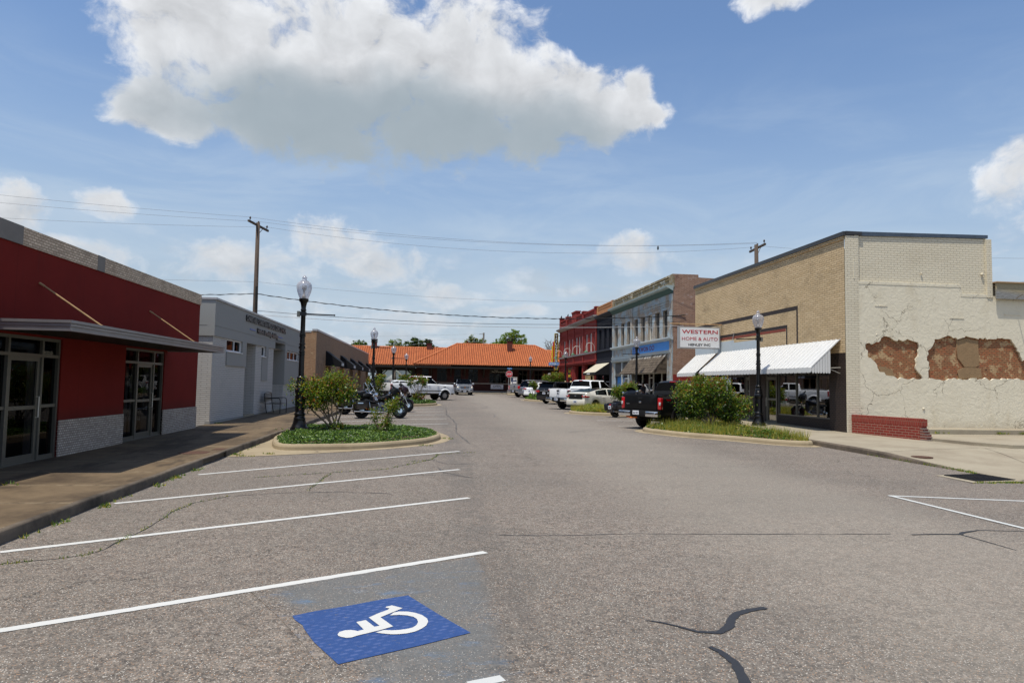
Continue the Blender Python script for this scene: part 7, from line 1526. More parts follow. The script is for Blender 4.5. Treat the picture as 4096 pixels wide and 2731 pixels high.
def pickup(name, label, paint, loc, rz, L=5.8, w=2.03, belt=1.22, roofz=1.93, bed=(-2.72, -.98), crew=True, tail='inner', sill=.52, tyre=.4, **kw):
    x0, x1 = -L/2, L/2; cab0 = bed[1]
    S = dict(name='pickup_truck', label=label, cat='pickup truck', group=kw.get('group'), loc=loc, rz=rz, paint=paint, x0=x0, x1=x1, w=w, sill=sill, tyre=tyre, arch=tyre+.085, axles=(-L/2+1.2, L/2-.95),
        belt=[(x0, belt+.08), (cab0, belt+.08), (cab0+.02, belt+.06), (L/2-1.75, belt+.03), (L/2-1.6, belt+.02), (L/2-.5, belt-.06), (L/2-.1, belt-.2), (x1, belt-.36)],
        roof=[(cab0, belt), (cab0+.03, belt+.05), (cab0+.16, roofz-.07), (cab0+.35, roofz), (cab0+1.5, roofz), (L/2-2.5, roofz-.03), (L/2-2.3, roofz-.1), (L/2-1.62, belt+.05), (L/2-1.58, belt)],
        wid=[(x0, .95), (x0+.12, .985), (x0+.5, 1), (L/2-.8, 1), (L/2-.3, .95), (x1, .84)],
        side_glass=[(cab0+.2, cab0+.98), (cab0+1.08, L/2-1.72)], top_glass=[(cab0+.015, cab0+.17), (L/2-2.34, L/2-1.63)], bed=bed, flare=True, seams=(cab0+.08, cab0+1.03, L/2-1.55), handles=(cab0+.3, cab0+1.22), mirror=(L/2-1.75, belt+.12), seats=(cab0+.5, cab0+1.5), tw=.27, rim=kw.get('rim', 'six'), mirror_mat=kw.get('mm', 'blk_plastic'))
    S.update(kw.get('over', {})); t, b = car(S); W = w/2; zt = belt+.08; tp = zt
    # tailgate, rail caps, bumper, lamps
    part(t, 'tailgate', paint, ((x0-.02, 0, (tp+.72)/2+.02), .07, w*.80, tp-.74), r=.03)
    part(t, 'bed_rail', 'blk_plastic', (((bed[0]+bed[1])/2, W*.925, zt+.01), bed[1]-bed[0], .07, .03), (((bed[0]+bed[1])/2, -W*.925, zt+.01), bed[1]-bed[0], .07, .03), ((x0, 0, zt+.0), .1, w*.8, .05), r=.01)
    part(t, 'tailgate_handle', 'blk_plastic', ((x0-.055, 0, tp-.14), .03, .22, .11), r=.01)
    part(t, 'rear_bumper', kw.get('bumper', 'chrome'), ((x0-.13, W*.68, .62), .2, W*.62, .22), ((x0-.13, -W*.68, .62), .2, W*.62, .22), r=.05); part(t, 'bumper_step', 'blk_plastic', ((x0-.12, 0, .62), .2, W*.78, .23), ((x0-.1, 0, .74), .22, w*.9, .03), r=.03)
    part(t, 'tow_hitch', 'well', ((x0-.08, 0, .46), .25, .08, .08), r=.01)
    for s in (-1, 1):
        l = part(t, 'tail_light', 'tail_red', ((x0+.045, s*(W*.905), tp-.32), .15, W*.16, .46), r=.03); part(l, 'reverse_lens', 'lens', ((x0+.03, s*(W*.94), tp-.32), .17, W*.08, .12), r=.02)
    part(t, 'exhaust_pipe', 'steel', ((x0+.15, -W*.6, .42), .3, .07, .07), r=.03)
    # front
    part(t, 'front_bumper', kw.get('bumper', 'chrome'), ((x1+.0, 0, .6), .2, w*.93, .22), r=.06); part(t, 'grille', 'blk_plastic', ((x1-.03, 0, .86), .1, w*.5, .24), r=.03)
    for s in (-1, 1): part(t, 'headlight', 'lens', ((x1-.12, s*W*.68, .9), .2, .32, .2), r=.04)
    MB().tube([(L/2-2.3, -W-.02, sill-.08), (cab0+.1, -W-.02, sill-.08)], .05, 8).tube([(L/2-2.3, W+.02, sill-.08), (cab0+.1, W+.02, sill-.08)], .05, 8).obj('running_board', A['blk_plastic'], t, world=False, smooth=True)
    part(t, 'brake_light', 'tail_red', ((cab0+.13, 0, roofz-.045), .06, .3, .045), r=.01)
    return t
# black pickup, nearest on the right
tb = pickup('p', 'glossy black crew cab pickup with chrome bumper corners, nearest vehicle on the right', 'cp_black', place((8.9, 27.95), -1.7, .85, H_R), H_R, tyre=.41, belt=1.27, roofz=1.95, over=dict(glass='carglass'))
plate(tb, -2.9-.235, .66, '866 ORD', y=.08)
for s in ('4x4',): text(s, 'badge', (-2.958, .72, .98), (0, -1, 0), (0, 0, 1), .16, .045, A['steel'], tb, .004, .02, world=False)
text('TUNDRA', 'badge', (.9, -1.018, .78), (1, 0, 0), (0, 0, 1), .42, .05, A['steel'], tb, .004, .01, world=False)
MB().quad((-2.62, -1.012, 1.21), (-2.3, -1.012, 1.21), (-2.32, -1.012, 1.15), (-2.56, -1.012, 1.15)).obj('side_badge', A['tail_red'], tb, world=False)
part(tb, 'tailgate_emblem', 'chrome', ((-2.965, 0, 1.07), .015, .12, .06), r=.02)
MB().tube([(-2.95, .1, .47), (-3.1, .35, .45), (-2.9, .75, .48)], .03, 6).obj('orange_strap', A['orange_strap'], tb, world=False)
# white pickup behind the cream hatchback
tw = pickup('p', 'white crew cab pickup with dark tail lamps parked beside the black minivan', 'cp_white', place((8.85, 45.3), -1.65, .84, H_R), H_R, L=5.8, belt=1.25, roofz=1.93)
plate(tw, -3.135, .64, '', y=-.0); part(tw, 'tailgate_emblem', 'well', ((-2.965, 0, 1.02), .015, .18, .05), ((-2.965, 0, 1.02), .015, .06, .08), r=.01)
text('Z71', 'badge', (-2.1, -1.02, 1.2), (1, 0, 0), (0, 0, 1), .3, .07, A['tail_red'], tw, .004, .01, world=False)
for y in (.93, -.93): part(tw, 'tinted_tail_cover', 'blk_plastic', ((-2.875, y, .98), .12, .2, .5), r=.04)
# silver pickup at the far end
ts = pickup('p', 'silver pickup farthest away on the right, beside the stop sign', 'cp_silver', place((9.35, 73.2), -1.65, .84, H_R), H_R, L=5.7, belt=1.2, roofz=1.85); plate(ts, -3.085, .64)
text('Z71', 'badge', (-2.93, .12, .95), (0, -1, 0), (0, 0, 1), .24, .07, A['well'], ts, .004, .01, world=False)
# white super duty facing the street on the left
F2 = R(28)
tf = pickup('p', 'white crew cab heavy pickup on the left with its nose toward the street', 'cp_white', (-.68-.35, 58.4), F2, L=5.9, w=2.03, belt=1.34, roofz=2.02, bed=(-2.85, -.75), sill=.58, tyre=.41, rim='steel')
part(tf, 'side_moulding', 'blk_plastic', ((.75, -1.03, .80), 2.6, .03, .06), r=.01); part(tf, 'fender_badge', 'well', ((1.95, -1.02, 1.13), .22, .02, .05), r=.008); MB().tube([(-2.6, -.95, 1.5), (-.8, -.95, 1.5)], .02, 6).tube([(-2.6, .95, 1.5), (-.8, .95, 1.5)], .02, 6).tube([(-2.6, -.95, 1.5), (-2.6, -.95, 1.42)], .02, 6).obj('bed_bar', A['steel'], tf, world=False)
def generic(label, paint, loc, rz, L, w, belt, roof, wid, sg, tg, axles, tyre, name, cat, **kw):
    S = dict(name=name, label=label, cat=cat, group=kw.get('group'), loc=loc, rz=rz, paint=paint, x0=-L/2, x1=L/2, w=w, sill=kw.get('sill', .3), tyre=tyre, arch=tyre+.06, axles=axles, belt=belt, roof=roof, wid=wid, side_glass=sg, top_glass=tg, seams=kw.get('seams', ()), handles=kw.get('handles', ()), mirror=kw.get('mirror', (L/2-1.5, 1.05)), seats=kw.get('seats', (-.3, .6)), tw=.22, rim=kw.get('rim', 'five'), glass=kw.get('glass', 'carglass'), tumble=kw.get('tumble', .8), mirror_mat=kw.get('mm', paint), flare=kw.get('flare'))
    return car(S)[0]
# cream five door hatchback
L = 4.5
tv = generic('cream pearl five door hatchback with black rear panel, parked right', 'cp_cream', place((9.15, 42.3), -1.35, .76, H_R), H_R, L, 1.79,
    [(-L/2, 1.0), (-L/2+.1, 1.08), (-1.9, 1.1), (-1.4, 1.03), (.6, .98), (1.2, .95), (1.9, .82), (2.1, .72), (L/2, .58)],
    [(-L/2+.1, 1.08), (-2.1, 1.14), (-1.75, 1.22), (-1.1, 1.36), (-.4, 1.43), (.1, 1.44), (.5, 1.40), (1.25, 1.0), (1.35, .95)],
    [(-L/2, .86), (-2.1, .93), (-1.7, .98), (-1, 1), (1.5, 1), (2, .93), (L/2, .75)], [(-1.35, -.35), (-.25, 1.0)], [(-1.95, -.45), (.3, 1.28)], (-1.35, 1.33), .335, 'hatchback_car', 'car',
    seams=(-.95, .0, .98), handles=(-.7, .25), mirror=(.85, 1.02), glass='carglass_c', sill=.24, chrome_handle=True)
part(tv, 'rear_panel', 'blk_plastic', ((-L/2-.0, 0, .9), .05, 1.15, .28), r=.02); part(tv, 'spoiler', 'cp_cream', ((-L/2+.03, 0, 1.1), .16, 1.5, .035), r=.015); part(tv, 'lower_skirt', 'blk_plastic', ((-L/2+.02, 0, .3), .16, 1.5, .16), r=.04)
for s in (-1, 1): l = part(tv, 'tail_light', 'tail_red', ((-L/2+.02, s*.66, .93), .09, .34, .12), ((-L/2+.22, s*.82, .9), .3, .06, .09), r=.02); part(l, 'reverse_lens', 'lens', ((-L/2+.0, s*.72, .97), .09, .14, .09), r=.02)
for s in (-1, 1): part(tv, 'reflector', 'tail_red', ((-L/2+.0, s*.55, .5), .04, .4, .025), r=.008)
part(tv, 'bumper', 'cp_cream', ((-L/2+.06, 0, .56), .2, 1.6, .36), r=.09); plate(tv, -L/2-.055, .6); part(tv, 'emblem', 'steel', ((-L/2-.03, 0, .95), .012, .13, .04), r=.006)
for s in (-1, 1): part(tv, 'headlight', 'lens', ((L/2-.25, s*.68, .68), .3, .25, .12), r=.04)
# black minivan
L = 5.1
tm = generic('black minivan seen from behind, parked left of the white pickup', 'cp_black', place((9.3, 54.8), -1.55, .84, H_R), H_R, L, 2.0,
    [(-L/2, 1.02), (-2.35, 1.12), (-1, 1.1), (1.2, 1.0), (1.9, .95), (2.3, .8), (L/2, .6)],
    [(-L/2, 1.05), (-2.42, 1.2), (-2.2, 1.66), (-2.0, 1.73), (.2, 1.74), (.8, 1.66), (1.75, 1.05), (1.85, .98)], [(-L/2, .88), (-2.35, .95), (-2, 1), (1.7, 1), (2.2, .92), (L/2, .72)],
    [(-2.05, -.85), (-.75, .45), (.55, 1.5)], [(-2.4, -2.19), (.85, 1.78)], (-1.55, 1.45), .35, 'minivan', 'minivan', seams=(-.8, .5, 1.55), handles=(-.1, .75), mirror=(1.2, 1.1))
def rear_kit(t, x, w, zl, zp, lw=.5, lh=.14, pbox=None, paint='cp_black', strip=True):
    for s in (-1, 1): part(t, 'tail_light', 'tail_red', ((x+.03, s*(w/2-.1-lw/2+.08), zl), .12, lw, lh), r=.03)
    if strip: part(t, 'chrome_strip', 'steel', ((x-.01, 0, zl+.04), .03, w*.45, .05), r=.012)
    plate(t, x-.035, zp); part(t, 'rear_bumper', paint, ((x+.03, 0, .5), .18, w*.9, .3), r=.08); part(t, 'bumper_valance', 'blk_plastic', ((x+.02, 0, .34), .16, w*.85, .12), r=.04)
    part(t, 'emblem', 'chrome', ((x+.02, 0, zl+.13), .03, .1, .07), r=.02)
rear_kit(tm, -L/2, 2.0, .97, .83, .42, .16); part(tm, 'spoiler', 'cp_black', ((-2.22, 0, 1.71), .3, 1.5, .05), r=.02)
for s in (-1, 1): part(tm, 'headlight', 'lens', ((L/2-.25, s*.75, .75), .3, .25, .14), r=.04)
# white crossover, grey wagon
def suv(label, paint, rl, L, w, zt, name='suv', low=.36, sp=True, rack=False, box=True, zl=1.0):
    t = generic(label, paint, place(rl, -L/2+.95, w/2-.17, H_R), H_R, L, w,
      [(-L/2, .98), (-L/2+.12, 1.08), (-1, 1.08), (1.0, 1.05), (1.7, .98), (2.0, .85), (L/2, .66)],
      [(-L/2, 1.0), (-L/2+.12, 1.12), (-L/2+.38, zt-.1), (-L/2+.6, zt), (0, zt+.01), (.4, zt-.05), (1.2, 1.1), (1.3, 1.04)], [(-L/2, .88), (-L/2+.25, .96), (-1.6, 1), (1.5, 1), (2.0, .93), (L/2, .76)],
      [(-L/2+.5, -1.0), (-.9, -.02), (.08, .95)], [(-L/2+.13, -L/2+.4), (.45, 1.24)], (-L/2+.95, L/2-.9), low, name, 'suv', seams=(-.95, .03, 1.0), handles=(-.7, .3), mirror=(.85, 1.1), flare=True, sill=.34)
    rear_kit(t, -L/2, w, zl, .8, .3 if box else .44, .32 if box else .13, paint=paint, strip=False)
    part(t, 'spoiler', paint, ((-L/2+.45, 0, zt-.02), .34, w*.7, .045), r=.02)
    for s in (-1, 1): part(t, 'headlight', 'lens', ((L/2-.25, s*w*.36, .78), .3, .25, .14), r=.04)
    if rack: MB().tube([(-1.6, w*.36, zt+.0), (-1.5, w*.36, zt+.07), (.1, w*.36, zt+.07), (.2, w*.36, zt)], .02, 6).tube([(-1.6, -w*.36, zt+.0), (-1.5, -w*.36, zt+.07), (.1, -w*.36, zt+.07), (.2, -w*.36, zt)], .02, 6).obj('roof_rail', A['blk_plastic'], t, world=False, smooth=True)
    return t
suv('white crossover with red tail lamps, parked behind the black minivan', 'cp_white', (9.85, 66.6), 4.7, 1.88, 1.64, box=False)
suv('silver grey off-road wagon with roof rails between silver pickup and white crossover', 'cp_grey', (9.75, 70.2), 4.8, 1.92, 1.8, rack=True, low=.39, zl=1.08)
# oncoming silver pickup seen from the front
L = 5.3; rzc = -math.pi/2+R(1)
tc = pickup('p', 'silver pickup driving toward the camera with headlamps lit', 'cp_silver', (3.75, 79.8), rzc, L=5.3, w=1.9, belt=1.14, roofz=1.79, tyre=.37, sill=.42, bed=(-2.5, -1.0), bumper='cp_silver', mm='cp_silver', over=dict(glass='carglass_c'))
x = L/2
for o in [c for c in bpy.data.objects if c.parent == tc and c.name.split('.')[0] in ('headlight', 'grille', 'front_bumper')]: bpy.data.objects.remove(o)
part(tc, 'grille', 'blk_plastic', ((x-.04, 0, .90), .12, 1.05, .12), ((x-.03, 0, .74), .12, .95, .12), r=.03); part(tc, 'grille_bar', 'chrome', ((x+.0, 0, .83), .1, 1.15, .07), r=.03); part(tc, 'front_bumper', 'cp_silver', ((x-.02, 0, .6), .2, 1.78, .18), ((x-.02, .62, .5), .2, .5, .3), ((x-.02, -.62, .5), .2, .5, .3), r=.06); part(tc, 'air_dam', 'blk_plastic', ((x-.02, 0, .45), .16, 1.1, .24), ((x+.04, .72, .57), .12, .26, .1), ((x+.04, -.72, .57), .12, .26, .1), r=.03)
for s in (-1, 1): part(tc, 'headlight', 'headlamp', ((x-.08, s*.72, .88), .14, .2, .12), r=.04); part(tc, 'headlight_housing', 'lens', ((x-.13, s*.72, .87), .2, .36, .2), r=.05)
plate(tc, x+.085, .42, '', face=1); part(tc, 'emblem', 'amber', ((x+.06, 0, .84), .02, .15, .05), r=.01); part(tc, 'skid_bar', 'steel', ((x-.05, 0, .3), .12, 1.3, .06), r=.02)
# two cars half hidden behind the white pickup
GL = 'cars behind the white crew cab pickup'
def sedan(label, paint, loc, rz, zt, group):
    L = 4.7; return generic(label, paint, loc, rz, L, 1.84, [(-L/2, .9), (-2, 1.0), (-1, .98), (1, .93), (1.8, .85), (L/2, .6)], [(-1.75, 1.0), (-1.0, zt-.1), (-.5, zt), (.2, zt), (.5, zt-.05), (1.2, .98), (1.3, .93)],
      [(-L/2, .85), (-1.8, .97), (0, 1), (1.6, .98), (L/2, .78)], [(-1.4, -.4), (-.3, 1.0)], [(-1.7, -.9), (.5, 1.25)], (-1.4, 1.4), .34, 'sedan_car', 'car', seams=(-.9, 0, 1), handles=(-.7, .3), mirror=(.8, 1.0), group=group)
sedan('white sedan roof showing just behind the white pickup bed', 'cp_white', (-2.9, 63.6), F2, 1.62, GL); sedan('dark blue car roof left of the white sedan behind the pickup', 'cp_navy', (-3.9, 67.4), F2, 1.6, GL)

# ---------------------------------------------------------------- motorcycles
def moto(label, paint, loc, rz, fairing=True, shield=False, tourpak=False, lean=-.12, group='parked touring motorcycles', chrome=1, flag=False, steer=.25, seed=0):
    t = empty('motorcycle', (*loc, G(loc[1])), label, 'motorcycle', group, rz); P = A[paint]; K = A['chrome']; t.rotation_euler = (lean, 0, rz); t.scale = (1.06,)*3
    P = A['moto_black'] if paint == 'cp_black' else P; rf, rr, xf, xr = .33, .32, .82, -.81
    def part2(mb, name, mat, sm=True, ang=45, par=t): return mb.obj(name, mat, par, world=False, smooth=sm, ang=ang)
    for (x, r, w, yy) in ((xf, rf, .13, 0), (xr, rr, .18, 0)):
        mb = MB(); n = 32; prof = [(r-.11, -w/2*.8), (r-.05, -w/2), (r-.015, -w/2*.7), (r, 0), (r-.015, w/2*.7), (r-.05, w/2), (r-.11, w/2*.8)]; mb.lathe((x, 0, r), prof, n, 'y'); wh = part2(mb, 'wheel', A['tyre'])
        mb = MB(); mb.lathe((x, 0, r), [(r-.105, -w*.4), (r-.12, -w*.36), (r-.12, w*.36), (r-.105, w*.4)], 28, 'y')
        for k in range(10): a = math.pi*2*k/10; mb.bar((x+.05*math.cos(a), 0, r+.05*math.sin(a)), (x+(r-.115)*math.cos(a), 0, r+(r-.115)*math.sin(a)), .04, .03, (0, 1, 0))
        mb.lathe((x, 0, r), [(.055, -w*.45), (.055, w*.45)], 14, 'y'); part2(mb, 'rim', A['engine'] if x > 0 else A['well'], par=wh)
        mb = MB(); mb.lathe((x, 0, r), [(.1, -w/2-.02), (.1, -w/2-.012), (.07, -w/2-.012)], 20, 'y'); mb.lathe((x, 0, r), [(.1, w/2+.012), (.1, w/2+.02), (.07, w/2+.02)], 20, 'y'); part2(mb, 'brake_disc', K, par=wh)
    def fender(x, r, w, a0, a1, name):
        mb = MB(); secs = []
        for i in range(15):
            a = R(a0+(a1-a0)*i/14); q = r+.045; secs.append([(x+(q-.1)*math.cos(a), -w/2, r+(q-.1)*math.sin(a)), (x+(q-.02)*math.cos(a), -w/2*.96, r+(q-.02)*math.sin(a)), (x+q*math.cos(a), -w/2*.6, r+q*math.sin(a)), (x+(q+.012)*math.cos(a), 0, r+(q+.012)*math.sin(a)), (x+q*math.cos(a), w/2*.6, r+q*math.sin(a)), (x+(q-.02)*math.cos(a), w/2*.96, r+(q-.02)*math.sin(a)), (x+(q-.1)*math.cos(a), w/2, r+(q-.1)*math.sin(a))])
        mb.loft(secs, caps=False); part2(mb, name, P)
    fender(xf, rf, .17, 15, 160, 'front_fender'); fender(xr, rr, .24, 0, 190, 'rear_fender')
    mb = MB(); 
    for s in (-1, 1): mb.tube([(xf, s*.11, rf), (.55, s*.11, .98)], [.03, .024], 10)
    part2(mb, 'fork', K); mb = MB(); mb.tube([(.55, -.09, .9), (.55, .09, .9)], .05, 8); mb.tube([(.52, .12, .98), (.5, .2, 1.06), (.42, .4, 1.1), (.28, .46, 1.05)], .014, 6); mb.tube([(.52, -.12, .98), (.5, -.2, 1.06), (.42, -.4, 1.1), (.28, -.46, 1.05)], .014, 6); part2(mb, 'handlebar', K)
    for s in (-1, 1):
        mb = MB(); mb.tube([(.4, s*.36, 1.1), (.42, s*.44, 1.22)], .008, 5); mb.ell((.42, s*.46, 1.26), .02, .075, .045); part2(mb, 'mirror', K)
        mb = MB(); mb.tube([(.28, s*.46, 1.05), (.17, s*.47, 1.02)], .019, 8); part2(mb, 'grip', A['leather'])
    mb = MB(); secs = []          # tank
    for x, w, z, h in ((.45, .06, .84, .08), (.4, .13, .85, .13), (.25, .165, .86, .16), (.08, .16, .84, .145), (-.08, .11, .8, .09), (-.15, .07, .77, .05)):
        secs.append([(x, w*math.cos(a)*(1 if abs(math.cos(a)) < .8 else .95), z+h*math.sin(a)) for a in [2*math.pi*k/14 for k in range(14)]])
    mb.loft(secs, closed=True); part2(mb, 'fuel_tank', P)
    mb = MB(); secs = []          # seat
    for x, w, z, h in ((-.1, .1, .73, .04), (-.2, .16, .7, .05), (-.35, .18, .68, .05), (-.48, .16, .72, .06), (-.6, .14, .77, .05), (-.82, .12, .78, .045), (-.9, .06, .77, .03)):
        secs.append([(x, w*math.cos(a), z+h*math.sin(a)) for a in [2*math.pi*k/12 for k in range(12)]])
    mb.loft(secs, closed=True); part2(mb, 'seat', A['leather'])
    mb = MB(); mb.rbox((-.02, 0, .36), .5, .26, .2, .06); mb.ell((-.28, -.12, .4), .14, .06, .13); mb.ell((.1, -.15, .36), .11, .04, .11); mb.ell((.1, .15, .36), .13, .04, .13)
    for tx, ang in ((.12, -.35), (-.12, .35)):
        for k in range(7): 
            z = .47+k*.032; cx = tx-math.sin(ang)*(z-.45)*.9; mb.lathe((cx, 0, z), [(.085-.004*k, 0), (.085-.004*k, .018)], 14)
        cx = tx-math.sin(ang)*.23; mb.rbox((cx, 0, .7), .15, .14, .07, .025)
        mb.tube([(cx+.0, -.09, .48), (cx, -.07, .68)], .012, 6)
    mb.lathe((0, -.17, .58), [(.1, -.04), (.1, .01), (.06, .02)], 18, 'y'); part2(mb, 'engine', A['engine'])
    mb = MB()
    for s in (-1, 1): mb.tube([(.15, s*.15, .5), (.3, s*.17, .34), (.15, s*.19, .25), (-.3, s*.2, .26), (-.35, s*.2, .26)], .025, 8); mb.tube([(-.35, s*.2, .26), (-.45, s*.2, .265), (-1.15, s*.21, .29)], [.03, .045, .045], 10)
    part2(mb, 'exhaust', K)
    mb = MB(); 
    for s in (-1, 1): mb.tube([(.42, s*.1, .75), (.42, s*.28, .68), (.4, s*.3, .45), (.35, s*.12, .32)], .016, 8)
    part2(mb, 'crash_bar', K)
    for s in (-1, 1):             # saddlebags
        mb = MB(); secs = []
        for x, z0, z1, w in ((-1.2, .42, .62, .06), (-1.16, .36, .68, .1), (-1.0, .35, .7, .11), (-.7, .38, .71, .11), (-.52, .42, .7, .1), (-.48, .5, .66, .06)):
            c = s*.29; secs.append([(x, c-w, z0), (x, c-w, z1), (x, c-w*.6, z1+.03), (x, c+w*.6, z1+.03), (x, c+w, z1-.02), (x, c+w*.95, z0+.04), (x, c+w*.5, z0)])
        mb.loft(secs, closed=True); part2(mb, 'saddlebag', P, ang=60); mb = MB(); mb.tube([(-.46, s*.36, .32), (-.5, s*.4, .5), (-.52, s*.38, .66)], .012, 6); mb.box(-1.0, -.78, s*.402-.004, s*.402+.004, .60, .635); part2(mb, 'bag_trim', K)
    if tourpak:
        mb = MB(); mb.rbox((-.98, 0, .98), .36, .52, .24, .07, 3); part2(mb, 'top_case', P); mb = MB(); mb.rbox((-.8, 0, .98), .06, .4, .24, .03); part2(mb, 'backrest', A['leather']); part2(MB().tube([(-1.1, -.2, 1.13), (-.85, -.2, 1.13)], .008, 5).tube([(-1.1, .2, 1.13), (-.85, .2, 1.13)], .008, 5).box(-1.17, -1.155, -.2, .2, .93, .97), 'case_trim', K)
    mb = MB(); mb.rbox((-1.13, 0, .62), .05, .12, .06, .02); part2(mb, 'tail_light', A['tail_red']); plate(t, -1.19, .5, '', w=.18)
    mb = MB(); mb.rbox((.30, 0, .52), .12, .3, .38, .05); mb.rbox((-.3, .13, .5), .3, .06, .26, .03); mb.rbox((-.3, -.13, .5), .3, .06, .26, .03); mb.rbox((-.05, 0, .42), .9, .2, .16, .05); part2(mb, 'side_cover', P)
    for s in (-1, 1): mb = MB(); mb.rbox((.38, s*.3, .62), .16, .14, .42, .06); part2(mb, 'leg_shield', P)
    if fairing:
        mb = MB(); secs = []
        for i in range(11):       # batwing, across the width
            f = i/10*2-1; y = f*.5; k = 1-abs(f)**2.2; secs.append([(.60+.1*k, y, .95-.1*k+abs(f)*.06), (.72+.12*k, y, 1.02), (.74+.1*k, y, 1.1), (.66+.06*k, y, 1.2+.1*k), (.5+.04*k, y, 1.22+.16*k), (.4, y, 1.16+.12*k), (.46, y, .98)])
        mb.loft(secs, closed=True); fo = part2(mb, 'fairing', P, ang=70); mb = MB(); mb.ell((.86, 0, 1.05), .05, .1, .09, 14, 8); part2(mb, 'headlight', A['lens'], par=fo)
        mb = MB(); secs = [[(.60, f*.3, 1.33-.04*abs(f)) if z == 0 else (.44, f*.27, 1.5-.06*f*f) for z in (0, 1)] for f in [i/5-1 for i in range(11)]]; mb.loft(secs, caps=False); part2(mb, 'windscreen', A['carglass'], par=fo)
    else:
        mb = MB(); mb.ell((.66, 0, .93), .11, .1, .1, 14, 10); part2(mb, 'headlight', K); mb = MB(); mb.ell((.62, .2, .9), .05, .045, .045); mb.ell((.62, -.2, .9), .05, .045, .045); part2(mb, 'spot_lamp', K)
    if shield:
        mb = MB(); secs = []
        for i in range(9): f = i/4-1; secs.append([(.66-.1*f*f, f*.24, .98), (.56-.1*f*f, f*.27, 1.2), (.42-.08*f*f, f*.22, 1.5-.05*f*f)])
        mb.loft(secs, caps=False); part2(mb, 'windshield', A['glass_b'])
        part2(MB().tube([(.6, -.24, 1.0), (.46, -.26, 1.24), (.34, -.21, 1.45), (.42, 0, 1.5), (.34, .21, 1.45), (.46, .26, 1.24), (.6, .24, 1.0)], .01, 5), 'windshield_trim', K)
    mb = MB()
    for y in (.13, -.13): mb.ell((.62, y*1.5, .86), .03, .03, .03)
    part2(mb, 'turn_signal', A['amber'])
    if flag: part2(MB().tube([(-1.0, -.1, 1.0), (-1.0, -.1, 1.5)], .008, 5), 'flag_staff', K); part2(MB().quad((-1.0, -.1, 1.5), (-1.25, -.12, 1.42), (-1.25, -.1, 1.28), (-1.0, -.1, 1.32)), 'flag', A['poster'])
    mb = MB(); mb.tube([(-.1, .15, .3), (-.18, .33, .03)], .012, 5); part2(mb, 'side_stand', K); return t
moto('black bagger motorcycle with batwing fairing, nearest of the left group', 'cp_black', (-2.25, 31.9), R(10), tourpak=True)
moto('black cherry touring motorcycle with batwing fairing behind the nearest one', 'cp_maroon', (-2.05, 37.6), R(20))
moto('motorcycle with tall clear windshield left behind the nearest bagger', 'cp_black', (-3.4, 35.1), R(18), fairing=False, shield=True)
moto('motorcycle with a small flag, farthest left of the group', 'cp_black', (-4.0, 38.6), R(20), fairing=False, flag=True, shield=True)
moto('dark blue touring motorcycle seen from behind, beside the black pickup', 'cp_navy', (10.35, 35.5), H_R, fairing=True, lean=-.1, group=None)
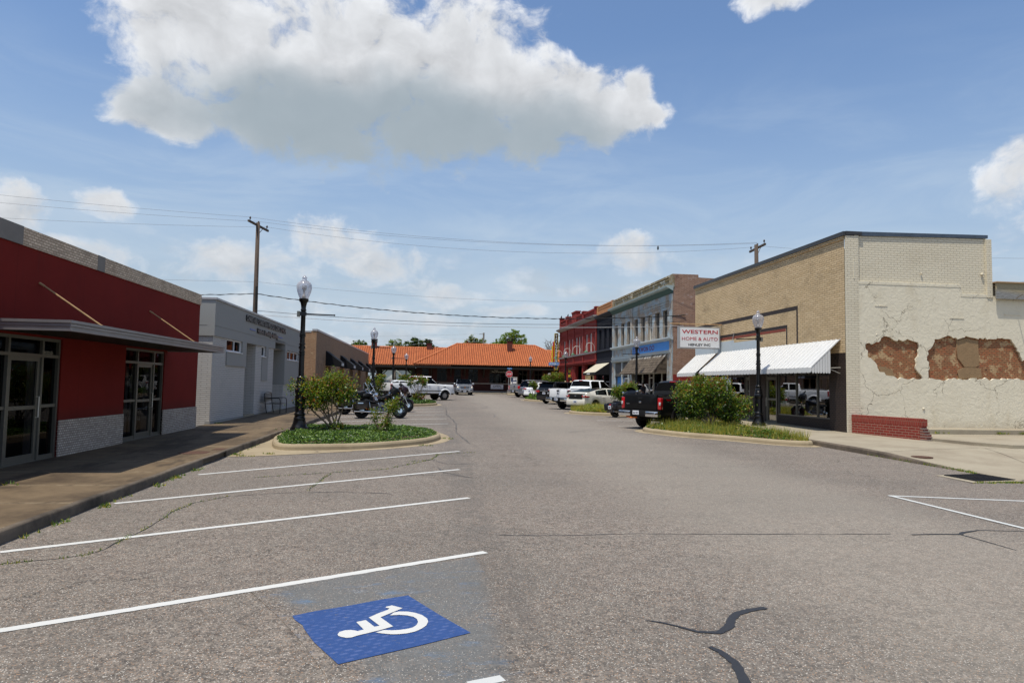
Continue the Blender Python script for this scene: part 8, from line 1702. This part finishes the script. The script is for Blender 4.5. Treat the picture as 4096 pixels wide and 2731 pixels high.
# ---------------------------------------------------------------- people
def person(label, loc, face, shirt, hair='hair', skin='skin', hat=False, h=1.74, legs='denim', arm=.2):
    z = loc[2]; t = empty('person', loc, label, 'person', None, face); s = h/1.74
    J = {'pel': (0, 0, .95), 'ches': (0, 0, 1.25), 'neck': (0, 0, 1.46), 'hd': (.01, 0, 1.56), 'ht': (.01, 0, 1.68)}
    V = [(0,0,.95),(0,0,1.12),(0,0,1.3),(0,0,1.42),(.005,0,1.5),(.02,0,1.6),(.01,0,1.68), (0,.17,1.4),(.02,.22,1.15),(.1,.2,.92),(.12,.19,.84), (0,-.17,1.4),(.02,-.22,1.15),(.1,-.2,.92),(.12,-.19,.84), (0,.09,.88),(.03,.1,.48),(-.01,.11,.08),(.12,.12,.04), (0,-.09,.88),(.03,-.1,.48),(-.01,-.11,.08),(.12,-.12,.04)]
    E = [(0,1),(1,2),(2,3),(3,4),(4,5),(5,6),(3,7),(7,8),(8,9),(9,10),(3,11),(11,12),(12,13),(13,14),(0,15),(15,16),(16,17),(17,18),(0,19),(19,20),(20,21),(21,22)]
    Rr = [(.15,.11),(.135,.1),(.16,.11),(.1,.08),(.052,.055),(.085,.1),(.06,.07), (.06,.06),(.045,.045),(.034,.034),(.04,.02), (.06,.06),(.045,.045),(.034,.034),(.04,.02), (.09,.09),(.06,.06),(.04,.04),(.04,.03), (.09,.09),(.06,.06),(.04,.04),(.04,.03)]
    def skinned(name, vs, es, rs, mat, par, root=0):
        me = bpy.data.meshes.new(name); me.from_pydata([(x*s, y*s, q*s) for x, y, q in vs], es, []); o = bpy.data.objects.new(name, me); C.objects.link(o); o.parent = par
        m = o.modifiers.new('skin', 'SKIN'); 
        for i, r in enumerate(rs): me.skin_vertices[0].data[i].radius = (r[0]*s, r[1]*s)
        me.skin_vertices[0].data[root].use_root = True; o.modifiers.new('sub', 'SUBSURF').levels = 2; o.modifiers['sub'].render_levels = 2
        bpy.context.view_layer.update(); m2 = bpy.data.meshes.new_from_object(o.evaluated_get(bpy.context.evaluated_depsgraph_get())); o.modifiers.clear(); o.data = m2; m2.materials.clear(); m2.materials.append(mat)
        m2.polygons.foreach_set('use_smooth', [True]*len(m2.polygons)); return o
    b = skinned('body', V, E, Rr, A[skin], t)
    gr = lambda idx, e: ([V[i] for i in idx], [(idx.index(a), idx.index(c)) for a, c in E if a in idx and c in idx], [(Rr[i][0]+e, Rr[i][1]+e) for i in idx])
    skinned('shirt', *gr([0, 1, 2, 3, 7, 8, 11, 12], .018), A[shirt], t); skinned('trousers', *gr([0, 15, 16, 17, 19, 20, 21], .02), A[legs], t)
    MB().ell((-.01*s, 0, 1.66*s), .1*s, .09*s, .085*s, 12, 8).obj('hair', A[hair], t, world=False, smooth=True)
    MB().ell((.105*s, 0, 1.585*s), .02, .014, .022, 8, 6).ell((.01, .088*s, 1.59*s), .02, .012, .03, 8, 6).ell((.01, -.088*s, 1.59*s), .02, .012, .03, 8, 6).obj('nose_and_ears', A[skin], t, world=False, smooth=True)
    MB().ell((.092*s, .035*s, 1.615*s), .012, .014, .008, 8, 6).ell((.092*s, -.035*s, 1.615*s), .012, .014, .008, 8, 6).ell((.098*s, 0, 1.535*s), .008, .026, .006, 8, 6).obj('eyes_and_mouth', A['hair'], t, world=False, smooth=True)
    for sd in (-1, 1):
        mb = MB(); hx, hy, hz = .13*s, sd*.188*s, .8*s
        for k, (dx, ln) in enumerate(((-.03, .06), (-.01, .075), (.01, .08), (.03, .07))): mb.tube([(hx+dx, hy, hz+.02), (hx+dx+.005, hy-sd*.005, hz-ln*.5), (hx+dx+.012, hy-sd*.015, hz-ln)], [.009, .009, .007], 6)
        mb.tube([(hx+.035, hy, hz+.045), (hx+.055, hy-sd*.01, hz+.01), (hx+.06, hy-sd*.015, hz-.02)], [.011, .01, .008], 6); mb.ell((hx, hy, hz+.03), .045, .016, .045); mb.obj('fingers', A[skin], t, world=False, smooth=True)
    if hat: MB().lathe((.01*s, 0, 1.68*s), [(.19, 0), (.19, .012), (.105, .02), (.1, .09), (.07, .12), (.02, .12)], 18).obj('hat', A['straw'], t, world=False, smooth=True, ang=50)
    return t
person('person in a straw hat and white shirt by the red building', (13.9, 67.2, G(67)+.15), R(190), 'sh_white', hat=True, h=1.62)
person('person with a pale cap left of the straw hat person', (13.9, 70.2, G(70)+.15), R(150), 'sh_white', hair='straw', h=1.66)
person('person in a teal shirt under the tan canopy', (14.6, 57.9, G(58)+.15), R(200), 'sh_teal', skin='skin', h=1.78)
person('dark haired person standing by the blue door panels', (14.3, 49.6, G(49)+.15), R(170), 'sh_blk', skin='skin_dk', h=1.64)
person('shadowy person in dark clothes at the porch shop window', (14.9, 46.9, G(47)+.15), R(120), 'sh_blk', skin='skin_dk', h=1.7)
for o in bpy.data.objects:
    if o.type == 'MESH' and o.parent is None and 'kind' not in o and 'category' not in o: print('UNTAGGED', o.name)
